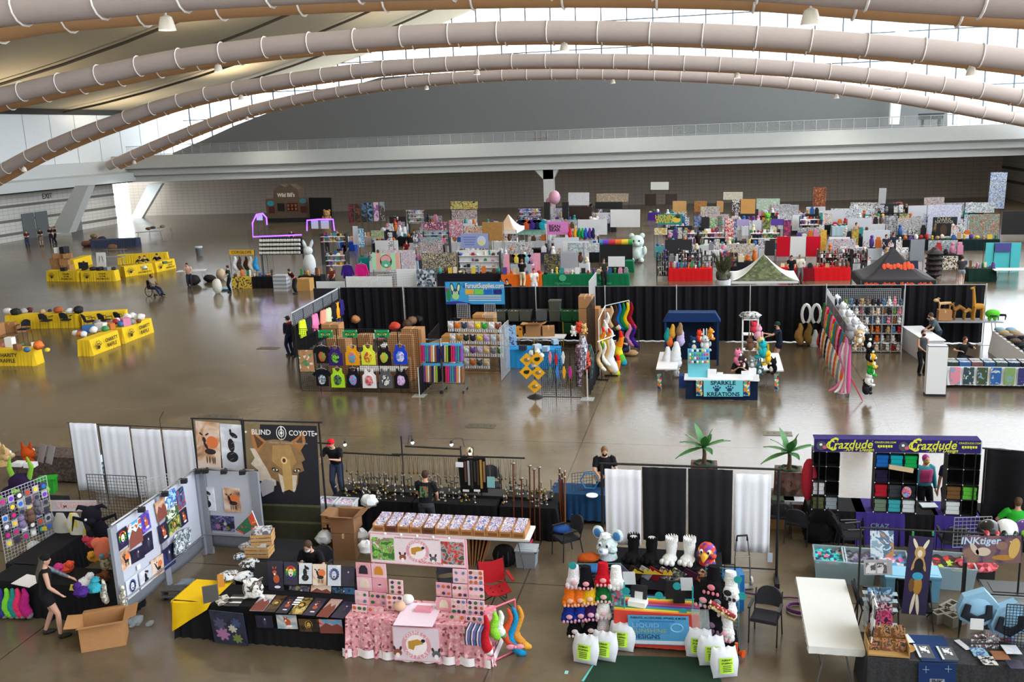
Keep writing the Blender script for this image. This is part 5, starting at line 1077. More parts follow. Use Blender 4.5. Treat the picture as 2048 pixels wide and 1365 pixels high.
beast_head('white and pale-blue mouse head with big round ears',(-1.95,17.1,HZ),-.35,fur('#cfe0e8'),fur('#e9f1f4'),'round',M('#3f78b5'),'#2a4a8a','#6a9ad9',1.08,hair=fur('#dff0ee'))
beast_head('rainbow parrot head with yellow beak',(-.05,17.1,HZ),-.25,vor('#c92030','#2a3aa0','#d9b52a','#c92030','#7a3a9a','#c94a2a',scale=16),None,'none',None,'#1a1a2a',s=.95,beak='#e0a52a')
for i,(x,c,lb,inn)in enumerate(((-1.47,'#141416','left black','#b9bcc2'),(-1.12,'#141416','right black','#b9bcc2'),(-.74,'#e9eaec','left white',None),(-.4,'#e9eaec','right white',None))):
 foot_paw(lb+' furry costume foot standing on the costume head table',(x,17.1,HZ),-.3,fur(c),.95,'furry costume feet',M(inn)if inn else None)
solo('orange_bundle',MB(fur('#b5501f')).ell((0,0,.08),(.22,.14,.09),wob=.08),'orange fur bundle left of the mouse head table','fur bundle',(-2.3,16.9,1.0),.4,smooth=True)
solo('blue_bundle',MB(fab('#2a6ab5')).ell((0,0,.08),(.25,.15,.07),wob=.08),'blue cloth bundle below the orange fur bundle','cloth',(-2.15,16.65,.9),.2,smooth=True)
dtable(.7,.7,(-2.2,16.85,0),0,'small dark table below the orange fur bundle',fab('#24242c'),h=.88)
ct=dtable(1.5,.6,(-.93,15.85,0),0,'counter table with rainbow serape cloth and LIQUID SUNSHINE DESIGNS banner',stripes(('#8a2a3a','#c93a2a','#d9822a','#d9c03a','#3a8a4a','#2a7ab5','#4a3a8a','#a83a7a'),.05,1),drops=(.05,0,0,0),amp=.008,flare=.02)
def F_liq(mb,w,h,y):
 mb.box((0,y-.001,.1*h),(w,.003,.8*h),mat=M('#4a93c4'));mb.box((-.12*w,y-.002,.08*h),(.6*w,.003,.42*h),mat=M('#3f86ba'));mb.box((0,y-.001,-.42*h),(w,.003,.12*h),mat=M('#c9d3dc'))
 txt(mb,'FURSUITS, ACCESSORIES, APPAREL & MORE',.052,M('#1a2030'),(0,y-.004,.42*h),sx=.98,bold=.01);mb.box((-.02*w,y-.003,.31*h),(.58*w,.003,.05*h),mat=M('#2470b0'))
 txt(mb,'LIQUID',.12,M('#7fb0d4'),(-.44*w,y-.004,.16*h),align='LEFT',sx=1.25);txt(mb,'SUNSHINE',.11,M('#93a56a'),(-.44*w,y-.004,-.03*h),align='LEFT',sx=1.2);txt(mb,'DESIGNS',.12,M('#17202c'),(-.44*w,y-.004,-.23*h),align='LEFT',sx=1.05)
 mb.tube([(.3*w+.1*w*cos(g*.42),y-.004,.1*h+.14*h*sin(g*.42))for g in range(16)],.012,5,M('#7fb6d8'))
rect4('counter_banner','blue vinyl banner with large DESIGNS lettering on the paw booth counter','banner',[K(1254,1230,15.5),K(1380,1233,15.5),K(1380,1293,15.48),K(1257,1289,15.48)],M('#4a95c4'),.008,F_liq)
t=thing('card_reader','white card terminal with black screen on the paw booth counter','terminal',G(1276,1210,.75),-.2);obj('base',MB(WHT).box((0,0,.05),(.32,.22,.1)),t);obj('screen',MB(BLK).box((0,.08,.22),(.3,.03,.24),rx=-.25),t);obj('notice',MB(M('#c9ccc8')).box((-.0,.055,.16),(.15,.02,.13),rx=-.25),t)
t=thing('monitor','black monitor seen on the paw booth counter','monitor',G(1358,1205,.75),.15);obj('screen',MB(M('#101116',.25)).box((0,0,.25),(.48,.05,.34),rx=-.1),t);obj('stand',MB(BLK).box((0,.03,.05),(.2,.15,.1)),t)
chair((-1.05,16.5,0),0,'black armchair behind the paw booth counter')
rect4('glass_case','clear panel of bracelets at the right of the paw counter','case',vq(1384,1220,1420,1283,15.55),clear('#c9d3d8',.3),.05)
rect4('glass_case','clear case of keychains left of the paw counter','case',vq(1222,1165,1250,1262,15.75),vor('#8a9aa0','#3a8a9a','#c94a6a','#9aa5aa','#4a4a52',scale=20),.06)
for i,(x,y,lb)in enumerate(((1259,1156,'left'),(1374,1168,'right'))):B('notice_card','white notice sheet hung on the %s post of the paw counter'%lb,'sign',x-13,y-12,x+12,y+14,15.75,M('#c3c6cc'),.008)
for i,(x,y)in enumerate(((1145,1132),(1252,1183),(1354,1173),(1318,1192),(1406,1207),(1366,1225),(1476,1160),(1484,1193))):p=K(x,y,15.6);mb=MB(M('#1f8f92',.5));disc(mb,(0,0),.072,.072,mb.cur,-.006,0,20);solo('round_sign',mb,'teal round sign on the paw booth, %s from the left'%nth((0,1,3,2,5,4,6,7)[i]),'sign',p,0,'teal round signs')
pst=thing('display_posts','thin teal posts flanking the paw counter','post')
for x,y in((1250,1300),(1385,1310)):p=G(x,y-8);obj('post',MB(M('#2a9aa0')).cyl((p.x,p.y,0),.014,1.25,6),pst)
gridpanel(.85,1.35,(-2.0,15.85,.12),.15,'black wire grid hung with paws left of the counter','#5a8a8c');gridpanel(.62,1.35,(K(1444,1220,15.95).x,15.95,.12),-.35,'black wire grid hung with paws right of the counter','#5a8a8c')
PW=[(1148,1148,'#d9d2d8','#c9a0a8','white'),(1172,1150,'#15151a','#d9929e','black'),(1206,1143,'#b51626','#e0929a','red'),(1141,1184,'#e0701f','#e0a58a','orange'),(1161,1183,'#e0701f','#e0a58a','second orange'),(1180,1180,'#e0b01f','#e8b8a0','yellow'),(1207,1176,'#14602e','#d9a8ac','green'),(1139,1216,'#1a2f8a','#d9a0b0','royal-blue'),(1162,1214,'#1f2f8f','#d9a0b0','second blue'),(1182,1212,'#341a4c','#d9a0b8','purple'),(1207,1209,'#e2dfe4','#d8b6be','white pink-pad'),(1150,1245,'#131317','#e6d2d4','lower black'),(1182,1243,'#131317','#e6c6ca','second lower black'),(1208,1244,'#dcd8de','#d9b0ba','lowest white'),(1232,1150,'#e6e6e8',None,'plain white')]
for i,(x,y,c,pd,lb)in enumerate(PW):hand_paw(lb+' fuzzy paw glove on the left paw grid',K(x,y+3,15.75-.0*i),.1,fur(c),M(pd)if pd else None,1.22,'fuzzy paws on the left grid')
PW=[(1428,1157,'#151518','#d9788c','black pink-pad'),(1461,1168,'#e6e6ea','#17171c','white black-pad'),(1412,1182,'#18181c','#d99aa8','black claw-pad'),(1440,1186,'#141418','#8a8a90','plain black'),(1457,1204,'#e2dee2','#d9b8c0','cream'),(1428,1232,'#16161b','#7a5a78','black mauve-pad'),(1452,1250,'#e8e2e4','#e0a0ac','big white pink-toe'),(1440,1276,'#17171b','#d9a0a8','black rose-pad'),(1462,1285,'#151519','#e0c0c4','lowest black')]
for i,(x,y,c,pd,lb)in enumerate(PW):hand_paw(lb+' fuzzy paw glove on the right paw grid',K(x,y,15.72-.0*i),-.35,fur(c),M(pd),1.45,'fuzzy paws on the right grid')
for i,(c1,c2)in enumerate((('#a81f2a','#7a1620'),('#c9b87a','#8a7a40'))):a,b=K(1419,1204+i*7,15.5),K(1470,1236+i*5,15.45);solo('spiked_collar',MB(vor(c1,c2,'#d9d0b0',scale=30)).tube([a,b],.045,10),('red','gold')[i]+' spiked collar roll across the right paw grid','collar',smooth=True)
t=thing('orange_cone','small orange plastic funnel at the foot of the right paw grid','funnel',G(1478,1316));obj('cone',MB(M('#d9581a',.4)).tube([(0,0,.1),(.08,-.05,.1)],[.03,.08],10),t);obj('stem',MB(M('#d9581a',.4)).cyl((-.05,0,0),.03,.28,8),t)
def pillow_bag(label,p,rz):
 t=thing('stuffing_bag',label,'bag',p,rz,'white stuffing bags with green labels');mb=MB(M('#cfd2da',.35,0,.15,30,.04));
 def f(u,v,s):w=.25*(1-.08*cos(2*pi*v));return((u-.5)*2*w,.03+s*.12*(sin(pi*u)*sin(pi*v))**.5*-1,.02+.6*v+.02*sin(u*20)*(v>.9))
 mb.grid(lambda u,v:f(u,v,1),10,12);mb.grid(lambda u,v:f(1-u,v,-1),10,12);obj('bag',mb,t,smooth=True)
 l=MB(M('#b5e03a',.5));l.grid(lambda u,v:(-.13+.26*u,-.085-.035*sin(pi*u),.14+.3*v),4,4);txt(l,'FURSUIT',.05,M('#1a2a14'),(0,-.128,.4),bold=.02);txt(l,'STUFFING',.045,M('#1a2a14'),(0,-.128,.34),bold=.02)
 for k in range(4):l.box((0,-.127,.29-.035*k),(.16,.004,.012),mat=M('#2a3a1a'))
 obj('label',l,t);t.rotation_euler=(-.25,0,rz);t.scale=(.92,.92,.86)
for i,(x,y,r,lb)in enumerate(((1168,1334,-.2,'leftmost bag of white stuffing with a green label at the left paw grid'),(1206,1328,-.15,'middle bag of white stuffing at the left paw grid'),(1242,1308,-.1,'bag of white stuffing nearest the counter on its left'),(1396,1322,-.1,'bag of white stuffing nearest the counter on its right'),(1424,1338,.15,'middle bag of white stuffing at the right paw grid'),(1452,1362,.3,'frontmost bag of white stuffing on the green mat, at its right edge'))):pillow_bag(lb,G(x,y)+Vector((0,.05,.0)),r)
mt=MB(M('#143322',.95,0,.4,60,.2));q=[G(1200,1312),G(1420,1318),G(1470,1420),G(1165,1370)];mt.add([p+Vector((0,0,.012))for p in q]+[p for p in q],[(3,2,1,0),(0,1,5,4),(1,2,6,5),(2,3,7,6),(3,0,4,7)]);solo('turf_mat',mt,'dark green turf mat in front of the paw booth counter','mat')
solo('floor_tape',MB(M('#5fc4c4')).tube([G(1198,1318)+Vector((0,0,.004)),G(1166,1364)+Vector((0,0,.004))],.03,4,flat=.1),'pale teal tape along the left edge of the green mat','tape');solo('floor_tape',MB(M('#8fd0d4')).box((0,0,.003),(.06,.1,.004)),'small pale teal tape scrap on the bare floor','tape',G(1133,1346))
t=thing('suitcase','blue hard suitcase beside the parrot head table','suitcase',(.38,17.2,0),.2);sm=gls('#1f6fb5',.3);obj('shell',MB(sm).ell((0,0,.42),(.3,.2,.42),n=16,m=10).box((0,0,.42),(.5,.3,.76)),t);obj('handle',MB(BLK).tube([(-.1,0,.83),(-.1,0,.95),(.1,0,.95),(.1,0,.83)],.015,6),t)
t=thing('hand_truck','folding metal hand truck standing below the right white cloth','hand truck',G(1485,1172),.25)
for s in(-1,1):obj('upright',MB(METAL).tube([(s*.16,0,.1),(s*.15,.05,.6),(s*.11,.08,1.0)],.013,6),t);obj('wheel',MB(M('#c9c9c6')).tube([(s*.17,.03,.09),(s*.21,.03,.09)],.085,14),t)
obj('handle',MB(BLK).tube([(-.11,.08,.95),(-.1,.08,1.06),(.1,.08,1.06),(.11,.08,.95)],.022,8),t);obj('toe_plate',MB(METAL).box((0,-.1,.03),(.34,.22,.015)),t)
for z in(.3,.62):obj('crossbar',MB(METAL).tube([(-.15,.03,z),(.15,.03,z)],.011,6),t)
chair((1.0,16.2,0),-.25,'black armchair standing free right of the paw booth')
person('person with short hair and black face mask in a black shirt behind the tall rack',G(1208,905,1.58)*1-Vector((0,0,1.58)),.2,1.78,6,0,hl=(.2,-.4,1.05),hr=(-.15,-.42,1.1),shirt='#15161b',hair='#7a5a3c',mask='#16161a',vox=.018,nod=20)
dtable(1.5,.7,(-3.0,21.3,0),0,'blue-covered table beside the man with the black mask',fab('#1a3f66'),drops=(.1,.1,.1,.1));gridpanel(.5,.45,(-3.0,21.2,.75),.4,'small wire basket grid on the blue table','#3a4a5a')
hx=MB(M('#2a7ab5'));hx.tube([(.22*cos(k*pi/3),0,.22*sin(k*pi/3))for k in range(7)],.018,6);solo('hexagon_hoop',hx,'blue hexagon frame standing on the blue table','frame',(-2.82,21.2,1.0));solo('paper_plate',MB(WHT).cyl((0,0,0),.14,.02,16),'white round plate on the blue table','plate',G(1184,992,.75));solo('hexagon_board',MB(M('#b98a5a')).prism([(.14*cos(k*pi/3),.14*sin(k*pi/3))for k in range(6)],0,.02),'tan hexagon board held by the masked man','board',(-2.62,21.35,1.05))
def palm(label,p,s):
 t=thing('potted_palm',label,'plant',p);t.scale=(s,s,s);obj('trunk',MB(M('#5a4630')).tube([(0,0,0),(.01,0,.2),(0,0,.36)],[.05,.04,.035],8),t)
 mb=MB(M('#3f7a3c',.5,0,0,5,.3))
 for k in range(13):
  a=k*2.4;L=.5+.12*sin(k*1.7);e=1.25-.095*k;d=Vector((cos(a),sin(a),0));n_=Vector((-sin(a),cos(a),0));P=[]
  for j in range(6):u=j/5;P.append(Vector((0,0,.36))+d*(L*u*cos(e)*(1+.1*u))+Vector((0,0,L*(u*sin(e)-.35*u*u*cos(e)))))
  wd=[.01,.06,.085,.08,.05,.004];vs=[]
  for j in range(6):vs+=[P[j]-n_*wd[j],P[j]+Vector((0,0,-.015)),P[j]+n_*wd[j]]
  mb.add(vs,[(3*j+i,3*j+i+1,3*j+4+i,3*j+3+i)for j in range(5)for i in(0,1)])
 obj('fronds',mb,t,smooth=True)
bk=vor('#5a3f38','#6a4c44','#4a3530','#7a5a50',scale=9)
for i,(x,y,lb)in enumerate(((1408,928,'left'),(1578,939,'right'))):
 p=G(x,y,1.15);solo('bark_pedestal',cloth_mesh(.62,.5,1.15,bk,amp=.03,flare=.02),'bark-patterned cloth pedestal under the %s palm'%lb,'pedestal',(p.x,p.y,0));palm('%s potted palm with broad green fronds on a bark-patterned pedestal'%lb,p+Vector((0,0,.005)),1.15)
 solo('moss_ring',MB(M('#2f4a34',.9,0,.8,30,.5)).tube([(.22*cos(k*.7),.18*sin(k*.7),.02+.02*sin(k*3))for k in range(10)],.035,6),'ring of dark leaves around the %s palm'%lb,'garland',p)
dtable(1.2,.7,(2.0,22.1,0),0,'bark-patterned cloth table right of the tall rack',bk,h=.5);chair((1.95,20.6,0),pi*.9,'black armchair by the bark-patterned table')
for i,(x,y)in enumerate(((1566,1003),(1590,1005))):solo('goods_tray',MB(M(('#4a5a4a','#c9ccd4')[i])).box((0,0,.04),(.5,.3,.08)),('green','white')[i]+' tray of goods on the bark-patterned table','tray',G(x,y,.5))
# ================================================================ front right booths
NV=fab('#2c2260');VT=fab('#3a2c7a')
def cube_tower(label,x0,x1,ytop,zb,Y,nx,nz,fill):
 """black wire-cube shelf tower seen from behind, goods in its cells"""
 a,b=K(x0,ytop,Y),K(x1,ytop,Y);w=(b.x-a.x);h=a.z-zb
 t=thing('cube_shelf',label,'shelf',((a.x+b.x)/2,Y,zb));f=MB(M('#1a1a1d',.6))
 for i in range(nx+1):f.box((-w/2+w*i/nx,.17,h/2),(.012,.34,h))
 for j in range(nz+1):f.box((0,.17,h*j/nz),(w,.34,.012))
 obj('frame',f,t);obj('back_panel',MB(fab('#121215')).box((0,.33,h/2),(w,.01,h)),t)
 cn=MB(WHT)
 for i in range(nx+1):
  for j in range(nz+1):cn.ell((-w/2+w*i/nx,-.005,h*j/nz),.014,n=6,m=4)
 obj('connectors',cn,t)
 for(i,j,c,lb)in fill:
  m=fab(c);mb=MB(m);cw,ch=w/nx*.86,h/nz*.8
  for k in range(3):mb.box((0,.14,ch*(k+.5)/3),(cw-.02*(k%2),.24,ch/3*.92))
  solo('folded_shirts',mb,lb,'clothes',(t.location.x-w/2+w*(i+.5)/nx,Y,zb+h*j/nz+.01))
 return t
CY=20.6
dtable(1.2,.8,(2.75,21.0,0),0,'black-covered table under the left shelf tower of the purple-sign booth',fab('#131216'))
dtable(1.0,.82,(3.65,21.0,0),0,'purple-covered table with CRAZ DUDE lettering between two shelf towers',VT,amp=.01)
dtable(.8,.8,(4.45,21.0,0),0,'black-covered table under the middle shelf tower',fab('#131216'))
dtable(.95,.82,(5.25,21.0,0),0,'purple-covered table with CRAZ lettering left of the right shelf tower',VT,amp=.01)
dtable(1.0,.8,(6.2,21.0,0),0,'black-covered table under the right shelf tower',fab('#131216'))
for i,(x,lines)in enumerate(((3.65,('CRAZ','DUDE')),(5.25,('CRAZ','DUDE')))):
 mb=MB(M('#7a8a9a'))
 for k,s in enumerate(lines):txt(mb,s,.15,mb.cur,(0,0,-.15*k),bold=.015)
 solo('cloth_lettering',mb,('left','right')[i]+' grey CRAZ DUDE lettering on purple cloth','lettering',(x,20.55,.45))
cube_tower('left black cube shelf tower under the purple sign',1627,1680,904,.76,CY,2,4,[(0,0,'#5a5a3a','olive goods in the lowest left cell of the left tower'),(1,0,'#8a929a','bagged goods in the lowest right cell of the left tower'),(0,1,'#c9c6cc','white papers in the second cell of the left tower')])
cube_tower('middle cube shelf tower with bright shirts under the purple sign',1752,1838,906,.76,CY,3,4,[(0,3,'#1a62b5','blue folded shirts on top of the middle tower'),(1,3,'#16a3b0','turquoise folded shirts on top of the middle tower'),(2,3,'#12a050','green folded shirts on top of the middle tower'),(0,2,'#221a3a','dark violet shirts in the middle tower'),(0,1,'#a8182a','red folded shirts in the middle tower'),(1,1,'#3a3a42','charcoal shirts in the middle tower'),(2,1,'#22222a','black shirts in the middle tower'),(0,0,'#6a7a6a','green-grey papers at the foot of the middle tower'),(2,0,'#c9ccd2','white box at the foot of the middle tower'),(1,0,'#3aa0a8','teal bottle box at the foot of the middle tower')])
cube_tower('right black cube shelf tower under the purple sign',1897,1962,908,.76,CY,2,4,[(0,0,'#d0d3d6','white printed stack at the foot of the right tower'),(0,1,'#6a4a2a','brown box and papers in the right tower'),(1,1,'#5ab03a','small lime packet in the right tower')])
solo('red_garment',MB(fab('#b52a3a')).ell((0,0,0),(.17,.1,.5),wob=.05),'red garment hanging at the left side of the left tower','garment',K(1618,960,20.8),smooth=True)
solo('sticker',MB(vor('#d94a9a','#e08a3a','#7a4ac9','#5ab0d9',scale=30)).ell((0,0,0),(.1,.008,.13)),'bright round portrait sticker on the middle tower','sticker',K(1813,985,20.55),smooth=True)
solo('rolled_poster',MB(M('#c9b08a')).box((0,0,0),(.5,.06,.09),ry=.15),'rolled tan print lying across the middle tower','print',K(1802,938,20.5))
solo('laptop',MB(M('#c3ccd4')).box((0,0,.01),(.34,.26,.02)),'white tablet on the purple cloth right of the middle tower','tablet',G(1857,1012,.77),.1)
t=thing('booth_sign','long purple box sign reading Crazdude twice in yellow over the shelf towers','sign',(0,0,0));SY=20.5
q=[K(1624,877,SY),K(1966,882,SY),K(1966,907,SY),K(1624,904,SY)]
def F_crz(mb,w,h,y):
 ye=M('#d9dc3a',.5)
 for s in(0,1):
  o=-.5*w+s*.5*w;disc(mb,(o+.045*w,-.03*h),.03*w,.36*h,M('#4a4a52'),y-.003,y);disc(mb,(o+.066*w,-.14*h),.014*w,.14*h,M('#c95a7a'),y-.005,y);disc(mb,(o+.042*w,.06*h),.009*w,.1*h,WHT,y-.006,y)
  txt(mb,'Crazdude',.27,ye,(o+.21*w,y-.003,.06*h),bold=.012,shear=.3,sx=.92,roll=.03);txt(mb,'C',.42,ye,(o+.107*w,y-.004,.05*h),bold=.01,shear=.3,sx=.7);txt(mb,'Art + Design',.11,ye,(o+.28*w,y-.003,-.32*h),shear=.3,bold=.01)
  txt(mb,'CRAZDUDE.COM',.055,ye,(o+.435*w,y-.003,.28*h),bold=.01)
  for k in range(6):mb.box((o+.395*w+.0155*k*w,y-.002,-.02*h),(.038,.004,.05),mat=ye)
  for k in range(9):disc(mb,(o+(.1+.043*k)*w,.4*h*sin(k*2.3)),.008,.008,ye,y-.003,y,6)
 mb.box((.5*w+.01,.15,0),(.02,.34,h),mat=M('#b9cbe0'));mb.box((0,.15,.48*h),(w,.3,.01))
rect4('sign_box',None,'',q,NV,.03,F_crz).parent=t
for x in(1640,1955):p=K(x,905,SY);obj('post',MB(BLK).cyl((p.x,SY+.1,.76),.015,p.z-.76,6),t)
dr=K(1975,905,20.3);sheet('black_drape',1.6,1.75,fab('#16161a'),'black cloth wall hung slack right of the purple sign booth','cloth',(dr.x+.85,20.45,dr.z),-.1,.09,2,bottom=.12)
solo('drape_rod',MB(BLK).tube([(dr.x-.05,20.5,dr.z+.02),(dr.x+1.75,20.5,dr.z-.1)],.02,6),'black rod carrying the slack black cloth wall','rod');pole((dr.x+.02,20.5,0),dr.z,'black pole at the left end of the slack black cloth','#1c1c1f',False)
person('person in bright green shirt seated with back turned at the right edge',G(2035,1035,.9)*1-Vector((0,0,.9)),pi-.2,1.75,8,.5,hl=(.3,-.35,.7),hr=(-.3,-.35,.7),fl=(.15,-.45,.09),fr=(-.15,-.45,.09),shirt='#2fae35',hair='#5a4030',vox=.018,mass=1.25)
person('person with magenta hair and floral jacket behind the middle shelf tower',K(1852,915,22.3)*1-Vector((0,0,1.6)),.3,1.66,0,0,shirt='#3a8a9a',pants='#17171c',hair='#a8388a',mask='#c9a02a',vox=.02,sleeve='long',female=True,vest='#c94a7a')
person('person in dark blue dress with one arm hanging, behind the right shelf tower',K(1902,925,22.0)*1-Vector((0,0,1.5)),.2,1.7,0,0,hr=(-.3,-.05,.82),shirt='#231f3f',pants='#2a2450',hair='#241a1a',vox=.02,skin='#8a5f50',female=True)
for i,(x,y,r)in enumerate(((1700,1085,pi*.55),(1690,1070,pi*.6))):chair(G(x,y+24),r,'black armchair with brown seat in front of the left purple cloth, the %s one'%('nearer','farther')[i])
chair((5.0,20.0,0),pi,'black armchair in front of the right CRAZ lettering')
solo('dark_bag',MB(fab('#17161b')).ell((0,0,.22),(.32,.26,.24),wob=.13),'lumpy black bag with a red tag below the left tower','bag',G(1636,1085),smooth=True)
chair((1.55,20.95,0),pi,'black armchair standing beside the lumpy black bag');carton(.35,.3,.35,(1.5,21.3,0),0,'brown cardboard box under the armchair by the lumpy bag')
cl=clear('#aec6cf',.42,.15)
for i,(x,y,w,fl,lb)in enumerate(((1660,1140,.62,vor('#1fb5b8','#15707a','#e05a7a','#1a3a6a','#3ad0c9','#4a2030',scale=14),'open clear tote of turquoise goods'),(1718,1145,.6,vor('#4a4458','#2a2a30','#7a7a84','#6a5a9a',scale=11),'open clear tote of grey and violet goods'),(1788,1150,.55,vor('#4a8ac0','#c9ccd4','#e05a9a','#3a4a5a',scale=12),'open tote of blue goods behind the hanging figure cloth'),(1905,1155,.8,vor('#2a2020','#4a2a26','#1a1a1c','#c92a2a','#a8c03a',scale=10),'open clear tote of dark brown goods'))):
 tote(w,.75,.48,G(x,y+20)+Vector((0,.2,0)),-.05,lb+' on the floor',cl,None,fl)
for i,(x,y,w,h)in enumerate(((1800,1195,.62,.5),(1858,1195,.3,.52))):tote(w,.5,h,G(x,y),-.05,('wide','narrow')[i]+' light-blue lidded tote below the dark figure cloth','#6fa9c9','#86bfdc')
solo('red_goods',MB(vor('#c9404a','#e0808a','#7a1a24',scale=14)).ell((0,0,.1),(.4,.25,.12),wob=.1),'heap of red goods behind the right grid panel','goods',G(1952,1140,.3),smooth=True)
solo('goods_stand',MB(DARKM).box((0,0,.15),(.6,.4,.3)),'dark box under the heap of red goods','box',G(1952,1150))
for i,z in enumerate((.28,.62,.95)):
 t=tote(.95,.5,.3,(5.25,16.75,z-.27),0,'clear tote of round white rolls, %s from the bottom of the stack'%nth(i),clear('#cfd6d8',.4,.2),'#17171b',None)
 for k in range(2):obj('roll',MB(M('#d9d9d4')).tube([(-.22+.42*k,-.2,.14),(-.22+.42*k,.2,.14)],.12,14),t)
IY=16.6
t=thing('pipe_rack','black pipe rack with a grid side carrying art cloths over the ink booth','rack');a,b=K(1722,1056,IY),K(2045,1072,IY)
obj('crossbar',MB(BLK).tube([a,b],.018,8),t);
for p in(a,b):obj('post',MB(BLK).cyl((p.x,IY,0),.018,p.z,8),t)
gridpanel(.9,1.75,(4.5,17.0,.02),1.25,'black wire grid standing behind the concrete blocks','#1a1a1c');gridpanel(.7,.6,(4.85,18.0,1.2),.2,'small wire grid below the black and white helmets','#8a8d92')
B('art_cloth','blue and white crystal landscape print clipped to the pipe rack','print',1740,1062,1788,1116,IY-.05,art('#8aa9bf','#d0dbe6','#5a7a96','#c98a5a','#a9a0cf',scale=4),.01);B('art_cloth','grey two-panel comic sheet below the crystal print','print',1727,1120,1785,1151,IY-.08,M('#a4a2a8'),.01,lambda mb,w,h,y:[mb.box((s*.2*w-.06*w,y-.002,-.04*h),(.34*w,.004,.7*h),mat=art('#d9d6d8','#5a5458','#9a9498',scale=9))for s in(-1,1)])
def F_beast(mb,w,h,y):
 f=M('#b58f5a');c=M('#d9cdb5');d=M('#17141c')
 for s in(-1,1):disc(mb,(s*.2*w,.40*h),.07*w,.08*h,c,y-.003,y,roll=-s*.4);disc(mb,(s*.16*w,.18*h),.07*w,.12*h,f,y-.003,y,roll=s*.3);disc(mb,(s*.1*w,-.36*h),.07*w,.14*h,c,y-.003,y,roll=s*.12)
 disc(mb,(0,.3*h),.22*w,.08*h,f,y-.004,y);disc(mb,(0,.29*h),.1*w,.045*h,c,y-.005,y);disc(mb,(0,.13*h),.19*w,.1*h,d,y-.005,y);disc(mb,(0,-.0*h),.22*w,.05*h,M('#3a9ac0'),y-.006,y);disc(mb,(.03*w,-.12*h),.18*w,.12*h,M('#a87a2a'),y-.004,y);disc(mb,(-.22*w,-.12*h),.12*w,.09*h,M('#6a4a2c'),y-.005,y)
pq=[K(1823,1070,IY-.1),K(1868,1075,IY-.1),K(1853,1234,IY-.15),K(1797,1229,IY-.15)]
rect4('figure_cloth','long dark purple cloth with a standing golden creature, clipped to the rack','cloth',pq,M('#2c2348',.8,0,0,6,.4),.012,F_beast)
for i,x in enumerate((1826,1866)):solo('spring_clip',MB(M('#2a8a4a')).box((0,0,0),(.03,.04,.07)),('left','right')[i]+' green clip holding the dark figure cloth','clip',K(x,1068,IY-.1))
B('ink_banner','purple-brown banner reading INKtiger with pale cat figures','banner',1924,1072,2044,1127,IY-.06,art('#5a4668','#7a5a5a','#48345a','#8a6a5a',scale=2.5,hard=False),.012,lambda mb,w,h,y:(txt(mb,'INKtiger',.18,M('#b9cfe8'),(-.2*w,y-.006,.32*h),bold=.02,shear=.15),disc(mb,(-.15*w,-.08*h),.13*w,.16*h,M('#c9b7a4'),y-.003,y),disc(mb,(-.3*w,.02*h),.05*w,.25*h,M('#c9b7a4'),y-.003,y,roll=.5),disc(mb,(.17*w,.14*h),.1*w,.15*h,M('#8a6a5e'),y-.003,y),disc(mb,(.38*w,.05*h),.09*w,.38*h,M('#c9a25a'),y-.004,y,roll=-.2),disc(mb,(.2*w,-.3*h),.2*w,.1*h,M('#a87a2c'),y-.003,y)))
for i,(x,c1,c2,lb)in enumerate(((1978,'#141418','#c92a3a','black fox-like helmet with white and red marks'),(2013,'#dfe2e6','#15151a','white panda helmet with dark eye patches'),(2052,'#5a3a8a','#7ac03a','purple helmet with a green eye'))):
 t=thing('helmet',lb+' above the ink banner','helmet',K(x,1066,IY+.2));obj('shell',MB(gls(c1,.2)).ell((0,0,.05),(.2,.22,.19),n=18,m=12),t,smooth=True)
 e=MB(gls(c2,.2));
 for s in(-1,1):e.ell((s*.08,-.17,.05),(.055,.06,.07));e.ell((s*.075,-.215,.05),(.025,.02,.03),gls('#4a8a6a' if i==1 else '#9a9aa4'))
 obj('eye_patches',e,t,smooth=True);obj('muzzle',MB(gls('#e0e2e4',.25)).ell((0,-.19,-.05),(.09,.08,.06)),t,smooth=True)
wt=ftable(.84,2.45,(2.05,16.0,0),0,'long table under a plain white wrinkled cloth, standing end-on',legc=METAL);wt['label']='bare folding table hidden under the plain white wrinkled cloth'
solo('white_cloth',cloth_mesh(.88,2.49,.75,M('#d3d3d2',.85,0,.2,5,.03),drops=(.63,.67,.65,.67),amp=.004,flare=.01),'plain white wrinkled cloth over the long table standing end-on','cloth',(2.05,16.0,0),smooth=True)
chair((2.95,16.9,0),pi*.5,'black armchair between the white-clothed table and the booklet rack');carton(.4,.35,.35,(3.0,16.2,0),.2,'brown cardboard box behind the booklet rack')
gr=fab('#232326');dtable(4.2,.8,(4.6,14.95,0),0,'dark grey speckled-cloth table at the front right corner',vor('#232327','#2c2c30','#1c1c20',scale=40),amp=.012,flare=.03)
rect4('blue_runner','dark blue starry runner with INK label lying over the grey table','runner',[K(1836,1325,14.5)+Vector((0,0,.0)),K(1911,1328,14.5),K(1914,1395,14.48),K(1836,1392,14.48)],fab('#1a3260'),.01,lambda mb,w,h,y:(mb.box((0,y-.002,-.06*h),(.4*w,.003,.17*h),mat=M('#8a93a0')),txt(mb,'INK',.1,M('#1a2030'),(0,y-.006,-.06*h),bold=.02),[mb.box((a*w,y-.002,b*h),(.1,.003,.004),mat=M('#c9d3e6')).box((a*w,y-.002,b*h),(.004,.003,.12),mat=M('#c9d3e6'))for a,b in((-.3,.3),(.3,.34))]))
rect4('table_runner','dark blue runner lying across the grey table between two booklets','runner',[G(1822,1270,.755),G(1893,1273,.755),G(1911,1326,.755),G(1836,1323,.755)],fab('#1c3766'),.008)
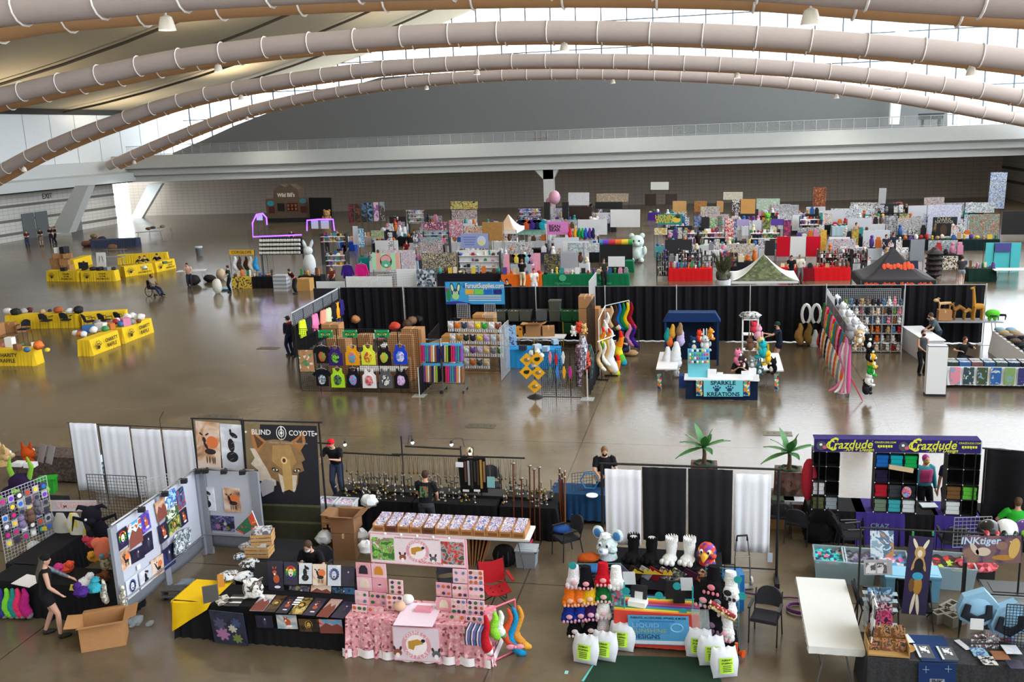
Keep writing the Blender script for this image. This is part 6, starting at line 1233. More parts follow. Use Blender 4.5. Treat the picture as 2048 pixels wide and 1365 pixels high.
for i,(x,y)in enumerate(((1847,1305),(1893,1309))):rect4('booklet',('left','right')[i]+' grey booklet with white square card lying on the dark blue runner','booklet',[G(x-19,y-15,.77),G(x+14,y-13,.77),G(x+22,y+13,.77),G(x-12,y+12,.77)],M('#4a4d54'),.02,lambda mb,w,h,y:(mb.box((.06*w,y-.002,.1*h),(.5*w,.003,.5*h),mat=vor('#d9dade','#d9dade','#4a4a50',scale=30)),mb.box((-.42*w,y-.002,0),(.14*w,.003,h),mat=M('#c3ccd2'))))
rect4('notepad','white sheet with a black pen at the left of the dark blue runner','paper',[G(1799,1270,.77),G(1820,1269,.77),G(1825,1286,.77),G(1802,1287,.77)],M('#cfd2d6'),.008)
solo('paper_bowl',MB(M('#b58f5a')).lathe([(.05,0),(.12,.05),(.14,.07),(.11,.05),(.04,.02)]),'tan folded paper bowl by the wooden card rack','bowl',G(1812,1304,.755))
solo('strip_card',MB(M('#c9c9d0')).box((0,0,.005),(.1,.3,.01)),'white strip card lying right of the dark blue runner','card',G(1925,1291,.757),.4)
t=thing('booklet_rack','clear stepped booklet rack of comics at the left end of the grey table','rack',(0,0,0))
for j,(yt,yb_,Y)in enumerate(((1176,1190,15.35),(1190,1204,15.3),(1206,1222,15.25),(1222,1252,15.15))):
 obj('shelf',MB(cl).box((K(1761,yb_,Y).x,Y+.05,K(1761,yb_,Y).z),(.55,.12,.01)),t)
 for i in range(2):B('comic','%s comic on the %s row of the clear booklet rack'%(('left','right')[i],nth(j)),'comic',1735+i*26,yt,1759+i*26,yb_,Y,art(*(('#3a5a7a','#8ab0c9','#1a2a3a','#d9d9e0'),('#5a5a66','#b9bcc4','#2a2a30'),('#6a2a3a','#c9a0a8','#2a1a2a','#8ac0d9'),('#8a2a4a','#c94a7a','#3a1a3a','#d9a0b5'))[j],scale=9),.01,group='comics on the booklet rack')
obj('side',MB(DARKM).box((K(1733,1230,15.3).x,15.3,1.05),(.015,.5,.6)),t);solo('leaning_board',MB(art('#d9d9dc','#1a1a20','#8a8a90',scale=6)).box((0,0,.4),(.02,.55,.8),ry=.1),'tall black-and-white board leaning against the white-clothed table','board',(2.6,15.0,.75))
t=thing('card_rack','tan cardboard card rack with pictures at the front left of the grey table','rack',G(1775,1308,.755)+Vector((0,.1,0)));cb=M('#b08a52')
obj('tray',MB(cb).box((0,0,.02),(.62,.42,.03)).box((0,.2,.15),(.62,.015,.3)).box((0,-.02,.09),(.62,.015,.16)).box((-.31,0,.1),(.015,.42,.2)).box((.31,0,.1),(.015,.42,.2)),t)
for j in range(2):
 for i in range(3):obj('card',MB(art('#6a3a26','#a8764a','#2a1a1a','#d9c9b5',scale=14)).box((-.2+.2*i,-.04+.2*j-.02,.14+.14*j),(.16,.01,.2),rx=-.2),t)
t=thing('camp_stool','black fabric folding chair below the hanging figure cloth','chair',G(1832,1262)+Vector((0,.25,0)));obj('back',MB(fab('#0f0f12')).grid(lambda u,v:((u-.5)*.62,.2-.1*cos(pi*(u-.5)),.35+.5*v*(1-.25*abs(u-.5))),8,5),t,solid=.03);obj('seat',MB(fab('#0f0f12')).box((0,-.05,.38),(.5,.45,.04)),t)
for s in(-1,1):obj('leg',MB(BLK).tube([(s*.28,.2,.8),(s*.3,-.25,0)],.014,6).tube([(s*.28,-.2,.4),(s*.3,.3,0)],.014,6),t)
for i,(x,y)in enumerate(((1883,1242),(1911,1248),(1898,1228))):
 t=solo('concrete_block',MB(M('#8a8478',.95,0,.3,40,.15)).box((-.18,0,.1),(.04,.12,.2)).box((.18,0,.1),(.04,.12,.2)).box((0,0,.1),(.04,.12,.2)).box((0,-.08,.1),(.4,.04,.2)).box((0,.08,.1),(.4,.04,.2)),'hollow concrete block at the foot of the black grid, %s of three'%('left','right','rear')[i],'block',G(x,y),.5+.15*i)
def bolt_pillow(label,x,y,s,r):
 t=thing('shaped_pillow',label,'pillow',K(x,y,15.35),r);mb=MB(M('#86b0cf',.9));P=[(-.3,-.05),(-.22,.2),(-.05,.27),(.1,.33),(.22,.2),(.32,.08),(.27,-.15),(.12,-.28),(-.1,-.27),(-.26,-.2)]
 mb.prism([(a*s,b*s)for a,b in P],-.08,.08);mb.ell((0,0,0),(.28*s,.13,.25*s),n=20,m=12);obj('cushion',mb,t,smooth=True)
 d=MB(M('#141a26',.9));d.tube([(-.16*s,-.13,.1*s),(-.2*s,-.13,-.08*s),(-.02*s,-.15,-.17*s),(.16*s,-.13,-.08*s),(.16*s,-.12,.1*s)],[.05*s,.08*s,.08*s,.07*s,.05*s],8,flat=.5);obj('marking',d,t,smooth=True)
bolt_pillow('left pale-blue shaped pillow with a dark curved marking',1953,1215,1.0,0);bolt_pillow('right pale-blue shaped pillow with a dark curved marking',2015,1238,1.0,.2)
gridpanel(1.35,.75,(5.35,15.15,.76),0,'fine black mesh display behind the pins on the grey table','#121214',.05);pic('white price card with red logo on the fine mesh display',K(1953,1260,15.05),.2,.19,M('#d3d3d6'),0,0,'card','price_card')
rn=random.Random(12)
for i in range(24):
 x=1945+(i%8)*7;y=1272+(i//8)*11;solo('pin_card',MB(art('#d9d9dc','#3a3a44','#8a5a5a','#5a7a9a',scale=20)).box((0,0,0),(.045,.008,.06)),'small pin card on the fine mesh display, %s row, %s from the left'%(nth(i//8),nth(i%8)),'pin card',K(x,y,15.1))
for i,(x,y,lb,m)in enumerate(((1958,1305,'pale-blue tray of pins',art('#8ab5c9','#2a4a8a','#d9e2e8',scale=14)),(2000,1312,'brown round sticker',M('#8a5a3a')),(1975,1322,'sheet of white cut-outs',art('#c9c9c4','#2a2a2c','#8a8a84',scale=18)),(2022,1300,'bagged grey print',PALE),(2030,1330,'second bagged dark print',NIGHT),(2012,1275,'small red print',JEWEL))):rect4('flat_good',lb+' lying before the fine mesh display','goods',[G(x-17,y-9,.765+.012*i),G(x+15,y-8,.765+.012*i),G(x+18,y+9,.765+.012*i),G(x-14,y+8,.765+.012*i)],m,.01)
# ================================================================ yellow-clothed tables on the left
YEL=fab('#e8c12a');INKB=M('#2b2414')
def yellow(label,pL,pR,d,kind,h=.74,back=False):
 """long yellow-clothed table, front edge on the floor from pL to pR; kind picks the printed lettering"""
 v=pR-pL;L=v.length;rz=facing(pL,pR);mid=(pL+pR)/2;n=Vector((-v.y,v.x,0)).normalized();c=mid+n*d/2
 t=thing('draped_table',label,'table',(c.x,c.y,0),rz,'yellow-clothed tables');obj('tablecloth',cloth_mesh(L-.26,d-.2,h,YEL,amp=.018,flare=.05,seed=len(label)),t,smooth=True)
 if kind:
  mb=MB(INKB);y=-d/2-.045;a=-L*.27
  arc_txt(mb,'Anthrocon',.13,.25,2.9,.25,INKB,(a,y,.36),bold=.01);paw(mb,(a,.36),.26,INKB,y-.006,y-.002)
  if kind=='raffle':txt(mb,'CHARITY',.24,INKB,(L*.14,y,.5),bold=.02,sx=.95);txt(mb,'RAFFLE',.24,INKB,(L*.14,y,.25),bold=.02,sx=.95)
  else:
   for k,s in enumerate(('DEALERS','ROOM','INFORMATION')):txt(mb,s,.16,INKB,(L*.16,y,.55-.18*k),bold=.015,sx=.9)
  obj('lettering',mb,t)
 return t
yellow('yellow CHARITY RAFFLE table at the left edge, white frame on it',G(-75,733),G(72,733),.8,'raffle')
yellow('near yellow CHARITY RAFFLE table of the angled pair',G(183,714),G(246,690),.8,'raffle');yellow('far yellow CHARITY RAFFLE table of the angled pair',G(248,689),G(312,664),.8,'raffle')
yellow('long yellow back table left half, behind the chairs',G(7,660),G(160,656),.8,None);yellow('long yellow back table right half, behind the raffle pair',G(160,657),G(258,650),.8,None)
yellow('left yellow DEALERS ROOM INFORMATION table',G(90,563),G(158,564),.8,'info');yellow('right yellow DEALERS ROOM INFORMATION table of the front pair',G(159,564),G(232,563),.8,'info')
yellow('near angled yellow DEALERS ROOM INFORMATION table',G(248,555),G(311,546),.8,'info');yellow('far angled yellow DEALERS ROOM INFORMATION table',G(312,546),G(355,536),.8,'info')
yellow('plain yellow side table running back left of the monitor',G(150,540),G(188,528),.8,None);yellow('long plain yellow table at the back of the info ring',G(232,530),G(338,524),.8,None)
TZ=.75
def lump(name,label,cat,x,y,z,r,m,seed=0,flat=.7,box=False,group=None):
 p=G(x,y,z);mb=MB(m)
 if box:mb.box((0,0,r*flat),(r*2,r*1.5,r*2*flat))
 else:mb.ell((0,0,r*flat*.8),(r,r*.85,r*flat),n=10,m=7,wob=.12,seed=seed)
 return solo(name,mb,label,cat,p,seed*.7,group,not box)
RC=[('white','#dcdcdc'),('pink','#d98aa8'),('red','#b52a34'),('brown','#7a5238'),('grey','#8a8a8e'),('blue','#3a6aa5'),('orange','#c9702a'),('green','#3a8a4a'),('cream','#e2d6bc'),('black','#1d1d20'),('purple','#6a3a8a')]
rn=random.Random(3)
for i in range(26):
 u=i/25;x=lerp(155,290,u)+rn.uniform(-6,6);y=lerp(672,636,u)+rn.uniform(-8,6);nm,c=RC[(i*7+3)%11]if i%3 else RC[0]
 lump('raffle_prize','%s wrapped raffle prize on the angled raffle tables, %s from the near end'%(nm,nth(i)),'prize',x,y,TZ,rn.uniform(.13,.24),M(c,.5),i,.8,i%4==1)
for i,(x,y,nm,c,r,b)in enumerate(((22,694,'white framed picture','#e6e6e8',.18,1),(68,692,'white card','#e9e9ec',.1,1),(78,698,'orange cloth bundle','#d96a1a',.24,0),(8,694,'pink toy','#d98aa8',.12,0),(36,700,'brown box','#8a5a3a',.16,1),(55,704,'blue pouch','#3a6a9a',.15,0),(95,704,'yellow packet','#d9c03a',.12,0),(45,692,'green bottle bag','#4a7a4a',.1,0),(-8,698,'red toy','#c93a3a',.15,0))):lump('raffle_prize',nm+' on the raffle table at the left edge','prize',x,y,TZ,r,M(c,.5),i,.8 if i else 1.2,bool(b))
for i,(x,y,nm,c,r)in enumerate(((16,628,'white cloth heap','#d9d9d6',.25),(32,630,'black bag','#1c1c20',.28),(48,627,'grey cloth heap','#9a9a9c',.22),(60,624,'dark red doll','#5a2024',.2),(100,624,'dark bottle','#33333a',.12),(118,626,'orange-brown plush','#a8562a',.26),(140,627,'white plush','#d9d9d9',.22),(158,626,'black long cloth','#1a1a1e',.3),(85,628,'tan paper bag','#b5946a',.2))):lump('stored_good',nm+' on the long yellow back table','goods',x,y,TZ,r,M(c,.7),i)
for i,(x,y,r)in enumerate(((96,658,pi),(137,656,pi),(182,660,pi*.8),(50,676,.2),(214,658,pi*.9),(246,655,pi*.9))):chair(G(x,y),r,'black armchair inside the yellow table ring, %s'%('left one at the back table','right one at the back table','near the angled raffle pair','alone near the left raffle table','behind the raffle prizes on the left','behind the raffle prizes on the right')[i])
for i,(x,y,w,h)in enumerate(((-12,670,.9,.6),(12,690,.7,.4),(22,664,.6,.5),(44,664,.5,.4))):carton(w,w*.7,h,G(x,y),.2*i,'cardboard box inside the raffle ring, %s'%('at the left frame edge','open-flapped by the left raffle table','left under the back table','right under the back table')[i],i==1)
for i,(x,y,z,w,h)in enumerate(((118,545,0,.8,.6),(136,545,0,.7,.6),(115,545,.6,.7,.5),(133,545,.6,.65,.5),(124,545,1.1,.8,.4),(140,545,1.1,.6,.35))):carton(w,.6,h,G(x,y)+Vector((0,0,z)),.1*i,'cardboard box in the tall stack behind the left info table, %s row'%(('left bottom','right bottom','left second','right second','left third','right third')[i]))
lump('white_crate','white crate on top of the cardboard stack','crate',120,545,1.52,.25,M('#d9d9d9'),1,.8,True).location=G(121,545)+Vector((0,0,1.5));lump('black_crate','black bin on top of the cardboard stack','crate',134,545,1.5,.28,M('#1d1d20'),2,.9,True).location=G(135,545)+Vector((0,0,1.47))
t=thing('monitor','black monitor on the right front info table','monitor',G(168,541,TZ));obj('screen',MB(M('#0f1014',.2)).box((0,0,.35),(.75,.06,.45)),t);obj('stand',MB(BLK).box((0,.02,.07),(.25,.2,.14)),t)
t=thing('easel_board','white easel board standing behind the info tables','easel',G(193,560)+Vector((0,.8,0)));obj('board',MB(WHT).box((0,0,1.15),(.75,.03,1.4),rx=-.1),t);obj('leg',MB(BLK).tube([(-.3,0,0),(-.1,0,1.6)],.02,6).tube([(.3,0,0),(.1,0,1.6)],.02,6),t)
for i,(x,y,nm,c,r)in enumerate(((128,542,'black laptop','#1c1c22',.2),(186,541,'dark cloth pile','#2a2430',.25),(200,541,'black box','#1c1c20',.2),(208,540,'black cables','#24242a',.18),(215,541,'grey papers','#8a8a8c',.2),(290,538,'white papers','#d9d9dc',.2),(330,528,'small green kit','#4a6a4a',.15),(228,540,'dark tray','#2a2a2e',.2))):lump('desk_item',nm+' on the yellow information tables','desk item',x,y,TZ,r,M(c,.6),i,.6,i%2==0)
ftable(1.9,.75,G(228,532),.05,'grey folding table with parcels behind the front info tables',top='#8d8d90');ftable(2.0,.75,G(215,520)+Vector((0,1,0)),.1,'dark folding table farther behind the info ring',top='#4a4a4e')
dtable(4.2,1.2,tuple(G(233,494)),.25,'navy-draped long table at the far left',fab('#333a50'),amp=.03)
for i,(x,y,nm,c,r)in enumerate(((175,494,'brown sack','#5a3a2c',.55),(190,490,'dark brown box heap','#4a3024',.6),(205,484,'dark cloth heap','#2a2a34',.5),(226,500,'brown cardboard bin','#6a4a30',.5),(188,476,'tan bundle','#8a6a4c',.4))):lump('baggage',nm+' on the floor beside the navy-draped table','baggage',x,y,0,r,M(c,.8),i,.6)
for i,(x,y,lb)in enumerate(((300,478,'near'),(322,470,'far'))):ftable(2.6,.8,G(x,y),.5,lb+' bare folding table near the bright corner',top='#a7a19a')
for i,(x,y)in enumerate(((297,460),(306,458),(325,455))):lump('cloth_heap','folded cloth on the bare folding tables near the bright corner, %s'%nth(i),'cloth',x,y,TZ,.3,M(('#6a4a3a','#3a3434','#7a6a5a')[i]),i,.5)
PP=[(57,497,'person in dark shirt and jeans with folded arms, leftmost by the far left wall',dict(shirt='#4a2a2c',pants='#2a3550',hair='#4a3020',rz=.4)),(84,493,'person with long hair and short trousers, second by the far left wall',dict(shirt='#2a2026',pants='#6a625c',hair='#2a1a14',rz=.6,long_hair=True,leg='capri',female=True)),(104,489,'person in black holding hands together, third by the far left wall',dict(shirt='#1c1a1e',pants='#1e1e26',hair='#5a3a2a',rz=.8)),(113,488,'person in dark clothes, rightmost by the far left wall',dict(shirt='#222024',pants='#1c1c22',hair='#6a3a2a',rz=-.6))]
for i,(x,y,lb,k)in enumerate(PP):rz=k.pop('rz');person(lb,G(x,y),rz,1.75,0,0,hl=(.05,-.22,1.12),hr=(-.05,-.22,1.12),vox=.035,**k)
for i,(x,y,lb,k)in enumerate(((146,546,'seated person in purple shirt behind the left info table',dict(shirt='#4a2a6a',hair='#3a201a')),(265,540,'seated person in yellow vest, left behind the angled info tables',dict(shirt='#2a2a2c',vest='#c9b52a',hair='#2a1a1a',mask='#2a2a2c')),(275,538,'seated person in yellow vest, right behind the angled info tables',dict(shirt='#24242a',vest='#c9b52a',hair='#6a3a2a',mask='#c9c9cc')),(300,534,'seated person in black bending over the far angled info table',dict(shirt='#18181c',hair='#1a1416')))):
 p=G(x,563 if x<240 else 555-(x-248)*.178);person(lb,(p.x-.2*(x>240),p.y+1.55,0),.2,1.7,15,.5,hl=(.2,-.4,.85),hr=(-.2,-.4,.85),fl=(.15,-.42,.09),fr=(-.15,-.42,.09),vox=.035,**k)
wp=G(308,592);wz=pi*.42
t=thing('wheelchair','black wheelchair standing alone on the open floor at the left','wheelchair',wp,wz)
for s in(-1,1):
 obj('wheel',MB(BLK).tube([(s*.3,.1+.3*cos(g*pi/10),.31+.3*sin(g*pi/10))for g in range(21)],.022,6).tube([(s*.3,-.18,.31),(s*.3,.38,.31)],.008,4).tube([(s*.3,.1,.03),(s*.3,.1,.59)],.008,4),t);obj('caster',MB(BLK).tube([(s*.27,-.38,.09),(s*.3,-.38,.09)],.09,12),t);obj('footrest',MB(METAL).tube([(s*.18,-.25,.45),(s*.16,-.55,.12)],.014,6),t);obj('armrest',MB(BLK).box((s*.28,.0,.7),(.06,.35,.04)),t)
obj('seat',MB(fab('#1c1c22')).box((0,.02,.47),(.46,.45,.05)),t);obj('backrest',MB(fab('#1c1c22')).box((0,.26,.75),(.46,.04,.5)),t)
person('person in tan shirt with yellow lanyard sitting in the wheelchair',wp,wz,1.75,-6,.55,hl=(.1,-.35,.72),hr=(-.1,-.35,.72),fl=(.14,-.66,.13),fr=(-.14,-.66,.13),shirt='#8a7a68',pants='#27304a',hair='#2a1c18',skin='#8a5f4a',vox=.025,mass=1.2,vest=None,mask='#1c1c20')
tb=thing('trash_bin','grey round trash bin with a white liner on the open floor','bin',G(399,512));obj('body',MB(M('#5c6266',.5)).lathe([(.24,0),(.3,.75),(.3,.78)],n=18),tb,smooth=True);obj('liner',MB(M('#c9ccd0',.4)).lathe([(.305,.68),(.32,.8),(.27,.8)],n=18),tb,smooth=True)
# ================================================================ middle row of booths in front of the black drape
DY=40.85;x0,x1=-16.9,10.85;st=(x1-x0)/9;dm=fab('#16161b')
for i in range(9):
 t=thing('pipe_drape','tall black drape behind the middle booths, %s section from the left'%nth(i),'drape',(x0+st*(i+.5),DY,0),0,'black drape sections')
 obj('drape',MB(dm).grid(lambda u,v:((u-.5)*st*.995,.05*sin(u*44+i)+.02*sin(u*97),.03+2.4*v),90,1),t,smooth=True);obj('crossbar',MB(METAL).tube([(-st/2,0,2.44),(st/2,0,2.44)],.02,6),t)
for i in range(10):pole((x0+st*i,DY-.12,0),2.5,'silver drape pole along the black drape, %s from the left'%nth(i),group='silver poles of the black drape')
for i,(x,y,h)in enumerate(((839,792,1.05),(1175,799,1.05))):p=G(x,y);pole(tuple(p),h,'short silver pole on a base plate at the front of the %s booth'%('shirt','harness')[i]);q=Vector((p.x+.03,p.y+(1.6 if i else .8),0));solo('low_drape',MB(dm).grid(lambda u,v:(.02*sin(u*30),(u-.5)*(3.2 if i else 1.6),.03+1.0*v),30,1),'low black side drape running back from the short pole of the %s booth'%('shirt','harness')[i],'drape',q+Vector((0,.4*i,0)),smooth=True,solid=.01)
# --- shirt booth
W=4.7/6
for i in range(6):gridpanel(W-.02,2.38,(-15.05+W*(i+.5),31.9,.01),0,'black wire grid at the shirt booth front, %s panel from the left'%nth(i),r=.0045,group='front grids of the shirt booth')
for i in range(5):a=lerp(34.6,40.7,(i+.5)/5);gridpanel(1.2,2.4,(-16.45-.4*(i+.5)/5,a,.01),pi/2+.07,'dark wire grid of the shirt booth side wall, %s from the front'%nth(i),r=.005,group='side grids of the shirt booth')
gridpanel(2.7,2.38,(-15.75,33.3,.01),2.02,'black wire grid at the angled left corner of the shirt booth',r=.0045)
solo('side_cloth',MB(fab('#b9bcc4')).box((0,0,0),(.02,6,.5)),'pale strip of cloth along the top of the shirt booth side wall','cloth',(-16.75,37.7,2.2),.07);solo('side_cloth',MB(fab('#1b1b22')).box((0,0,0),(.02,6,1.3)),'dark cloth below the pale strip on the shirt booth side wall','cloth',(-16.8,37.7,1.2),.07)
S=dict(s=.78)
SH=[(643,692,'tee','#141218',('#c94a2a','#6a8a3a','#d9a03a'),'black tee with magenta sleeves'),(669,693,'tank','#34206a',('#7ac03a','#1a1a2a'),'purple tank top with green print'),(703,692,'tank','#e39a16',('#3aa0c0','#d9585a'),'orange tank top'),(735,691,'tank','#d8e03a',('#c9402a','#d8c03a'),'neon yellow tank top'),(767,692,'tank','#1a1416',('#8ac03a','#d9a03a','#c9402a'),'black tank top with yellow-green print'),(799,690,'tank','#1f3fc0',('#d9d0e8','#6a8ae0'),'royal blue tank top'),(643,738,'tee','#10121c',('#d9e0e6','#5a6a7a'),'black tee with a pale print'),(674,737,'tank','#a8d828',('#4a8a3a','#3a2a4a'),'lime tank top'),(705,737,'tank','#17131c',('#3ab0d9','#d94a9a'),'black tank top with blue-pink print'),(737,738,'tank','#e6e3e8',('#c94a5a','#d9a0a0'),'white tank top with red print'),(770,738,'tank','#58585c',('#e6e6e8','#1a1a1c'),'grey tank top with white print'),(801,738,'tank','#15151c',('#d9c9e6','#c98ad9'),'black tank top with lilac print')]
for i,(x,y,k,c,d,lb)in enumerate(SH):shirt('%s hanging on the %s row of the shirt booth grid'%(lb,'upper' if i<6 else 'lower'),K(x,y,31.84),0,c,art(*d,scale=9),k,1.02 if k=='tank' else .95,'shirts on the front grid')
for i,(x,y,c,lb)in enumerate(((604,640,'#c9e02a','neon yellow'),(617,635,'#20222c','charcoal'),(629,628,'#e87aa8','pink'),(646,620,'#e8907a','coral and white'),(656,616,'#c9cfa8','cream-green'),(667,607,'#17171c','black'),(674,605,'#e39a16','amber'),(681,600,'#2c1f6a','violet'))):p=KX(x,y,-16.3);shirt('%s long-sleeved shirt on the shirt booth side wall'%lb,p,pi/2,c,None,'long',1.05,'shirts on the side wall',False)
for i,x in enumerate((649,698,762)):
 B('monster_sign','green monster face sign on the shirt booth grid, %s from the left'%nth(i),'sign',x-13,660,x+17,676,31.82,M('#138a52'),.012,lambda mb,w,h,y:[(disc(mb,(s*.2*w,-.05*h),.11*w,.13*h,M('#e0c03a'),y-.003,y),disc(mb,(s*.18*w,-.08*h),.04*w,.08*h,M('#1a1a16'),y-.005,y),mb.prism([(s*.06*w,.1*h),(s*.34*w,.2*h),(s*.34*w,.1*h),(s*.06*w,0)],y-.006,y,M('#0f2a1a')),mb.prism([(s*.4*w,.3*h),(s*.47*w,.55*h),(s*.5*w,.3*h)],y-.004,y,M('#d9c98a')))for s in(-1,1)]+[mb.prism([(-.18*w,-.3*h),(.18*w,-.3*h),(.22*w,-.5*h),(-.22*w,-.5*h)],y-.004,y,M('#0f3a26'))])
B('pin_board','cork pin board in a black frame at the left of the shirt grid','board',598,700,628,744,31.8,vor('#b5845a','#b5845a','#a87a52','#d9d0c9','#4a8a5a','#b5845a',scale=9),.02,frame=M('#1c1a1a'))
for i,(x,y,w,d,h,z)in enumerate(((688,700,.75,.7,1.75,0),(720,706,.9,.7,1.0,0),(745,700,.7,.6,.9,0),(690,660,.75,.6,.55,1.2),(735,690,.55,.5,.5,.8),(748,660,.7,.5,.35,.9),(800,700,1.0,.6,1.75,0),(818,700,.8,.6,1.9,0),(740,735,.8,.6,.9,0),(800,735,.9,.6,.9,0),(770,745,.8,.6,.75,0))):
 p=G(x,y,z)if z else Vector((K(x,700,33.8).x,33.4+.35*(i%4),0));p.z=z if z else 0;p.y=min(p.y,36);carton(w,d,h,p,.05*(i%3),'cardboard box inside the shirt booth, %s'%('tall at the left','wide left of centre','left of the middle','upper left on others','small upper middle','shallow at the back','tall at the right','tallest at the right end','low left','low right','low middle')[i])
ftable(1.9,.75,(-12.2,35.6,0),0,'white folding table behind the right shirts',h=.95);ftable(1.9,.75,(-12.1,32.6,0),0,'lower white folding table behind the right shirts');ftable(2.2,.75,(-14.6,37.6,0),pi/2+.2,'white folding table with bags along the shirt booth side');ftable(2.2,.75,(-11.0,37.4,0),pi/2-.3,'white folding table piled with bags at the right back of the shirt booth')
for i,(x,y,z,nm,c)in enumerate(((692,638,.8,'blue','#2a4a9a'),(702,640,.8,'white-blue','#b9cfe0'),(712,645,.8,'multicoloured','#c98a5a'),(660,655,.8,'green','#5a9a6a'),(668,652,.8,'navy','#1a3a7a'),(672,660,.8,'neon-green','#a8d82a'),(815,655,.8,'brown','#4a3424'),(825,648,.8,'tan','#8a6a4c'),(838,645,.8,'dark','#2a2420'),(790,660,1.0,'red','#c93a2a'),(762,680,.98,'red-white','#d9a0a0'),(786,682,.98,'blue','#22408a'))):lump('goods_bundle','%s bundle of goods at the back of the shirt booth, %s from the left'%(nm,nth(i)),'goods',x,y,z,.26,M(c,.7),i,.75)
person('person in dark hoodie with red hood, cap and mask, standing left of the shirt booth',G(582,712),-2.0,1.78,0,0,hl=(.05,-.25,1.0),hr=(-.05,-.25,1.0),shirt='#1e2030',pants='#1c2340',hair='#2a1c18',hat='cap',hathex='#27324a',mask='#16161a',hood='#7a1a26',sleeve='long',vox=.022,mass=1.1)
# --- supplies booth
t=thing('supplies_banner','bright blue FursuitSupplies.com banner with a green long-eared character','banner',(0,0,0))
def F_sup(mb,w,h,y):
 txt(mb,'FursuitSupplies.com',.3,M('#1a3a5a'),(.17*w+.012,y-.004,.33*h-.012),bold=.025,sx=.74);txt(mb,'FursuitSupplies.com',.3,WHT,(.17*w,y-.008,.33*h),bold=.02,sx=.74)
 for i,c in enumerate(('#e0a83a','#7acc4a','#1f6ac0','#2a2a7a')):mb.box((-.09*w+.16*w*i,y-.002,.06*h),(.145*w,.004,.23*h),mat=M(c,.8,0,0,8,.2))
 g=M('#2a8a4a');l=M('#a8d88a');disc(mb,(-.33*w,.0),.07*w,.2*h,M('#1f5a5a'),y-.003,y);disc(mb,(-.33*w,-.14*h),.06*w,.16*h,l,y-.006,y);mb.prism([(-.5*w,-.5*h),(-.5*w,-.4*h),(-.3*w,-.36*h),(-.1*w,-.45*h),(-.06*w,-.5*h)],y-.002,y,M('#2a3aa0'))
 for s in(-1,1):disc(mb,(-.33*w+s*.055*w,.26*h),.035*w,.22*h,M('#1f5a3a'),y-.003,y,roll=-s*.2);disc(mb,(-.33*w+s*.055*w,.24*h),.02*w,.16*h,M('#d9e6d0'),y-.005,y,roll=-s*.2);disc(mb,(-.33*w+s*.025*w,.03*h),.02*w,.055*h,WHT,y-.008,y);disc(mb,(-.33*w+s*.02*w,.02*h),.008*w,.025*h,BLK,y-.01,y)
 disc(mb,(-.45*w,-.1*h),.04*w,.28*h,g,y-.003,y);mb.box((-.46*w,y-.001,.12*h),(.07*w,.002,.2*h),mat=M('#a83a4a'));paw(mb,(-.17*w,.33*h),.22,M('#1f62a8'),y-.006,y-.002)
 for k in range(3):mb.box((.17*w,y-.003,-.13*h-.1*h*k),(.55*w,.004,.045*h),mat=M(('#d9d09a','#d9b5c9','#b9d9ea')[k]))
rect4('banner_cloth',None,'',vq(890,564,1010,609,40.6),M('#3a9fd9'),.02,F_sup,frame=M('#1f62a8')).parent=t
for x in(892,1008):p=K(x,566,40.7);obj('post',MB(BLK).cyl((p.x,40.65,0),.02,p.z,6),t)
gridpanel(2.15,2.12,(-8.95,35.05,.05),0,'black wire grid behind the bagged plush faces',r=.005);gridpanel(1.6,2.0,(-7.75,34.5,.05),pi/2,'white wire grid end panel right of the bagged plush faces','#c9ccd2');gridpanel(2.2,1.9,(-10.4,34.0,.05),pi/2+.1,'black wire grid side left of the bagged plush faces')
FC=[('white','#dcd6da'),('orange','#d9701f'),('slate','#3c4254'),('pink-grey','#c9a8b0'),('yellow','#e6cc2a'),('green','#3aa03a'),('pale','#e6e6ea'),('red-green','#8a4a3a'),('cream','#e0dcd8'),('caramel','#b5803a'),('dark olive','#34362c'),('charcoal','#2e3034'),('lemon','#dcc43a'),('lilac','#c09ac9'),('grey-white','#c9ced6'),('tan','#b08a6a'),('snow','#e9e4e4'),('rose','#d9a0a8'),('mint','#c9d9cc'),('violet','#6a4a8a'),('lavender','#b5a8c9'),('peach','#d9b58a'),('grey','#7a7a80'),('forest','#3a6a3a'),('ivory','#e2e2e0'),('silver','#a8acb2'),('ash','#b5b5ba'),('rust','#b5642a'),('graphite','#4a4c52'),('sand','#c9b58a')]
for i in range(30):
 c,r=i%8,i//8;x=898+c*13.6+(4 if r else 0);y=652+r*24.5+c*.3;nm,cc=FC[i];p=K(x+3,y,34.95);t=thing('bagged_plush','%s bagged plush face on the grid, %s row, %s from the left'%(nm,nth(r),nth(c)),'plush toy',p,0,'bagged plush faces')
 f=MB(fur(cc));f.ell((0,0,0),(.12,.06,.11),n=10,m=7)
 for s in(-1,1):f.ell((s*.08,0,.11),(.035,.03,.06),n=6,m=5)
 f=obj('face',f,t,smooth=True);obj('bag',MB(M('#cfcfd6',.4)).box((0,.04,-.03),(.235,.03,.42)),t);e=MB(M('#141416',.3))
 for s in(-1,1):e.ell((s*.04,-.058,.01),.014,n=6,m=4)
 e.ell((0,-.062,-.025),.012,n=6,m=4);obj('eyes',e,f);obj('card',MB(stripes(('#e0e0e2','#2a2a2c','#e0e0e2'),.03,0)).box((0,-.01,-.17),(.2,.02,.07)),t)
for i,(x,y,w,h,c,lb)in enumerate(((908,660,.9,1.0,'#a8793f','left tall'),(940,650,1.1,1.5,'#b08446','middle'),(960,650,.9,1.7,'#a87c44','right tall'))):carton(w,.7,h,(K(x,650,37.5).x,37.4+.5*i,0),0,lb+' tan cardboard box behind the bagged plush grid',c=c)
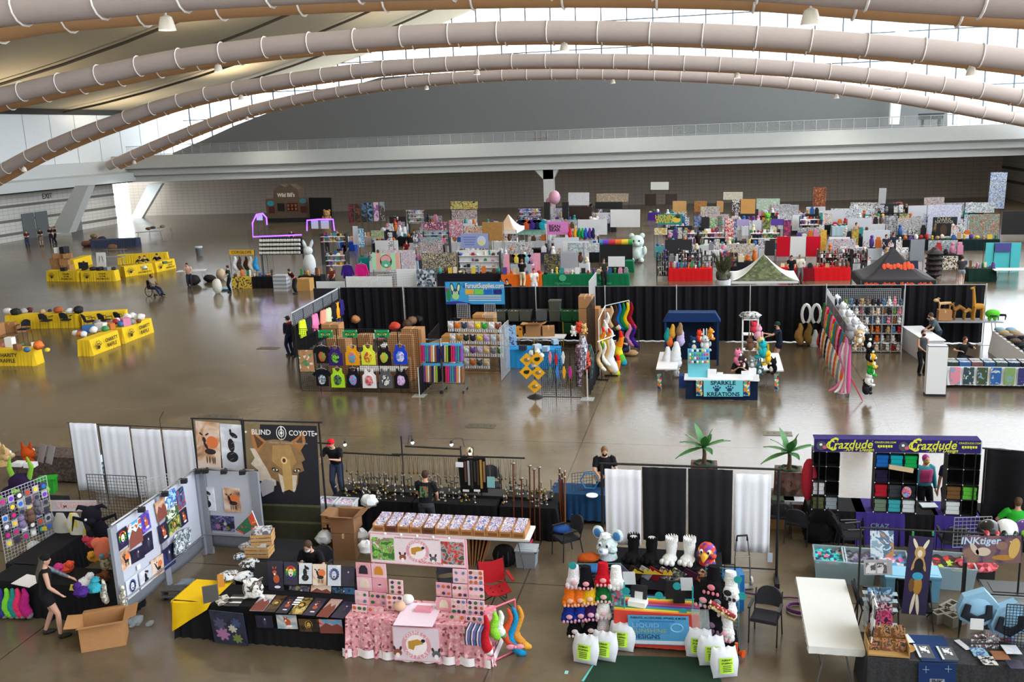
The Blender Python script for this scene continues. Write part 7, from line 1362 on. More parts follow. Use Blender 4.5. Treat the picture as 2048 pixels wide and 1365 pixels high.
for i,x in enumerate((926,981)):gridpanel(.42,.55,(K(x,640,35.1).x,35.07,2.18),0,'small white wire rack above the bagged plush grid, the %s one'%('left','right')[i],'#d9dbe0')
t=thing('bin_shelf','long dark shelf rack holding grey totes and green crates','shelf',(-7.6,40.0,0));
for z in(.55,1.1):obj('shelf',MB(DARKM).box((0,0,z),(5.2,.6,.04)),t)
for x in(-2.6,-1.3,0,1.3,2.6):obj('post',MB(M('#b59a2a')).box((x,-.28,.55),(.04,.04,1.1)),t)
olv=gls('#4c5048',.5)
for i,(x,z,m,fl,lb)in enumerate(((1002,1.12,olv,vor('#8a9a9c','#c9ccd0','#5a6a6a',scale=16),'first olive tote with grey goods'),(1029,1.12,olv,vor('#d9c9b5','#c93a6a','#e6dcd0',scale=16),'second olive tote with pink goods'),(1052,1.12,olv,vor('#5a4a6a','#3a3a4a','#8a6a8a',scale=16),'third olive tote with violet goods'),(1085,1.12,gls('#5a5d62',.5),None,'grey lidded tote'),(1111,1.12,olv,None,'lower tote of the olive pair'),(1111,1.55,olv,None,'upper open-lidded tote of the olive pair'),(1134,1.12,'#11592e',vor('#8aa08a','#c9ccd0',scale=16),'left green crate'),(1156,1.12,'#11592e',vor('#b5a8a8','#6a9a6a',scale=16),'right green crate'),(1138,.57,'#11502a',None,'lower left green crate'),(1158,.57,'#11502a',None,'lower right green crate'))):tote(.5,.45,.42,(K(x,640,39.95).x,39.95,z),0,lb+' on the dark shelf rack',m,None if fl else '#565a55' if i<6 else '#11592e',fl)
for i,(x,w,h,z)in enumerate(((1180,.85,.95,0),(1180,.85,.9,.96),(1173,.55,.5,1.88),(1200,.7,1.6,0))):carton(w,.7,h,(K(x,650,39).x,39.0+.8*(i==3),z),0,'cardboard box stacked by the tall white grid, %s'%('bottom','second','small top','behind right')[i])
gridpanel(2.6,1.4,(-5.0,40.0,1.6),pi/2,'tall white wire grid rising above the black drape','#d9dbe0');gridpanel(2.6,2.4,(-4.75,37.2,.02),pi/2,'tall black wire grid between the boxes and the tails')
ftable(2.2,.75,(-7.0,37.7,0),0,'white folding table with boxes inside the supplies booth',h=.9);carton(.6,.5,.5,(-7.2,37.7,.9),0,'open cardboard box of white goods on the inner table',True);carton(.5,.4,.4,(-6.6,37.75,.9),.2,'brown box with papers on the inner table')
solo('tool_case',MB(vor('#d98a1a','#1a1a1c','#d98a1a',scale=9)).box((0,0,.2),(.7,.45,.4)),'black and orange drawer case on the inner table','case',(-8.0,37.6,.9))
dtable(2.1,.75,(-6.95,36.2,0),0,'bright blue-clothed table inside the supplies booth',fab('#2a8fd0'),amp=.008)
B('hook_chart','blue chart with rows of small items left of the inner table','chart',1008,650,1033,693,36.4,vor('#8ab5e0','#a8c9ea','#8ab5e0','#4a5a7a',scale=16),.02);B('sample_bar','blue sample bar below the item chart','sign',1008,695,1034,715,36.2,M('#3a9fd9'),.05);solo('drawer_box',MB(M('#4a4d54')).box((0,0,.2),(.85,.35,.4)),'grey drawer boxes under the item chart','box',K(1021,735,36.0))
for i,(x,y)in enumerate(((1046,690),(1074,688),(1092,692),(1110,678))):lump('desk_item','blue-white supply pack on the bright blue table, %s from the left'%nth(i),'goods',x,y+10,.76,.15,M(('#2a3040','#b9c9d9','#9ab5d0','#a8c4d9')[i]),i,.6,True)
for k,(xa,xb,lb)in enumerate(((841,880,'left'),(884,926,'right'))):
 a,b=K(xa,700,32.15),K(xb,700,32.15);w=b.x-a.x;t=thing('swatch_cart',lb+' rolling chrome cart of fabric swatches beside the shirt booth','cart',((a.x+b.x)/2,32.2,0))
 for s in(-1,1):
  obj('upright',MB(METAL).cyl((s*w/2,0,.1),.014,1.75,6),t);ft=obj('foot',MB(METAL).tube([(s*w/2,-.3,.12),(s*w/2,.3,.12)],.014,6),t)
  for e in(-1,1):obj('caster',MB(BLK).tube([(s*w/2-.02,e*.28,.06),(s*w/2+.02,e*.28,.06)],.06,10),ft)
 [obj('rail',MB(METAL).tube([(-w/2,0,z),(w/2,0,z)],.014,6),t)for z in(1.8,1.0,.3)]
 for z in(1.72,.98):obj('name_board',MB(M('#4aa8e0')).box((0,-.05,z),(w*.95,.02,.2)),t)
 cs=('#c93a4a','#e0905a','#8ab03a','#3a9a9a','#2a2a6a','#d92a8a','#e6e2da','#1c1c22','#7a4a9a','#c9b58a','#5a7aa0','#8a5a3a')
 for j in range(2):
  for i in range(9):n_=(i*5+j*3+k*4)%12;solo('fur_swatch',MB(fur(cs[n_])).box((0,0,-.3),(.06,.3,.6),ry=.04),'fabric swatch hanging on the %s rail of the %s swatch cart, %s'%(('upper','lower')[j],lb,nth(i)),'swatch',(t.location.x-w/2+w*(i+.6)/9.5,32.2,(1.75,.98)[j]),0,'fabric swatches')
t=thing('sign_stand','black stand with yellow diamond animal warning signs','stand',G(1071,795));obj('base',MB(BLK).lathe([(.3,0),(.26,.03),(.04,.12)],n=18),t);obj('pole',MB(BLK).cyl((0,0,.1),.018,1.7,8),t)
for i,(dx,z)in enumerate(((0,.42),(-.27,.95),(.14,.92),(.12,1.42),(-.25,1.38))):
 s=MB(M('#e0a516',.4));s.box((0,0,0),(.36,.012,.36),ry=pi/4);disc(s,(0,0),.1,.07,BLK if i in(1,3)else M('#8a6a4a'),-.012,-.004);disc(s,(.07,.04),.045,.04,BLK if i in(1,3)else M('#d9c9b0'),-.013,-.004);o=obj('diamond_sign',s,t,(dx,-.1-.04*(i%2),z))
for i,(x,y)in enumerate(((1064,707),(1074,703),(1082,712),(1068,730),(1060,720))):solo('plush_tuft',MB(fur('#dfe2dc')).ell((0,0,0),.11,wob=.2,seed=i),'white fluffy plush at the top of the yellow sign stand, %s'%nth(i),'plush toy',K(x,y,31.75),smooth=True,group='white plush on the sign stand')
for i in range(3):gridpanel(.5,1.75 if i else 1.6,(-5.6+.52*i,31.75,.01),0,'black wire grid hung with harnesses, %s panel from the left'%nth(i),r=.0045,group='harness grids')
for i,(x,y,c,lb)in enumerate(((1100,712,'#d97a8a','pink'),(1112,716,'#b5162a','red'),(1126,712,'#c9ccd2','silver'),(1100,742,'#5a7a5a','green'),(1114,742,'#3a7ac9','blue'),(1128,742,'#d9a01a','yellow'),(1140,742,'#b5208a','magenta'))):
 mb=MB(M(c,.5));mb.tube([(0,0,.08),(-.05,-.02,-.1),(0,-.02,-.35)],.02,5).tube([(0,0,.08),(.05,-.02,-.1),(0,-.02,-.35)],.02,5).box((0,-.03,-.12),(.06,.02,.34));mb.tube([(-.05,0,-.1),(-.13,.02,-.25),(-.06,0,-.6)],.01,5,BLK).tube([(.05,0,-.1),(.13,.02,-.25),(.05,0,-.7)],.01,5,BLK);solo('harness',mb,lb+' strap harness hanging on the black harness grid','harness',K(x,y-4,31.65))
for i,(x,y,L,cs,lb)in enumerate(((1156,690,1.5,('#5a4a5a','#8a5a6a','#3a3a4a','#b5a0a8'),'grey-mauve'),(1165,672,1.2,('#9a9aa8','#c9c9d2','#5a5a6a'),'silver'),(1173,700,.9,('#b52a1f','#d9502a','#2a1a1a'),'red'),(1178,690,1.2,('#1f3a34','#2a5a4a','#16161a'),'dark green'))):solo('leash_bundle',MB(vor(*cs,scale=16)).tube([(0,0,0),(.02,0,-L*.3),(0,0,-L)],[.08,.16,.10],10),lb+' bundle of leashes hanging at the right end of the harness grid','leashes',K(x,y,32.0+.1*i),smooth=True)
for i,(x,y,c)in enumerate(((1148,662,'#e0dcd8'),(1158,655,'#c9402a'),(1168,658,'#c9a06a'))):plush('plush animal on top of the harness grid, %s'%('white one','red and white one','tan one')[i],K(x,y+10,32),.3*i,fur(c),.36)
# --- tail racks
t=thing('tail_rack','tall white pipe rack of plush tails in front of the black drape','rack');A,Bp,C=K(1197,668,35.4),K(1210,612,38.4),K(1258,601,38.6);wm=M('#d9dade')
obj('rail',MB(wm).tube([K(1197,640,35.6),Bp,C],.02,6),t)
for p in(K(1197,640,35.6),Bp,C):obj('post',MB(wm).cyl((p.x,p.y,0),.018,p.z,6),t)
t=thing('tail_rack','low white rail on two black stands hung with plush tails','rack');P0,P1=K(1195,684,33.9),K(1230,671,35.0);obj('rail',MB(wm).tube([P0,P1],.02,6),t)
for p in(lerp(P0,P1,.2),lerp(P0,P1,.75)):obj('stand',MB(BLK).cyl((p.x,p.y,0),.02,p.z,8).box((p.x,p.y,.03),(.5,.08,.04)),t)
RB=(fur('#d9241f'),fur('#e6821f'),fur('#e6cc2a'),fur('#5ab03a'),fur('#2a9ac0'))
for i,(x,y,Y,c,tp,L,r,lb,sp)in enumerate(((1238,607,38.3,'#1f5fb5','#1f5fb5',1.1,.13,'blue',0),(1246,606,38.3,'#127a42','#127a42',1.1,.13,'green',0),(1254,605,38.3,'#e6c41f','#e6c41f',1.1,.13,'yellow',0),(1261,604,38.3,'#8a1220','#c01f2a',1.1,.13,'dark red',0),(1222,612,38.2,'#d9b48a','#4a3a2a',1.0,.13,'tan spotted',0),(1230,610,38.2,'#3a2c20','#d9c9a8',1.0,.13,'dark brown',0),(1214,625,37.5,'#e6e2dc','#e6e2dc',.9,.12,'white',0),(1208,640,36.8,'#e0d4c9','#c9402a',.9,.12,'cream',0),(1258,648,37.8,'#d98ab5','#d98ab5',.9,.12,'pink',0),(1266,650,37.8,'#3a1f7a','#3a1f7a',.9,.12,'violet',0),(1205,655,36.0,'#e05a7a','#e6e6e2',.9,.13,'first rainbow-tipped',1),(1217,657,36.0,'#d9241f','#2a9ac0',.9,.13,'second rainbow',1),(1199,688,33.8,'#cdb48a','#e0dcd2',1.0,.09,'thin beige',0),(1208,684,34.2,'#dcdcd8','#dcdcd8',.9,.09,'thin white',0),(1214,681,34.4,'#c9a06a','#c9a06a',1.2,.11,'golden',0),(1222,678,34.5,'#e6e6ea','#e6e6ea',1.25,.2,'big white',0),(1240,662,35.2,'#d9241f','#2a9ac0',1.3,.17,'large rainbow',1),(1234,710,35.0,'#e6821f','#2a9ac0',1.1,.18,'lowest rainbow',1),(1222,660,36.0,'#e8e2e4','#b5303a',.7,.11,'white and red',0))):
 tailobj(lb+' plush tail hanging on the tail racks by the black drape',K(x,y,Y),-.3,L,r,fur(c),fur(tp),.25,'tails on the drape-side racks',RB if sp else None,.65)
person('person crouching among the plush tails, dark hair, by the black drape',(-3.35,37.2,0),-.8,1.7,20,.5,hl=(.2,-.4,.9),hr=(-.2,-.45,.8),fl=(.15,-.42,.09),fr=(-.15,-.42,.09),shirt='#2a2a44',pants='#1a1c2e',hair='#1f1a18',vox=.025)
t=thing('folding_chair','black folding chair standing by the tail rack','chair',G(1268,700));
for s in(-1,1):obj('leg',MB(BLK).tube([(s*.22,-.3,0),(s*.2,.2,.85)],.016,6).tube([(s*.22,.3,0),(s*.2,-.15,.48)],.016,6),t)
obj('seat',MB(BLK).box((0,0,.46),(.42,.4,.03)),t);obj('back',MB(BLK).box((0,.2,.76),(.42,.03,.18)),t);solo('paper_bag',MB(M('#b58f62')).ell((0,0,.12),(.3,.25,.13),wob=.1),'tan paper bag on the floor under the folding chair','bag',G(1262,712),smooth=True)
# --- sparkle booth
AQ=fab('#6fc6d6');conf=vor('#1f8fb5','#e6c43a','#c93a5a','#3ab09a','#e6e6e6','#d97a2a','#1a2a6a',scale=14)
ftable(2.5,.75,(.35,32.1,0),0,'white front table of the sparkle booth',top='#e0e0e6');ftable(.75,2.6,(-1.55,34.4,0),0,'white left side table of the sparkle booth',top='#e0e0e6');ftable(.75,2.6,(2.1,34.4,0),0,'white right side table of the sparkle booth',top='#e0e0e6')
rect4('sparkle_cloth','light blue cloth reading SPARKLE KREATIONS with two paws','banner',vq(1406,761,1487,794,31.7),AQ,.02,lambda mb,w,h,y:(txt(mb,'SPARKLE',.2,M('#0f2238'),(0,y-.004,.34*h),bold=.02,sx=1.08),txt(mb,'KREATIONS',.2,M('#0f2238'),(0,y-.004,-.36*h),bold=.02,sx=1.02),paw(mb,(-.16*w,-.02*h),.2,M('#1a3a6a'),y-.006,y-.002),paw(mb,(.16*w,-.02*h),.2,M('#1a3a6a'),y-.006,y-.002)))
for i,x in enumerate((1399,1494)):rect4('confetti_cloth',('left','right')[i]+' confetti-print strip beside the sparkle lettering','cloth',vq(x-7,761,x+6,793,31.72),conf,.02)
solo('navy_skirt',MB(fab('#101f3c')).box((0,0,.36),(2.4,.03,.7)),'dark navy skirt behind the sparkle lettering','cloth',(.35,31.8,0));rect4('aqua_cloth','aqua cloth hung with rows of small charms at the left of the sparkle booth','cloth',vq(1375,697,1420,756,32.0),AQ,.02)
rn=random.Random(21)
for r in range(4):
 for c in range(8):solo('charm',MB(M(rn.choice(('#d94a7a','#3a8ad9','#e6c43a','#e6e6ea','#5ab05a','#2a2a3a')),.4)).ell((0,0,0),(.04,.02,.05),n=7,m=5),'small charm on the aqua cloth, %s row, %s from the left'%(nth(r),nth(c)),'charm',K(1380+c*5,702+r*7.5,31.9),0,'charms on the aqua cloth')
for i,(x,y,w,h)in enumerate(((1424,745,.3,.3),(1440,741,.2,.12),(1490,746,.25,.25),(1505,743,.25,.3),(1512,752,.2,.22))):pic('white price sign on the sparkle front table, %s from the left'%nth(i),G(x,y+11,.75),w,h,M('#dfe0e6'),0,.2,'sign','price_sign')
t=thing('canopy_shelf','dark blue fabric display frame at the back left of the sparkle booth','shelf',(-.75,36.6,0));nb=fab('#16305f')
obj('roof',MB(nb).prism([(-1.1,1.75),(-.9,2.1),(.9,2.1),(1.1,1.75)],-.1,.5),t)
for s in(-1,1):obj('post',MB(nb).box((s*1.0,0,.9),(.08,.1,1.8)),t)
obj('back',MB(fab('#0f1a30')).box((0,.5,1.0),(2.0,.02,1.8)),t)
TL=[(1335,700,'#e0e2ea',.2,.9,'long white fluffy'),(1352,690,'#d9dce6',.22,1.0,'second white fluffy'),(1340,672,'#e06a2a',.12,.5,'rainbow-banded'),(1362,665,'#b5a8d0',.15,.6,'lilac'),(1335,662,'#1f8a8a',.12,.5,'teal'),(1345,655,'#c9923a',.12,.5,'amber'),(1360,652,'#8a6a4a',.13,.5,'brown')]
for i,(x,y,c,r,L,lb)in enumerate(TL):tailobj(lb+' tail standing against the left side of the sparkle booth',K(x,y-6,34.3+.25*(i>1)),.2,L,r,fur(c),None,.06,'tails on the left sparkle table')
for i,(x,y,c,s,lb)in enumerate(((1388,690,'#1f3f66',.5,'navy'),(1410,690,'#c9d2d9',.55,'white'),(1398,672,'#d9402a',.4,'rainbow-eared'),(1420,668,'#d98a2a',.4,'orange-eared'),(1352,742,'#e6e2ea',.4,'white rainbow'),(1515,668,'#d9a0b5',.5,'pale pink'),(1508,655,'#c93a4a',.4,'red'),(1500,690,'#6a4a3a',.45,'brown'),(1522,690,'#c9b07a',.45,'cream'),(1526,705,'#1fa0a8',.6,'turquoise'),(1535,718,'#d9b02a',.5,'black and yellow'),(1546,735,'#17171c',.5,'black'),(1505,725,'#8a9aa0',.4,'grey'),(1518,738,'#3a7a8a',.4,'dark teal'),(1475,718,'#d9789a',.5,'pink'),(1482,728,'#3a2a30',.5,'dark'))):
 plush('%s stuffed animal heaped at the sparkle booth'%lb,K(x,y+12,33.0 if i>7 else 34.6),.5*i,fur(c),s*1.1,fur('#e0d9d0'),('round','long','point')[i%3],'stuffed animals of the sparkle booth')
t=thing('white_shelf','narrow white shelf tower with a silver bundle on top','shelf',(K(1500,690,36).x,36,0));sw=MB(WHT);
for s in(-1,1):sw.box((s*.28,0,1.0),(.05,.35,2.0))
obj('frame',sw,t)
for z in(.2,.8,1.4,1.98):obj('shelf',MB(WHT).box((0,0,z),(.56,.35,.04)),t)
solo('silver_bundle',MB(vor('#a8a8a8','#5a5a5c','#d0d0d0',scale=14)).ell((0,0,.12),(.4,.25,.15),wob=.1),'silver crumpled bundle on top of the white shelf tower','bundle',t.location+Vector((0,0,2.0)),smooth=True)
person('person in black shirt seated behind the sparkle front table, head bowed',(1.0,33.2,0),0,1.75,22,.5,hl=(.12,-.42,.86),hr=(-.12,-.42,.86),fl=(.15,-.42,.09),fr=(-.15,-.42,.09),shirt='#17171c',hair='#1f1816',vox=.02,nod=25,mask='#16161a',beard=None)
person('person in dark green knit cap and navy shirt reaching over the right sparkle table',G(1558,733),pi*.55-pi,1.76,8,0,hl=(.1,-.55,1.32),hr=(-.15,-.42,1.15),shirt='#1b2234',pants='#181a2a',hat='knit',hathex='#123a2a',leg='shorts',hair='#2a1c16',vox=.02,mask='#1a1a1c')
for i,(x,y,c,lb)in enumerate(((1372,780,'#1a3a7a','blue'),(1382,780,'#2a8a5a','green'),(1388,782,'#a8c93a','lime'))):lump('gift_bag',lb+' bag on the floor under the left sparkle table','bag',x,y-6,0,.25,M(c),i,.9,True)
for i,(x,y)in enumerate(((1319,770),(1553,770))):rect4('confetti_cloth','confetti-print cloth hanging at the outer %s corner of the sparkle tables'%('left','right')[i],'cloth',vq(x-4,748,x+4,784,33.0),conf,.02)
# --- tail wall and plush grid booth
TR=4.55
for i in range(4):y=32.6+1.75*i+.5;gridpanel(1.7,2.3,(TR,y,.02),pi/2,'wire grid of the long tail wall, %s from the front'%nth(i),'#3a3a3e',group='tail wall grids')
gridpanel(2.8,1.35,(6.05,39.9,1.1),0,'white wire grid with rod tops behind the plush shelves','#cfd2d8');gridpanel(2.4,.8,(TR+.05,38.5,1.7),pi/2,'white wire grid panel at the far end of the tail wall','#cfd2d8')
cs=[('pink','#e07aa8'),('white','#e6e2e6'),('crimson','#8a1a2a'),('rainbow',None),('orange','#d9641f'),('teal','#1f7a8a'),('green','#1f7a4a'),('cream','#d9cfb5'),('brown','#7a5230'),('grey','#8a8a90'),('black','#1c1c20')]
for i in range(30):
 nm,c=cs[(i*4+i//7)%11];row=i%2;y=32.5+(i//2)*.46;L=1.5 if i<6 and c in('#e07aa8','#e6e2e6')else .95
 tailobj('%s plush tail on the %s row of the long tail wall, %s from the front'%(nm,('upper','lower')[row],nth(i//2)),(TR-.12-.06*row,y,2.05-.95*row),pi/2,L,.13,fur(c or '#d9241f'),None,.1,'tails on the long tail wall',RB if c is None else None)
for i in range(5):tailobj('long thin %s tail trailing from the near end of the tail wall'%('pink','white','rose','pale','deep pink')[i],(TR-.25+.05*i,32.45-.08*i,1.9),.4*i,1.7,.07,fur(('#e07aa8','#e2dee2','#d98aa8','#dcd2da','#d9609a')[i]),None,-.4+.1*i)
for i,(x,y,c,lb)in enumerate(((1718,682,'#c9b08a','tan'),(1735,690,'#17171a','black-and-white'),(1738,715,'#1c1c20','black'),(1742,728,'#d9a82a','yellow-and-white'),(1740,745,'#2aa03a','green'),(1736,765,'#e6e6ea','white'),(1732,782,'#26262c','dark'),(1700,672,'#8a8a90','grey'))):plush('%s stuffed animal stacked at the near end of the tail wall'%lb,K(x,y+8,32.0),.4*i,fur(c),.5,fur('#e0dcd8'),'round','stuffed animals at the near end of the tail wall')
rod=thing('floor_banner_stand','thin red pole lying aslant at the near end of the tail wall','pole',G(1725,803));obj('pole',MB(M('#c92a4a')).tube([(0,0,.02),(-.45,.4,.9)],.018,6),rod)
for i,(x,dk)in enumerate(((1612,0),(1632,0))):
 mb=MB(fur('#16161c'));p=K(x,628,40.2);mb.ell((0,0,0),(.22,.12,.45),n=14,m=10);mb.tube([(-.16*cos(g*pi/8),-.06,.4*sin(g*pi/8))for g in range(-3,12)],.07,7,fur('#e4e4ea'));solo('plush_tail',mb,('left','right')[i]+' large black and white curled tail on the black drape','plush tail',p,0,smooth=True)
for i,(x,y,c,lb)in enumerate(((1600,655,'#a8804a','tan'),(1618,655,'#8a6a3a','brown'),(1630,668,'#c9ccd2','white-blue'),(1642,668,'#c93a4a','patchwork red'),(1648,672,'#7ac03a','lime'))):tailobj(lb+' plush tail hanging low on the black drape',K(x,y-8,40.1),0,.85,.17,fur(c),None,.15)
ps=thing('plush_shelf','wire cube shelves packed with plush toys before the black drape','shelf',(6.1,39.2,0));sm=M('#aeb2b8',.4)
f=MB(sm)
for i in range(8):f.box((-1.3+.37*i,0,.95),(.015,.35,1.9))
for j in range(6):f.box((0,0,.05+.37*j),(2.62,.35,.015))
obj('frame',f,ps)
pc=['#8a5a34','#d9d4d0','#c9641f','#3a2a24','#b5946a','#5a7a9a','#a8262a','#e6c9b0','#2a2a30','#6a8a4a','#d98a9a','#7a6a5a','#4a5a6a','#e0dcd6']
rn=random.Random(8)
for j in range(6):
 for i in range(13):c=pc[rn.randrange(14)];plush('small %s plush toy on the wire cube shelves'%{'#8a5a34':'brown','#d9d4d0':'white','#c9641f':'orange','#3a2a24':'dark brown','#b5946a':'tan','#5a7a9a':'blue','#a8262a':'red','#e6c9b0':'peach','#2a2a30':'black','#6a8a4a':'green','#d98a9a':'pink','#7a6a5a':'grey-brown','#4a5a6a':'slate','#e0dcd6':'cream'}[c]+', %s shelf, %s from the left'%(nth(5-j),nth(i)),(4.85+.205*i,39.12+.06*(i%2),.06+.37*j),rn.uniform(-.6,.6),fur(c),.27,None,('round','long','point')[rn.randrange(3)],'plush toys on the cube shelves')
wh=fur('#d5d7dc')
for i in range(5):plush('large white plush tiger on the side rack, %s from the back'%nth(i),KX(1672+12*i,620+16*i,4.95),1.2,wh,.62,group='white plush tigers')
ct=M('#d7d8dc',.6);solo('white_counter',MB(ct).box((0,0,.44),(.7,2.6,.88)).box((0,0,.9),(.78,2.7,.04)),'long white counter where two people stand in the clothing booth','counter',(8.1,38.6,0),.12)
ftable(2.7,.75,(10.0,40.3,0),0,'grey folding table with stuffed wild animals before the black drape',h=1.1,top='#9b9ba0');carton(.5,.4,.42,(9.2,40.2,1.12),0,'cardboard box on the animal table under the leopard toy')
def quad_toy(label,p,rz,c,L,h,nk,hd,hump=0):
 mb=MB(fur(c));mb.tube([(-L/2,0,h),(0,0,h+hump),(L/2,0,h)],[h*.18,h*.24,h*.2],10)
 for sx in(-1,1):
  for sy in(-1,1):mb.tube([(sx*L*.42,sy*h*.1,h*.9),(sx*L*.45,sy*h*.1,h*.45),(sx*L*.42,sy*h*.1,0)],[h*.11,h*.07,h*.06],7)
 mb.tube([(L*.42,0,h),(L*.6,0,h+nk)],[h*.14,h*.09],8);mb.ell((L*.6+hd*.6,0,h+nk),(hd,hd*.6,hd*.6));mb.ell((L*.55,-hd*.4,h+nk+hd*.6),hd*.25);mb.ell((L*.55,hd*.4,h+nk+hd*.6),hd*.25);mb.tube([(-L/2,0,h),(-L*.62,0,h*.5)],h*.05,5);solo('plush_toy',mb,label,'plush toy',p,rz,smooth=True)
for i,(x,lb,c,L,h,nk,hd,z,hp)in enumerate(((9.2,'tan leopard toy standing on a cardboard box','#c9a878',.5,.26,.14,.12,1.54,0),(9.75,'brown camel toy','#8a6234',.45,.4,.25,.09,1.12,.14),(10.1,'smaller golden camel toy','#a8803f',.35,.32,.16,.08,1.12,.1),(10.45,'tall giraffe toy','#b5843a',.4,.55,.75,.09,1.12,0))):quad_toy(lb+' on the grey animal table',(x,40.2,z),(pi,pi,0,pi)[i]+.3,c,L,h,nk,hd,hp)
solo('plush_toy',MB(fur('#5ac03a')).ell((0,0,.25),(.28,.22,.18)).ell((0,-.18,.2),(.16,.08,.04),M('#2a1a1a')).ell((-.1,0,.06),.08).ell((.1,0,.06),.08),'round bright green plush with a wide mouth on the animal table','plush toy',(11.0,40.2,1.12),smooth=True);quad_toy('black and white skunk toy on the animal table',(11.35,40.2,1.12),pi,'#1c1c1f',.3,.2,.06,.08)
person('person in grey checked shirt bending over the white counter',(8.75,38.9,0),-pi/2,1.75,30,0,hl=(.15,-.5,.98),hr=(-.15,-.5,.98),shirt='#4a565e',pants='#20283e',hair='#4a3426',mask='#1a1a1c',vox=.022)
person('person in patterned halter top and black skirt before the white counter',G(1842,750),.3,1.66,0,0,hl=(.08,-.25,1.02),hr=(-.08,-.25,1.02),shirt='#3a4048',pants='#141418',hair='#3a2640',mask='#17171a',vox=.02,sleeve='none',female=True,skin='#b5866c',mass=1.15)
person('person in black top seated behind the folded shirts, arm raised',G(1925,720,.4)*1-Vector((0,-.2,.4)),.5,1.7,12,.48,hl=(.2,-.4,.9),hr=(-.35,-.3,.8),fl=(.15,-.42,.09),fr=(-.15,-.42,.09),shirt='#17171a',hair='#5a2a2a',vox=.022)
t=thing('wrapped_rack','tall rack wrapped in white cloth in the middle of the clothing booth','rack',((G(1850,787)+G(1888,795))/2));obj('cloth',MB(M('#d9dade',.9)).box((0,0,.88),(.62,.3,1.64)),t);obj('wire_top',MB(METAL).box((0,0,1.72),(.6,.3,.03)),t);obj('base',MB(DARKM).box((0,0,.04),(.64,.34,.08)),t)
wc_=fab('#dfe0e4');dtable(4.0,.78,(9.95,34.25,0),0,'long white-clothed table of folded shirts at the right',wc_,drops=(.12,0,0,0));dtable(.8,4.2,(11.2,37.2,0),0,'white-clothed side table of folded shirts at the right edge',wc_,h=.86)
fs_=('#2a3a34','#2f5a8a','#6a4a4a','#2a4a6a','#3a4a4a','#20304a','#1c1c24','#3a3a3e','#26263a','#4a3a30')
hp_=('#d98a9a','#24404a','#3a4a2a','#1f5aa0','#7a9a5a','#2a2a6a','#1f3a5a','#4a4a50')
for i in range(20):c=fs_[i%10];solo('folded_shirt',MB(fab(c)).box((0,0,.06),(.36,.28,.12)).box((.01,.01,.13),(.33,.25,.03),mat=art(c,'#8a8a8a','#5a6a7a',scale=11)),'stack of folded shirts on the long white table, %s row, %s from the left'%(('front','rear')[i//10],nth(i%10)),'clothes',(8.15+.39*(i%10),34.08+.34*(i//10),.75),0,'folded shirts')
for i in range(8):solo('draped_shirt',MB(art(hp_[i],hp_[i],'#c9ccc0' if i%2 else '#7a9ac0',hp_[i],scale=5)).box((0,0,-.28),(.33,.03,.6)),'printed shirt hanging down the front of the long white table, %s from the left'%nth(i),'clothes',(8.2+.43*i,33.78,.74),0,'printed shirts on the table front')
for i in range(16):c=('#7a9ab0','#9a8a6a','#8a7a6a','#1c1c26','#5a4a3a','#22222a','#17171a','#3a4a6a')[(i//2)%8];solo('folded_shirt',MB(fab(c)).ell((0,0,.08),(.2,.17,.09),wob=.08,seed=i),'pile of folded clothes on the right side table, %s'%nth(i),'clothes',(11.0+.4*(i%2),39.1-.5*(i//2),.88),0,'clothes on the side table',True)
# ================================================================ far booths, row behind row
rn=random.Random(77)
FC2=[('white','#dcdcde'),('black','#1a1a1e'),('red','#a82a30'),('blue','#2f5a9a'),('teal','#2a8a8a'),('tan','#b08f66'),('pink','#cf86a2'),('purple','#5a3a86'),('orange','#cc6a26'),('yellow','#d6b83a'),('green','#3a7f46'),('grey','#85868c'),('brown','#5f412c'),('cream','#dccfb4')]
def goods(n,where,x0,x1,y,Y,hmin=.12,hmax=.5,z=None,sub=None):
 """small goods side by side along a table or shelf"""
 where=where.replace(' draped','').split();c_=[i for i in range(2,min(10,len(where)+1))if i==len(where)or where[i]in('in','at','left','right','behind','before','between','with','under','by','of','beside','on','to')];where=' '.join(where[:c_[-1]]if c_ else where[:9])
 a,b=K(x0,y,Y),K(x1,y,Y);z=.75 if z is None else z
 for i in range(n):
  nm,c=FC2[rn.randrange(14)]if not sub else sub[rn.randrange(len(sub))];s=abs(b.x-a.x)/n;h=rn.uniform(hmin,hmax);k=rn.randrange(4);p=Vector((lerp(a.x,b.x,(i+.5)/n),Y+rn.uniform(.1,.5),z));mb=MB(M(c,.7))
  if k==0:mb.box((0,0,h/2),(s*.8,.05,h),rx=-.12);w_='board'
  elif k==1:mb.ell((0,0,h*.45),(s*.42,.13,h*.5),n=8,m=6,wob=.12,seed=i);w_='plush heap'
  elif k==2:mb.box((0,0,h*.25),(s*.75,.25,h*.5)).box((0,.02,h*.6),(s*.5,.2,h*.2));w_='box stack'
  else:mb.cyl((0,0,0),s*.2,h*.8,8).ell((0,0,h*.85),s*.26,n=8,m=5);w_='figure stand'
  solo('goods_'+w_.split()[0],mb,'%s %s, %s on the %s'%(nm,w_,nth(i),where),'goods',p,0,smooth=k in(1,3))
def dtab(where,x0,x1,yt,Y,c,n=0,d=.8,h=.74,**k):
 a,b=K(x0,yt,Y),K(x1,yt,Y);dtable(b.x-a.x,d,((a.x+b.x)/2,Y+d/2,0),0,where,c if not isinstance(c,str)else fab(c),h=h,amp=.012,flare=.03,fold=.3)
 if n:goods(n,where,x0+1,x1-1,yt,Y,z=h+.01,**k)
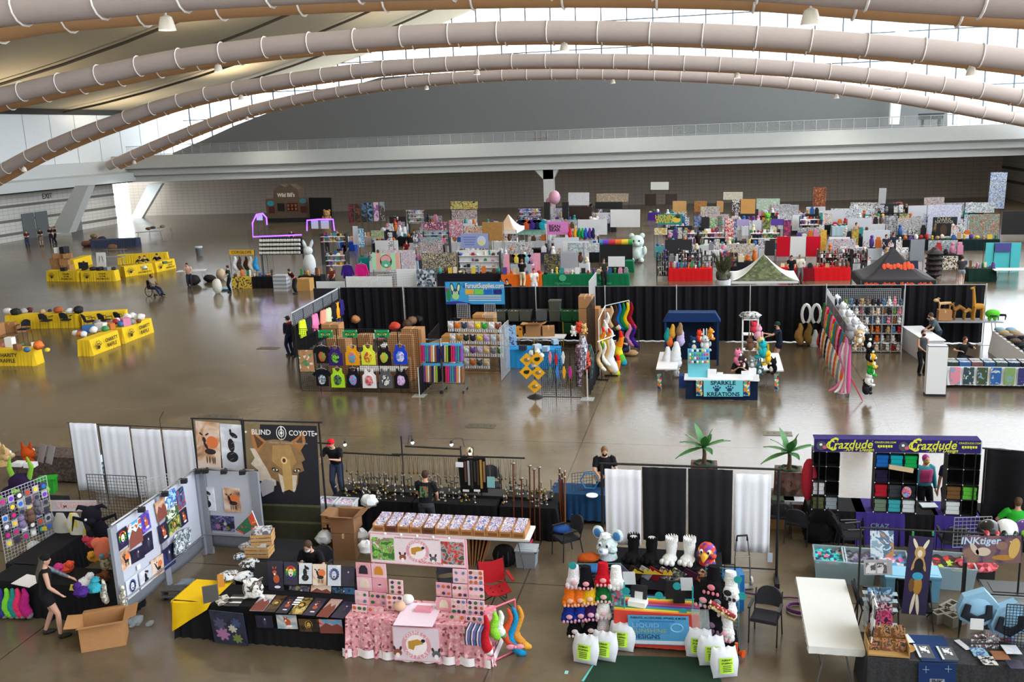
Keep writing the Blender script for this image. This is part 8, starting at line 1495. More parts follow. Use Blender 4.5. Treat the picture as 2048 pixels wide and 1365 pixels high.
def panel(label,x0,y0,x1,y1,Y,m,fig=None,name='banner',cat='banner',posts=True,thick=.03):
 q=vq(x0,y0,x1,y1,Y);t=thing(name,label,cat);rect4('panel',None,'',q,m if not isinstance(m,str)else fab(m),thick,fig).parent=t
 if posts:
  for p in(q[0],q[1]):obj('post',MB(M('#3a3a3e')).cyl((p.x,Y+.04,0),.018,p.z,5),t)
 return t
def folk(label,x,y,rz,shirt_,pants_,hair_,z=1.62,**k):p=G(x,y,z);person(label,(p.x,p.y,0),rz,1.72,k.pop('lean',4),0,hl=(.15,-.35,1.0),hr=(-.15,-.35,1.0),shirt=shirt_,pants=pants_,hair=hair_,vox=.04,**k)
kb=K(577,446,101.5);wd=M('#5c4c3e',.9,0,.4,9,.35);t=thing('saloon_kiosk','brown wooden saloon kiosk with white lettering against the back wall','kiosk',(kb.x,101.5,0));w_=MB(wd)
w_.prism([(-2.6,.5),(-2.6,2.7),(-1.6,2.7),(-1.5,3.7),(-.6,4.3),(0,4.0),(.6,4.3),(1.5,3.7),(1.6,2.7),(2.6,2.7),(2.6,.5)],0,1.6);obj('shack',w_,t);obj('base',MB(BLK).box((0,.8,.25),(5.2,1.6,.5)),t)
l_=MB(M('#d9d2c4'));txt(l_,"Wild Bill's",.62,l_.cur,(0,-.03,3.1),bold=.03,sx=.85);obj('lettering',l_,t)
for x,c,ww in((-.75,'#15120f',.85),(.65,'#3a1a10',1.3)):obj('hatch',MB(M(c)).box((x,-.02,1.75),(ww,.04,.9)),t)
for i in range(6):obj('mug',MB(M('#8a4a2a',.4)).cyl((.2+.45*(i%3),-.1,1.4+.4*(i//3)),.13,.25,8),t)
for x,z,c in((-2.0,2.2,'#2a8a94'),(2.0,2.4,'#3a7a80')):obj('round_sign',MB(M(c)).prism([(x+.42*cos(g),z+.3*sin(g))for g in[k*.52 for k in range(12)]],-.06,0),t)
for x in(-1.9,2.0):obj('menu_board',MB(M('#4a1a1a')).box((x,-.03,1.45),(.7,.05,.75)),t)
panel('tall black draped booth right of the wooden saloon kiosk',618,395,664,438,101,'#141417',name='drape_booth',cat='booth')
pl_=glow('#6a3af0',5)
for pts,lb in(([(603,470),(506,474),(505,446),(513,429),(525,427),(533,436),(534,450)],'arched purple light string above the white ear shelves'),([(614,462),(614,441),(640,439),(666,439),(669,462)],'purple light string framing the white wire grid')):solo('light_string',MB(pl_).tube([K(x,y,62)for x,y in pts],.05,6),lb,'light')
panel('white sign inside the arched purple light string',513,428,525,441,62.2,WHT,name='white_sign',cat='sign');gridpanel(1.7,3.0,(K(519,470,62.1).x,62.1,.02),0,'black wire grid inside the arched purple light string',sp=.15);panel('white wire grid board under the right purple light string',622,441,662,458,62.1,stripes(('#c9cacf','#c9cacf','#c9cacf','#5a5a60'),.2,0),name='grid_board',cat='board')
for j in range(4):
 y=481+8.2*j;a,b=K(519,y+4,61.6),K(602,y+4,61.6);solo('ear_shelf',MB(M('#1c1c24')).box((0,.1,0),(b.x-a.x,.35,.04)).box((0,.26,.15),(b.x-a.x,.02,.3)),'black shelf of white costume ears, %s from the top'%nth(j),'shelf',((a.x+b.x)/2,61.6,a.z))
 for i in range(12):solo('fuzzy_ears',MB(M('#e0ded6',.9)).ell((-.06,0,.1),(.07,.06,.11),n=7,m=5).ell((.06,0,.1),(.07,.06,.11),n=7,m=5),'pair of white fuzzy ears on the black ear shelves, %s shelf, %s from the left'%(nth(j),nth(i)),'costume ears',(lerp(a.x,b.x,(i+.5)/12),61.55,a.z+.02),smooth=True)
for i,x in enumerate((519,602)):p=K(x,480,61.75);solo('shelf_upright',MB(DARKM).box((0,.15,p.z/2),(.06,.06,p.z)),'dark post carrying the %s end of the ear shelves'%('left','right')[i],'post',(p.x,p.y,0))
t=panel('yellow CORGILOPE sign on a green frame',458,500,508,510,55.9,'#d9a52a',lambda mb,w,h,y:txt(mb,'CORGILOPE',.26,M('#2a2a1a'),(0,y-.004,0),bold=.02),name='stall_sign',cat='sign')
for i,(x,c,lb)in enumerate(((469,'#d9d9d9','white'),(478,'#4a3a30','brown'),(491,'#3a2416','dark brown'),(500,'#c9c2b8','cream'),(510,'#2a8ac0','blue'))):tailobj(lb+' plush tail under the yellow CORGILOPE sign',K(x,513,56),0,.9,.15,fur(c),None,.2)
dtab('leopard-print draped table under the yellow CORGILOPE sign',463,503,555,55.4,vor('#c9a83a','#c9a83a','#3a2e1a','#d9b84a',scale=12),5);dtab('black draped table right of the leopard-print table',503,545,553,55.4,'#15151a',7);dtab('black draped table behind the cardboard box and grey drawers',596,641,551,55.6,'#17171b',7)
solo('drawer_stack',MB(stripes(('#b5b8bf','#8a8d94'),.12,2)).box((0,0,.5),(.9,.6,1.0)),'grey drawer stack between the black tables','drawers',G(561,583)+Vector((0,.3,0)));carton(.85,.7,.75,G(608,582)+Vector((0,.3,0)),0,'cardboard box on the floor at the front of the black tables',c='#b98d4e')
for i,(x,y,c,w,h,lb)in enumerate(((436,587,'#d3d0c6',.32,.95,'off-white standing sack at the left end of the leopard table'),(443,560,'#c9b59a',.35,.8,'brown and white plush creature behind the off-white sack'),(450,580,'#8ab0c9',.4,.2,'pale-blue cloth heap on the floor by the person in black'),(388,570,'#17171c',.5,.7,'black wheeled bags under the white side table'),(420,564,'#1a1a1f',.45,.5,'black pile left of the off-white sack'))):solo('floor_bundle',MB(M(c,.8)).ell((0,0,h*.48),(w,w*.8,h*.5),wob=.08,seed=i),lb,'bundle',G(x,y),smooth=True)
ftable(1.9,.75,G(386,562),.3,'white side table where a person leans over papers');folk('person in pinkish top leaning over the white side table',375,527,.3,'#c9a090','#2a2a34','#3a201a',lean=20);folk('person in black with a teal top standing at the leopard-print table',456,534,-.8,'#1f3a3a','#17171b','#2a1a16');folk('person in maroon shirt bending to the cardboard box',588,536,-.6,'#4a1a24','#2a2a30','#1f1614',lean=35)
t=thing('bunny_suit','big white rabbit costume standing in the left cluster','costume',G(621,552));obj('body',MB(fur('#d3d6da')).ell((0,0,.8),(.45,.4,.8)).ell((0,-.05,1.75),(.32,.3,.3)),t,smooth=True)
for s in(-1,1):obj('ear',MB(fur('#c3ccd6')).tube([(s*.15,0,1.95),(s*.3,0,2.3),(s*.35,0,2.5)],[.1,.12,.03],8),t,smooth=True)
shirt('purple long-sleeved top hanging before the low white wall',K(694,530,50),0,'#3a1f7a',None,'long',1.15);shirt('hot-pink hooded top hanging before the low white wall',K(722,528,50),0,'#e0208a',None,'long',1.2)
panel('long low white wall with cartoon line drawings behind the black drape',691,553,785,575,44.5,art('#e2e2e4','#dcdce0','#e6e6e8','#8a8a90',scale=2),name='low_screen',cat='wall panel');panel('white shelf wall stepping down at the left end of the black drape',632,563,690,577,45,'#d3d6da',name='low_screen',cat='wall panel');panel('dark grey drape standing behind the shirt booth corner',627,577,683,602,41.6,'#2c2c32',name='side_drape',cat='drape');gridpanel(2.2,2.6,(K(800,560,44).x,44,.02),.5,'white wire grid behind the drape with dark goods','#d9dbe0',.12);panel('white board wall right of the white wire grid',793,538,848,574,44.6,'#dfe0e3',name='board_screen',cat='wall panel');panel('slanted grid of silver goods beside the white board wall',833,538,872,574,44.2,vor('#5a6a7a','#c9ccd4','#2a2a34','#8a9aa8',scale=9),name='goods_grid',cat='display')
A2=lambda*c:art(*c,scale=2.5)
BW=[('black','#1a1416','#7a1a2a','#c9c2c0'),('brown','#2a1a14','#6a3a1a','#c98a4a'),('dark blue','#16181f','#4a6a8a','#8a6a4a'),('blue-red','#14161c','#5a8ab5','#c92a4a'),('pink-white','#d9b5c9','#8a5a9a','#e6dce2'),('grey-brown','#8a9aa0','#4a3a2a','#c98a6a')]
for i,(nm,*c)in enumerate(BW):panel('%s narrow art banner in the row of black-framed banners'%nm,698+12.3*i,408-i*.9,708+12.3*i,447-i,80,A2(*c))
PN=[('beige-green picture banner behind the teal table',742,461,768,478,69,('#c9bf8a','#7aa58a','#d9a07a')),('slim blue and white figure board',717,457,728,495,66,('#3a9ac0','#e2e8ec','#2a5a8a')),('white display board left of the slim blue figure board',706,452,716,490,66.5,('#dcdcdf','#cfd2d6')),('white grid of small prints behind the striped banner',766,500,832,545,53,('#c9c6cc','#b5a0b5','#e2e2e4','#8a9a8a')),('white photo column left of the seated maroon person',776,465,785,494,62,('#e2e2e4','#3a3a40','#c9c9cc')),('white photo column right of the seated maroon person',826,468,836,494,62,('#e2e2e4','#4a4a50','#d9c9d0')),('dark-blue banner with a row of figures',846,444,895,461,70,('#24406a','#b5405a','#d9d9e0','#3a5a8a')),('teal and white shelf stall under the figure banner',845,461,897,492,70.4,('#8ab5b8','#d3d9dc','#5a8a90')),('green banner with four shirts pictured, tall at the back',900,403,956,419,88,('#b5d99a','#c9a04a','#1a1a1a','#d96a7a')),('red and grey goods grid under the green shirt banner',903,420,955,446,87.6,('#8a5a5a','#c9c2c0','#4a3a3a','#a88a6a')),('white tall display grid at the left of the back row',812,420,850,448,84,('#c9cbd0','#8a8a90','#e2e2e4')),('white and pink tower of ribbons',898,440,925,475,67,('#e2dce2','#c9405a','#a0b5d0','#d9a0b5')),('row of skateboard-like wooden shapes',927,452,980,468,66,('#c98a5a','#e2d9d0','#8a3a3a','#3a3a5a')),('brown wooden logo board under the tan tent',964,444,1006,482,65,('#a87a3f','#b08446','#9a6f38')),('black grid of small framed cards',843,505,912,550,56.6,('#b5a88a','#2a2a2c','#c9c2b0','#5a5a50')),('white tile grid of goods left of the pink pillar',912,500,1000,549,57.2,('#dcdce0','#cfcfd4','#e2e2e6')),('pink pillar left above the orange table',1008,508,1019,548,56.4,('#e2a0b5','#dc9ab0','#8a4a5a')),('pink pillar right above the orange table',1068,506,1081,546,56.4,('#e2a0b5','#dc9ab0','#8a4a5a')),('grey curtain booth wall above the green table',1120,505,1156,537,58,('#b5b5c0','#a8a8b5')),('left silver dragon print',1136,486,1166,505,60,('#8a9aa0','#c3cdd2','#5a6a74')),('right silver dragon print',1168,486,1199,505,60,('#a0a4aa','#d3d6da','#6a6c74')),('blue and gold patterned cloth board',1088,508,1120,542,57,('#1f2f44','#8a7a3a','#3a7a9a')),('white picture board of small dark photos above the green table',1216,513,1250,534,56.2,('#dcdce0','#dcdce0','#4a4a50')),('black screen below the photo board',1218,535,1250,547,56.1,('#16161a','#1c1c20')),('white stall wall in the middle of the left cluster',1155,439,1215,470,72,('#cfd3d9','#dcdfe3')),('big white partition at the end of the left cluster',1220,419,1281,455,78,('#d3d3d6','#dcdcde')),('mint draped low stall under the hanging shirts',1036,457,1090,470,71.5,('#8ac9b5','#a8d9c9','#c98aa0')),('purple lit stall front',1036,417,1083,436,84,('#6a5a9a','#c9c2dc','#3a2a5a')),('black tower with a face photo',1088,404,1100,444,84,('#16161a','#16161a','#8a6a4a')),('plain black tall panel',1124,404,1137,440,88,('#1a1b20','#1c1d22')),('white photo wall with dark portraits',1136,385,1179,411,98,('#dcdce2','#cfd0d6','#3a3a40')),('brown bead-covered counter before the white photo wall',1138,413,1184,441,90,('#2a1c18','#3a2620','#1c1412')),('wooden lattice rack at the back',1192,387,1258,404,100,('#b5946a','#8a8a8c','#d9c29a','#5a4a44')),('black counter below the wooden lattice',1190,404,1245,418,98,('#1a1a1e','#1c1c20')),('left brown framed board at the back',1290,388,1312,412,102,('#3a2a22','#33241e')),('right brown framed board at the back',1331,388,1354,410,102,('#4a3426','#3a2a22')),('light wooden panel beside the honey banner',1345,402,1373,424,88,('#b5884f','#c49a60')),('wooden carved panel at the back',1388,402,1414,425,88,('#b07a3f','#8a5a2c','#c4904f')),('slim wooden panel at the back',1433,402,1447,425,88,('#b5854a','#c4935a')),('wide wooden panel with notes',1481,398,1511,428,84,('#b8803f','#c49150')),('cream shelf of black discs',1446,384,1486,400,96,('#d3ccbc','#c3bcac','#2a2a2e')),('black and white goods column between wooden panels',1464,400,1480,425,86,('#1c1c20','#d9d9dc','#8a5a3a')),('purple banner with white script',1541,438,1568,451,76,('#4a2f8a','#5a3a9a')),('lavender and white banner',1473,439,1498,452,76,('#dcdce6','#a89ac9')),('white partition right of the purple banner',1584,430,1601,462,78,('#d3d5da','#dcdee2')),('red and white character board',1450,436,1468,484,72,('#c93a3a','#e2dcdc','#8a2a3a')),('blue character print column',1464,438,1472,480,72.5,('#4a6a9a','#c9c9d9','#8a4a6a')),('dark character print column',1524,440,1541,484,72,('#3a2f4a','#8a9a3a','#5a5a9a')),('violet and red picture column',1567,440,1582,472,74,('#4a2a6a','#c93a4a','#2a3a6a')),('grid of blue shirts at the front of the right cluster',1388,432,1403,455,72,('#3a4a7a','#8a9ac0','#2a2a3a')),('black cloth stand beside the blue shirts',1404,434,1418,458,71.8,('#17171b','#1c1c20')),('green leafy print beside the black cloth stand',1419,436,1433,456,72,('#6a9a5a','#c9d3b5','#3a5a3a')),('orange portrait banner at the back right',1625,374,1652,425,95,('#c9703a','#3a2418','#8a4a2a','#d99a5a')),('rainbow wool shelf column',1436,432,1444,462,72,('#c92a4a','#3a9a5a','#2a2a8a','#d9a02a')),('lace-edged white board in the second row',1308,456,1335,470,70.5,('#dcdccc','#c9a02a','#e2e2dc')),('violet plush wall by the aisle',1512,397,1560,427,92,('#c9b5d9','#8ac07a','#d9d9e0','#5a5a8a')),('left black shelf unit behind the camouflage tent',1474,481,1493,507,64,('#141418','#2a2a2e')),('right black shelf unit behind the camouflage tent',1530,481,1550,512,64,('#141418','#1c1c20')),('yellow patterned curtain left',1640,460,1653,506,66,('#c99a2a','#d9b04a','#8a6a2a')),('yellow and green patterned curtain right',1703,458,1717,498,66,('#c99a2a','#6a7a4a','#b5703a')),('white fabric behind the bottle shelves',1657,474,1700,500,65,('#d3d3d6','#e0e0e2')),('tall white and blue art board in the right cluster',1855,409,1922,470,80,('#d9d9e6','#b5b9d9','#e2e2ea')),('green banner with a pale figure',1797,427,1818,472,76,('#1f6a4a','#c9a06a','#8a2a4a')),('grey double panel standing before the dark table',1820,479,1849,524,60,('#7a8088','#838990')),('slim tall grey panel near the back wall',1757,376,1772,417,103,('#a8acae','#b0b4b6')),('purple and orange picture near the back wall',1785,404,1806,425,96,('#4a2a6a','#c9702a','#8a2a4a')),('teal and brown art stall',1937,428,1999,470,74,('#5ab5ac','#8a5a44','#c9a08a','#3a5a5a')),('curved tall picture banner at the right back',1978,344,2012,418,90,('#4a6ab5','#c9d9ea','#8a7a6a','#5a4a8a')),('black cloth wall at the right edge',2003,422,2060,470,76,('#121216','#17171b')),('big aqua cloth wall at the right edge',1969,485,2041,545,60,('#3fb5c0','#48bcc6')),('violet cloth over the aqua cloth wall',1990,486,2023,504,59.9,('#3f3f86','#46468e')),('leopard-spotted white board by the dark green table',1885,512,1916,540,58.5,('#dcd3c6','#3a2c20','#b08a5a')),('grey print racks in the right cluster',1772,432,1795,475,74,('#b5b5ba','#5a5a60','#d3d3d6')),('wire rack of white goods',1820,432,1842,470,75,('#c3c5c9','#7a7c82','#e2e2e4')),('line of white framed prints at the back',1700,405,1756,428,94,('#d3d3d6','#6a5a58','#e0e0e2')),('row of clear goods along the right cluster',1660,417,1750,440,88,('#b5bcc6','#e2e4e8','#5a6a8a','#c9b5c0')),('white goods shelf at the far right back',1930,405,1990,426,84,('#d9dce0','#8a94a0','#e2e4e6')),('plain black goods shelf with lights',1888,440,1900,480,79.5,('#1c1a1e','#3a302c'))]
for i,(lb,x0,y0,x1,y1,Y,c)in enumerate(PN):
 plain=len(c)==2
 panel(lb,x0,y0,x1,y1,Y,art(*c,scale=.7 if plain else 8,hard=not plain),name='picture_board',cat='display panel')
def lt(s,size,c,dz=0,sx=1):return lambda mb,w,h,y:txt(mb,s,size,M(c),(0,y-.005,dz*h),bold=.02,sx=sx)
panel('pink and mint striped banner with a round emblem',744,506,800,540,49,stripes(('#e2a89a','#a8d9b5'),.28,0),lambda mb,w,h,y:(disc(mb,(0,0),.22*w,.4*h,M('#2a3a34'),y-.003,y),disc(mb,(0,.12*h),.18*w,.24*h,M('#e2a0a8'),y-.005,y),disc(mb,(0,-.15*h),.17*w,.22*h,M('#5ab58a'),y-.006,y),disc(mb,(0,-.24*h),.06*w,.08*h,WHT,y-.008,y)))
panel('lavender banner with white script and a pale round character',921,467,977,497,60,'#8f9cc9',lambda mb,w,h,y:(disc(mb,(.26*w,0),.16*w,.34*h,M('#c3cbe2'),y-.003,y),disc(mb,(.26*w,-.15*h),.12*w,.15*h,M('#d9d08a'),y-.005,y),[mb.box((-.18*w,y-.003,(.25-.17*k)*h),((.5-.05*k)*w,.004,.05*h),mat=M('#5a6aa8'))for k in range(4)]))
panel('pink banner with dark block letters',1094,443,1137,470,71,'#e08ad0',lambda mb,w,h,y:(txt(mb,'BEAN',.36,M('#2a1a2a'),(-.15*w,y-.004,.12*h),bold=.03),txt(mb,'BEAR',.36,M('#2a1a2a'),(-.15*w,y-.004,-.15*h),bold=.03)))
panel('blue-green HONEY SWEET banner with a yellow moth',1314,428,1365,450,72,'#2f8a80',lambda mb,w,h,y:(txt(mb,'HONEY',.42,M('#d9b52a'),(-.2*w,y-.004,.2*h),bold=.03),txt(mb,'SWEET',.42,M('#d9b52a'),(-.2*w,y-.004,-.17*h),bold=.03),disc(mb,(.27*w,-.05*h),.17*w,.26*h,M('#e0c24a'),y-.003,y),disc(mb,(.33*w,.28*h),.1*w,.18*h,M('#3a3a3a'),y-.003,y)))
panel('white blank sign on tall thin posts at the back',1301,364,1338,380,100,'#d6d6d2');panel('dark banner reading DARK NATASHA over a brown figure',1872,434,1903,473,72,M('#1a1a18'),lambda mb,w,h,y:(txt(mb,'DARK',.36,M('#b5b0a0'),(0,y-.004,.38*h)),txt(mb,'NATASHA',.3,M('#b5b0a0'),(0,y-.004,.24*h),sx=.9),disc(mb,(.0,-.18*h),.22*w,.3*h,M('#4a3626'),y-.003,y)))
for i,(x0,x1,c,lb)in enumerate(((1553,1580,'#c4122a','left red'),(1580,1612,'#dcdcde','middle white'),(1612,1641,'#c4122a','right red'))):panel(lb+' curtain of the red and white booth wall',x0,473,x1,514,65,c,name='booth_curtain',cat='curtain')
for a in(('orange draped table in the first row behind the black drape',1002,1083,549,55.5,'#e0691a',7),('long green draped table with pale emblems',1085,1257,549,55.5,'#0c6a44',16),('short green draped table at the end of the row',1250,1266,531,61,'#0c6a44',0),('long dark draped table left of the orange one',873,1001,551,56,'#1c1820',13),('teal draped table in the left cluster',715,775,494,64,'#1a8f90',7),('pale blue draped table in the left cluster',776,833,494,62,'#b5cfdc',4),('royal blue draped table at the back left',678,705,459,74,'#123f9a',3),('white draped table before the black-framed banners',690,744,450,78,'#b5a8a4',8),('black draped table right of the black-framed banners',745,818,452,77,'#17171b',9),('dark navy draped table in the middle left',842,912,492,63,'#1a1a2c',7),('patterned white draped table',1016,1064,489,64,'#d6d3ce',4),('black covered sofa table left',1046,1078,470,68,'#121215',0),('black covered sofa table right',1079,1134,472,67.5,'#131316',0),('grey draped table of furry toys',1140,1215,478,66,'#5a5a60',9),('purple draped table by the aisle',1222,1270,472,68,'#5a3f86',6),('red draped table left in the right cluster',1337,1424,540,57.4,'#d0191f',12),('blue-green draped table with white prints',1310,1375,485,68.5,'#4f9a9c',7),('white draped table in the right cluster',1375,1450,482,69,'#cfd0d3',9),('pale draped table of round goods',1450,1560,488,68,'#c3c6cc',10),('red draped table behind the camouflage tent',1560,1600,540,57.6,'#c8161f',4),('dark red draped table corner',1600,1628,538,57.2,'#7a101c',2),('red draped table right of the camouflage tent',1629,1701,536,57.3,'#cf181f',7),('pale cyan draped table at the back right',1665,1728,441,80,'#a8c3cf',6),('black draped table of furry goods',1715,1770,466,72,'#15151b',6),('white bare-topped draped table',1712,1772,479,66,'#d9dade',0),('long black draped table with a dark lettered cloth',1795,1925,481,70.3,'#141417',12),('dark green draped table of shirts',1938,1993,535,56.5,'#15302a',8),('dark green draped table of white signs',1925,2000,478,70,'#17282a',6),('white draped table at the back of the right cluster',1800,1860,436,84,'#c9ccd2',6),('dark draped table in the back row middle',1480,1560,428,90,'#3a3438',9),('tan draped table in the back row',1388,1432,428,88,'#a88a66',6),('white draped table in the back row right',1560,1630,424,92,'#c9c9cf',8),('grey draped table by the wooden lattice',1196,1262,420,94,'#6a6468',8),('purple draped table before the back wall',1296,1320,417,96,'#4a2f86',3)):dtab(*a)
lg=MB(M('#4aa880'))
for x in(1125,1206):
 p=K(x,560,55.4);disc(lg,(p.x,.55),.22,.2,lg.cur,55.41,55.44);txt(lg,'NightFlower',.2,lg.cur,(p.x,55.41,.22),shear=.3)
solo('cloth_emblem',lg,'pale green round emblems and script on the long green cloth','emblem');em=MB(M('#b5a58a'));p=K(1905,492,70.2);txt(em,'DARK NATASHA',.3,em.cur,(p.x,70.2,.42),sx=.8,bold=.02);solo('cloth_lettering',em,'tan lettering on the long black draped table','lettering')
DK=[FC2[1],FC2[12],FC2[11],FC2[2],FC2[0]]
for lb,x0,x1,ys,Y,n,sub in(('jewellery rack on the left red table',1357,1403,(503,512,521,530),58.3,9,DK),('black and white plush rack on the left red table',1404,1425,(508,518,528),58.3,5,DK[:1]+DK[4:]),('bottle shelf on the right red table',1636,1702,(503,512,521,530),58.3,12,DK),('shoe rack at the end of the left red table',1313,1336,(508,518,528,538,548),57.6,5,[FC2[12],FC2[1]]),('plush shelf in the white tile grid',916,998,(508,520,532,544),57,10,None),('bottle rack right of the yellow-green curtain',1706,1735,(503,513,523),58,6,DK),('white goods rack at the back of the left cluster',815,848,(424,432,440),83.8,6,None),('goods rack of the purple stall',1038,1082,(420,427),83.8,7,None),('figure rack in the middle of the right cluster',1375,1450,(463,472),70,11,None),('paper goods rack in the right cluster',1500,1560,(463,474),69,9,None),('print rack between the white walls',1600,1640,(436,446,456),77,6,None),('metal goods rack under the light board',1730,1795,(430,440),84,8,None),('toy rack beside the saloon-side banners',846,897,(466,474,483),70.2,7,None),('dark gear rack in the first row',1425,1475,(510,520,530),59,7,DK),('card rack in the first row of the left cluster',650,690,(508,518,528),57,6,None),('dark shelf beside the rabbit costume',640,690,(470,480),66,7,None)):
 a,b=K(x0,ys[0],Y),K(x1,ys[0],Y);t=thing('goods_rack',lb,'rack',((a.x+b.x)/2,Y,0));w_=b.x-a.x
 for s in(-1,1):obj('upright',MB(DARKM).box((s*w_/2,.25,(a.z+.1)/2),(.04,.5,a.z+.1)),t)
 for j,y in enumerate(ys):
  z=K((x0+x1)/2,y+4,Y).z;obj('shelf',MB(DARKM if sub else WHT).box((0,.25,z),(w_,.5,.03)),t);goods(n,nth(j)+' shelf of the '+lb,x0,x1,y,Y-.05,.12,.3,z+.02,sub)
for i,(x,c,nm)in enumerate(((1043,'#1f2440','navy'),(1051,'#c9582a','orange'),(1065,'#46308a','violet'),(1074,'#20264a','dark blue'),(1082,'#1f9ab0','turquoise'))):shirt(nm+' shirt hanging in the row above the mint stall',K(x,439,71),0,c,None,'tee',1.1)
for i,(x,c,nm)in enumerate(((1022,'#3a2a1c','brown'),(1032,'#d9cf5a','yellow'),(1043,'#17171b','black'),(1054,'#8ac9e0','sky-blue'),(1063,'#c9a0c0','lilac'))):shirt(nm+' shirt on the rail above the orange table',K(x,508,57),0,c,None,'tee',.8)
for i,(x,c,nm)in enumerate(((1140,'#d9303a','red and white'),(1150,'#e0a02a','amber'),(1158,'#1f8a5a','green'),(1165,'#2aa05a','emerald'),(1171,'#2a5ac0','blue'),(1179,'#5a3a9a','violet'),(1186,'#2a2a4a','navy'))):tailobj(nm+' plush tail in the rainbow row before the white stall wall',K(x,456,70),0,.75,.16,fur(c),None,.1)
a,b=K(1200,485,63),K(1265,484,63);solo('rainbow_roll',MB(stripes(('#1f8ab5','#6a3ab0','#c92a3a','#e0701f','#e0c22a','#3aa04a'),.42,0)).tube([a,b],.18,10),'long rolled rainbow cloth lying on top of the row end','cloth');solo('roll_post',MB(BLK).box((0,0,a.z/2-.09),(abs(b.x-a.x),.05,a.z-.18)),'dark stand under the rolled rainbow cloth','stand',((a.x+b.x)/2,63,0))
for i,(x,y,Y,c,s_,lb)in enumerate(((1188,437,84,'#d9d9dc',1.9,'white and black mascot figure'),(1274,490,66,'#cfe0dc',2.4,'tall pale mascot at the aisle end'),(1255,470,68,'#2a2a30',1.2,'black and white mascot bust'),(1240,475,67,'#cfcfd6',1.0,'round white plush by the aisle'),(1253,478,67,'#d98a3a',.9,'orange plush by the aisle'),(1530,420,92,'#c9c9d0',1.5,'white plush in the back row'),(1535,420,90,'#7ac04a',1.3,'lime plush in the back row'),(655,440,99,'#b58a5a',1.9,'tan figure before the black draped booth'))):p=G(x,y);plush(lb,(K(x,y,Y).x,Y,0),0,fur(c),s_*.8)
for i,(x,y)in enumerate(((1109,395),(1099,404))):p=K(x,y,88+i);solo('balloon',MB(M('#cf9ab0',.3)).ell(p,(.55,.5,.65)if i==0 else(.35,.3,.45)).tube([p,(p.x,p.y,0)],.01,4),('larger','smaller')[i]+' pink balloon floating at the back of the left cluster','balloon',smooth=True)
for r,Y in enumerate((60.3,62.6,66.2,73.2,75.3,81.5,86,91)):
 for side,xa,xb in(('left',700+10*r,1275-5*r),('right',1312,1990)):
  a,b=K(xa,470,Y).x,K(xb,470,Y).x;n=int((b-a)/3.3)
  for i in range(n):
   x=a+3.3*(i+.5)+rn.uniform(-.4,.4)
   if rn.random()<.12 or(r<2 and K(1535,470,Y).x<x<K(1662,470,Y).x):continue
   w='the %s table of the %s far %s row'%(nth(i),nth(r),side);c=rn.choice(('#d3d4d8','#c9ccd2','#1b1b20','#dcdcde','#23222a','#b5bcc6','#3a3a52'))
   solo('draped_table',cloth_mesh(1.9,.75,.74,fab(c),amp=.012,flare=.03,fold=.3),'draped table with mixed goods, '+w[4:],'table',(x,Y,0),smooth=True)
   pl_x=[x-.8+.4*k for k in range(5)]
   for k,px in enumerate(pl_x):
    nm,cc=FC2[rn.choice((0,0,1,2,3,4,5,6,7,8,11,12,13))];h=rn.uniform(.25,.95);kk=rn.randrange(3);mb=MB(M(cc,.7)if kk else art(cc,'#d9d9dc','#3a3a44',cc,scale=8))
    if kk==0:mb.box((0,0,h/2),(.36,.05,h),rx=-.1)
    elif kk==1:mb.ell((0,0,h*.4),(.17,.15,h*.4),n=8,m=6,wob=.1,seed=k).ell((0,0,h*.85),.12,n=8,m=5)
    else:mb.box((0,0,h*.3),(.34,.28,h*.6)).box((0,0,h*.7),(.22,.2,h*.2))
    solo(('goods_board','goods_plush','goods_box')[kk],mb,'%s %s, %s on %s'%(nm,('board','plush','box stack')[kk],nth(k),w),'goods',(px,Y-.1+.1*(k%2),.75),0,smooth=kk==1)
   if rn.random()<.6:h=rn.uniform(1.1,2.1);q=rn.choice(FC2)[1];solo('goods_screen',MB(art(q,'#cfd0d6','#4a4a54','#e0e0e4',q,scale=10)if i%2 else M(rn.choice(('#d6d8dc','#c9ccd4','#26262c')))).box((0,0,h/2),(1.7,.05,h)).box((0,.1,.03),(1.2,.4,.05)),'upright goods wall behind '+w,'display',(x,Y+.75,0))
def tent(label,x0,x1,ye,Y,D,apex,m,mside,zv=.35,fig=None,ze=2.35):
 a,b=K(x0,ye,Y),K(x1,ye,Y);zz=a.z if not ze else ze;t=thing('canopy_tent',label,'tent',((a.x+b.x)/2,Y,0));w=(b.x-a.x)/2
 def side(p,q,mat):return MB(mat).grid(lambda u,v:tuple(Vector(p).lerp(Vector(q),u).lerp(Vector((0,D/2,zz+apex)),v)-Vector((0,0,.28*sin(pi*v)*(1-.5*v)))),8,8)
 c=[(-w,0,zz),(w,0,zz),(w,D,zz),(-w,D,zz)]
 for k in range(4):obj('roof_panel',side(c[k],c[(k+1)%4],m if k in(0,2)else mside),t,smooth=True,solid=.02)
 for k in range(4):p,q=Vector(c[k]),Vector(c[(k+1)%4]);obj('valance',MB(m if zv>.3 else mside).add([p,q,q-Vector((0,0,zv)),p-Vector((0,0,zv))],[(0,1,2,3)]),t,solid=.015)
 for p in c:obj('leg',MB(METAL).cyl((p[0],p[1],0),.025,zz,6),t)
 if fig:f=MB(M('#d9502a'));fig(f,w,zz);obj('lettering',f,t)
tent('white canopy tent with a camouflage front panel behind the black drape',1462,1598,573,42.6,3.0,1.0,vor('#4a5236','#5c6442','#3c452c','#6a6f4c',scale=7),M('#dfe3e6',.7),.1)
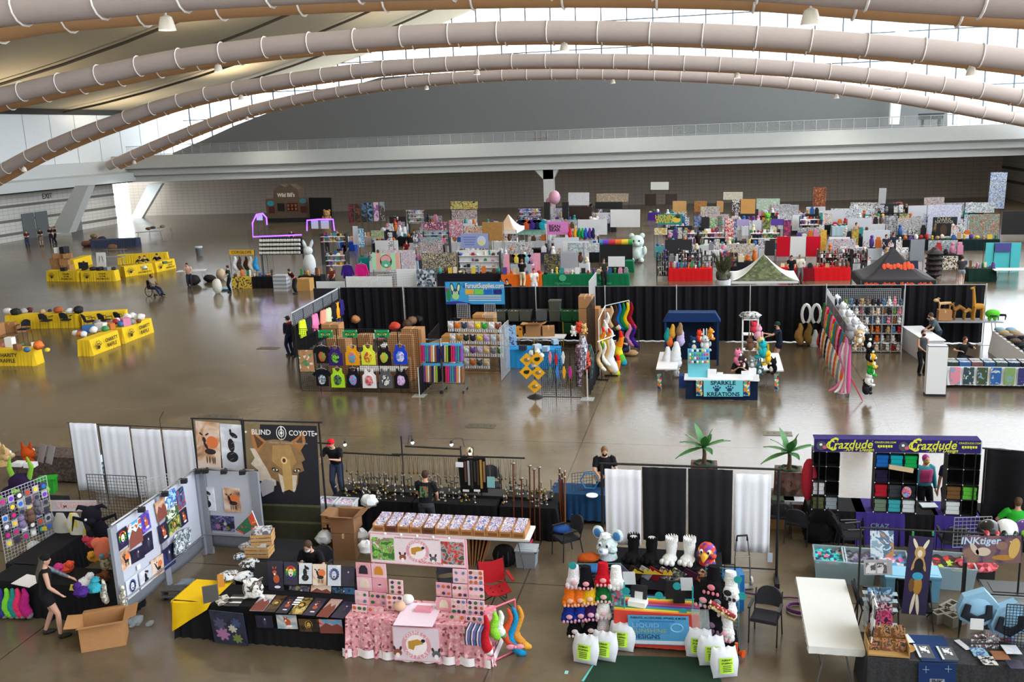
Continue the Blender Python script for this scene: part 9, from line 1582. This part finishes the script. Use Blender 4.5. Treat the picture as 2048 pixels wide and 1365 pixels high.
def bf(f,w,z):
 for k,(x,y,zz,s_,a)in enumerate([(-w*.72+w*.48*k,-.03,z-.17,.5,0)for k in range(4)]+[(.1,.75,z+.5,1.1,-.5)]):
  R=Matrix.Rotation(a,3,'X');rn_=random.Random(k)
  for j in range(9):f.ell((x+(j-4)*.13*s_,y,zz+.05*s_*sin(j*2.1)),(.09*s_,.02,rn_.uniform(.1,.2)*s_),n=7,m=5,R=R)
tent('dark grey canopy tent with orange lettering on its valance',1722,1872,566,42.9,3.0,1.25,M('#2d2a30',.8),M('#35323a',.8),.36,bf,2.3)
tent('small tan and white canopy tent in the left cluster',985,1032,447,66,3.0,1.0,M('#c4a589'),M('#e6e2de'),.25)
t=thing('planter','tall white vase with a dark bushy plant left of the camouflage tent','plant',K(1446,572,41.9)*1);t.location.z=.0;obj('vase',MB(M('#cfcfd4',.4)).lathe([(.2,0),(.28,1.5),(.34,2.55)],n=14),t,smooth=True);lf=MB(art('#2a2c20','#4a4a2c','#5a3030',scale=14))
for k in range(30):lf.tube([(0,0,2.5),(.25*cos(k*2.4),.25*sin(k*2.4),2.8+.02*k),(.4*cos(k*2.4),.4*sin(k*2.4),2.85+.035*k)],[.03,.06,.005],5,flat=.4)
obj('foliage',lf.ell((0,0,2.75),(.3,.3,.3),wob=.25,seed=3),t,smooth=True)
ftable(2.4,.8,G(2035,567)+Vector((0,.4,0)),0,'bare white folding table at the right edge of the far booths',top='#dfe1e4')
solo('black_rack',MB(vor('#131316','#1c1c20','#4a2a2a','#131316',scale=9)).lathe([(.1,0)]+[((.5 if k%2 else .3),.1+.15*k)for k in range(11)]+[(.1,1.8)]),'round black goods rack right of the dark canopy tent','rack',G(1874,562)+Vector((0,1,0)),smooth=True)
for a in((1925,515,2.9,'#3a3c42','#8a93a0','#3a2a20','person in grey tee and shorts with back turned at the right cluster'),(1043,522,3.0,'#16161a','#d9d0b5','#7a4a2c','person in cream trousers with back turned before the orange table'),(1396,466,3.1,'#2c1620','#2c1620','#1f1614','person in long dark dress with back turned in the right cluster'),(1583,514,0,'#17171b','#1a1a20','#1c1614','person in black bending over the red tables'),(1664,424,1.2,'#dcdcd8','#20283a','#2a1c18','person in white shirt standing at the cyan table'),(1712,448,.4,'#c9602a','#24242a','#1f1512','person in orange top in the right cluster'),(1772,472,.3,'#1f2638','#1f2638','#3a2a20','person in navy left of the long black table'),(1787,468,.3,'#22283c','#1c1c28','#6a1f2a','person with red hair left of the long black table'),(1813,410,0,'#1a1a1e','#24242a','#8a7a66','person in black before the back wall'),(1850,408,0,'#1c1c20','#1c1c22','#b5a08a','person with pale cap near the back wall'),(500+83,462,0,'#1f2440','#20242c','#1c1614','person in navy behind the white ear shelves'),(653,468,.2,'#1f8f8a','#1f2a2e','#3a241a','person in teal shirt by the wire grid of the purple lights'),(675,462,-.4,'#b5a09a','#8aa0b5','#5a3626','person in pale jeans right of the purple lights'),(690,485,.2,'#15151a','#1c1c22','#1c1512','person in black seated near the rabbit costume'),(813,483,0,'#7a1f2c','#24242a','#2a1a14','person in maroon reaching over the pale blue table'),(795,436,0,'#1c1c20','#24242a','#d9d3cc','person with white hat at the black back table'),(883,472,3.0,'#e05a8a','#1a1a1e','#c98aa0','person in pink top with back turned at the teal shelf stall'),(828,462,.1,'#1c2030','#24242c','#1f1614','person in dark shirt between the photo columns'),(1192,455,.5,'#dcdcde','#20202a','#1c1614','person in white shirt before the white stall wall'),(1207,520,.3,'#2c3430','#1c1c20','#3a2a22','person in dark green behind the green table'),(1067,540,.4,'#e2dcd6','#c9c9cc','#4a2f22','person in white bending over the orange table'),(1730,497,-.6,'#8a8a86','#4a4a4e','#d9d3c0','person with white hair near the dark canopy tent'),(1180,404,0,'#1a1a1c','#1c1c20','#2a1c16','person with raised arms at the bead counter'),(1600,512,.2,'#c9c6b8','#5a5a5e','#8a8078','small person in cream by the red and white curtains'),(663,535,0,'#6a3026','#2a2a30','#2a1c16','person in patterned red top behind the low white wall')):x,y,rz,s_,p_,h_,lb=a;folk(lb,x,y,rz,s_,p_,h_,leg='shorts' if 'shorts' in lb else 'long',female='dress' in lb,long_hair='dress' in lb)
for i,(x,y)in enumerate(((1002,552),(1014,552))):folk(('left','right')[i]+' person sitting low behind the black drape below the orange table',x,y+12,0,'#1c1c20','#1c1c20','#2a1814',z=1.55)
for i,(x,y)in enumerate(((1070,272),(1081,272),(1092,272))):p=K(x,y+6,YBM+.6);t=thing('red_cart','small red cart on the balcony behind the railing, %s from the left'%nth(i),'cart',(p.x,p.y,8.0));obj('tray',MB(M('#7a1f2c')).box((0,0,.35),(.5,.3,.1)),t);obj('post',MB(BLK).tube([(0,0,0),(0,0,1.0),(.2,0,1.2)],.04,6),t)
p=K(1863,247,YBM+.8);t=thing('flatbed_cart','dark flatbed cart on the balcony at the right','cart',(p.x,YBM+1.2,8.0));obj('box',MB(M('#3a4048')).box((0,0,1.1),(2.3,.8,.6)),t)
for s in(-1,1):obj('leg',MB(BLK).box((s*.8,0,.4),(.2,.5,.8)),t)
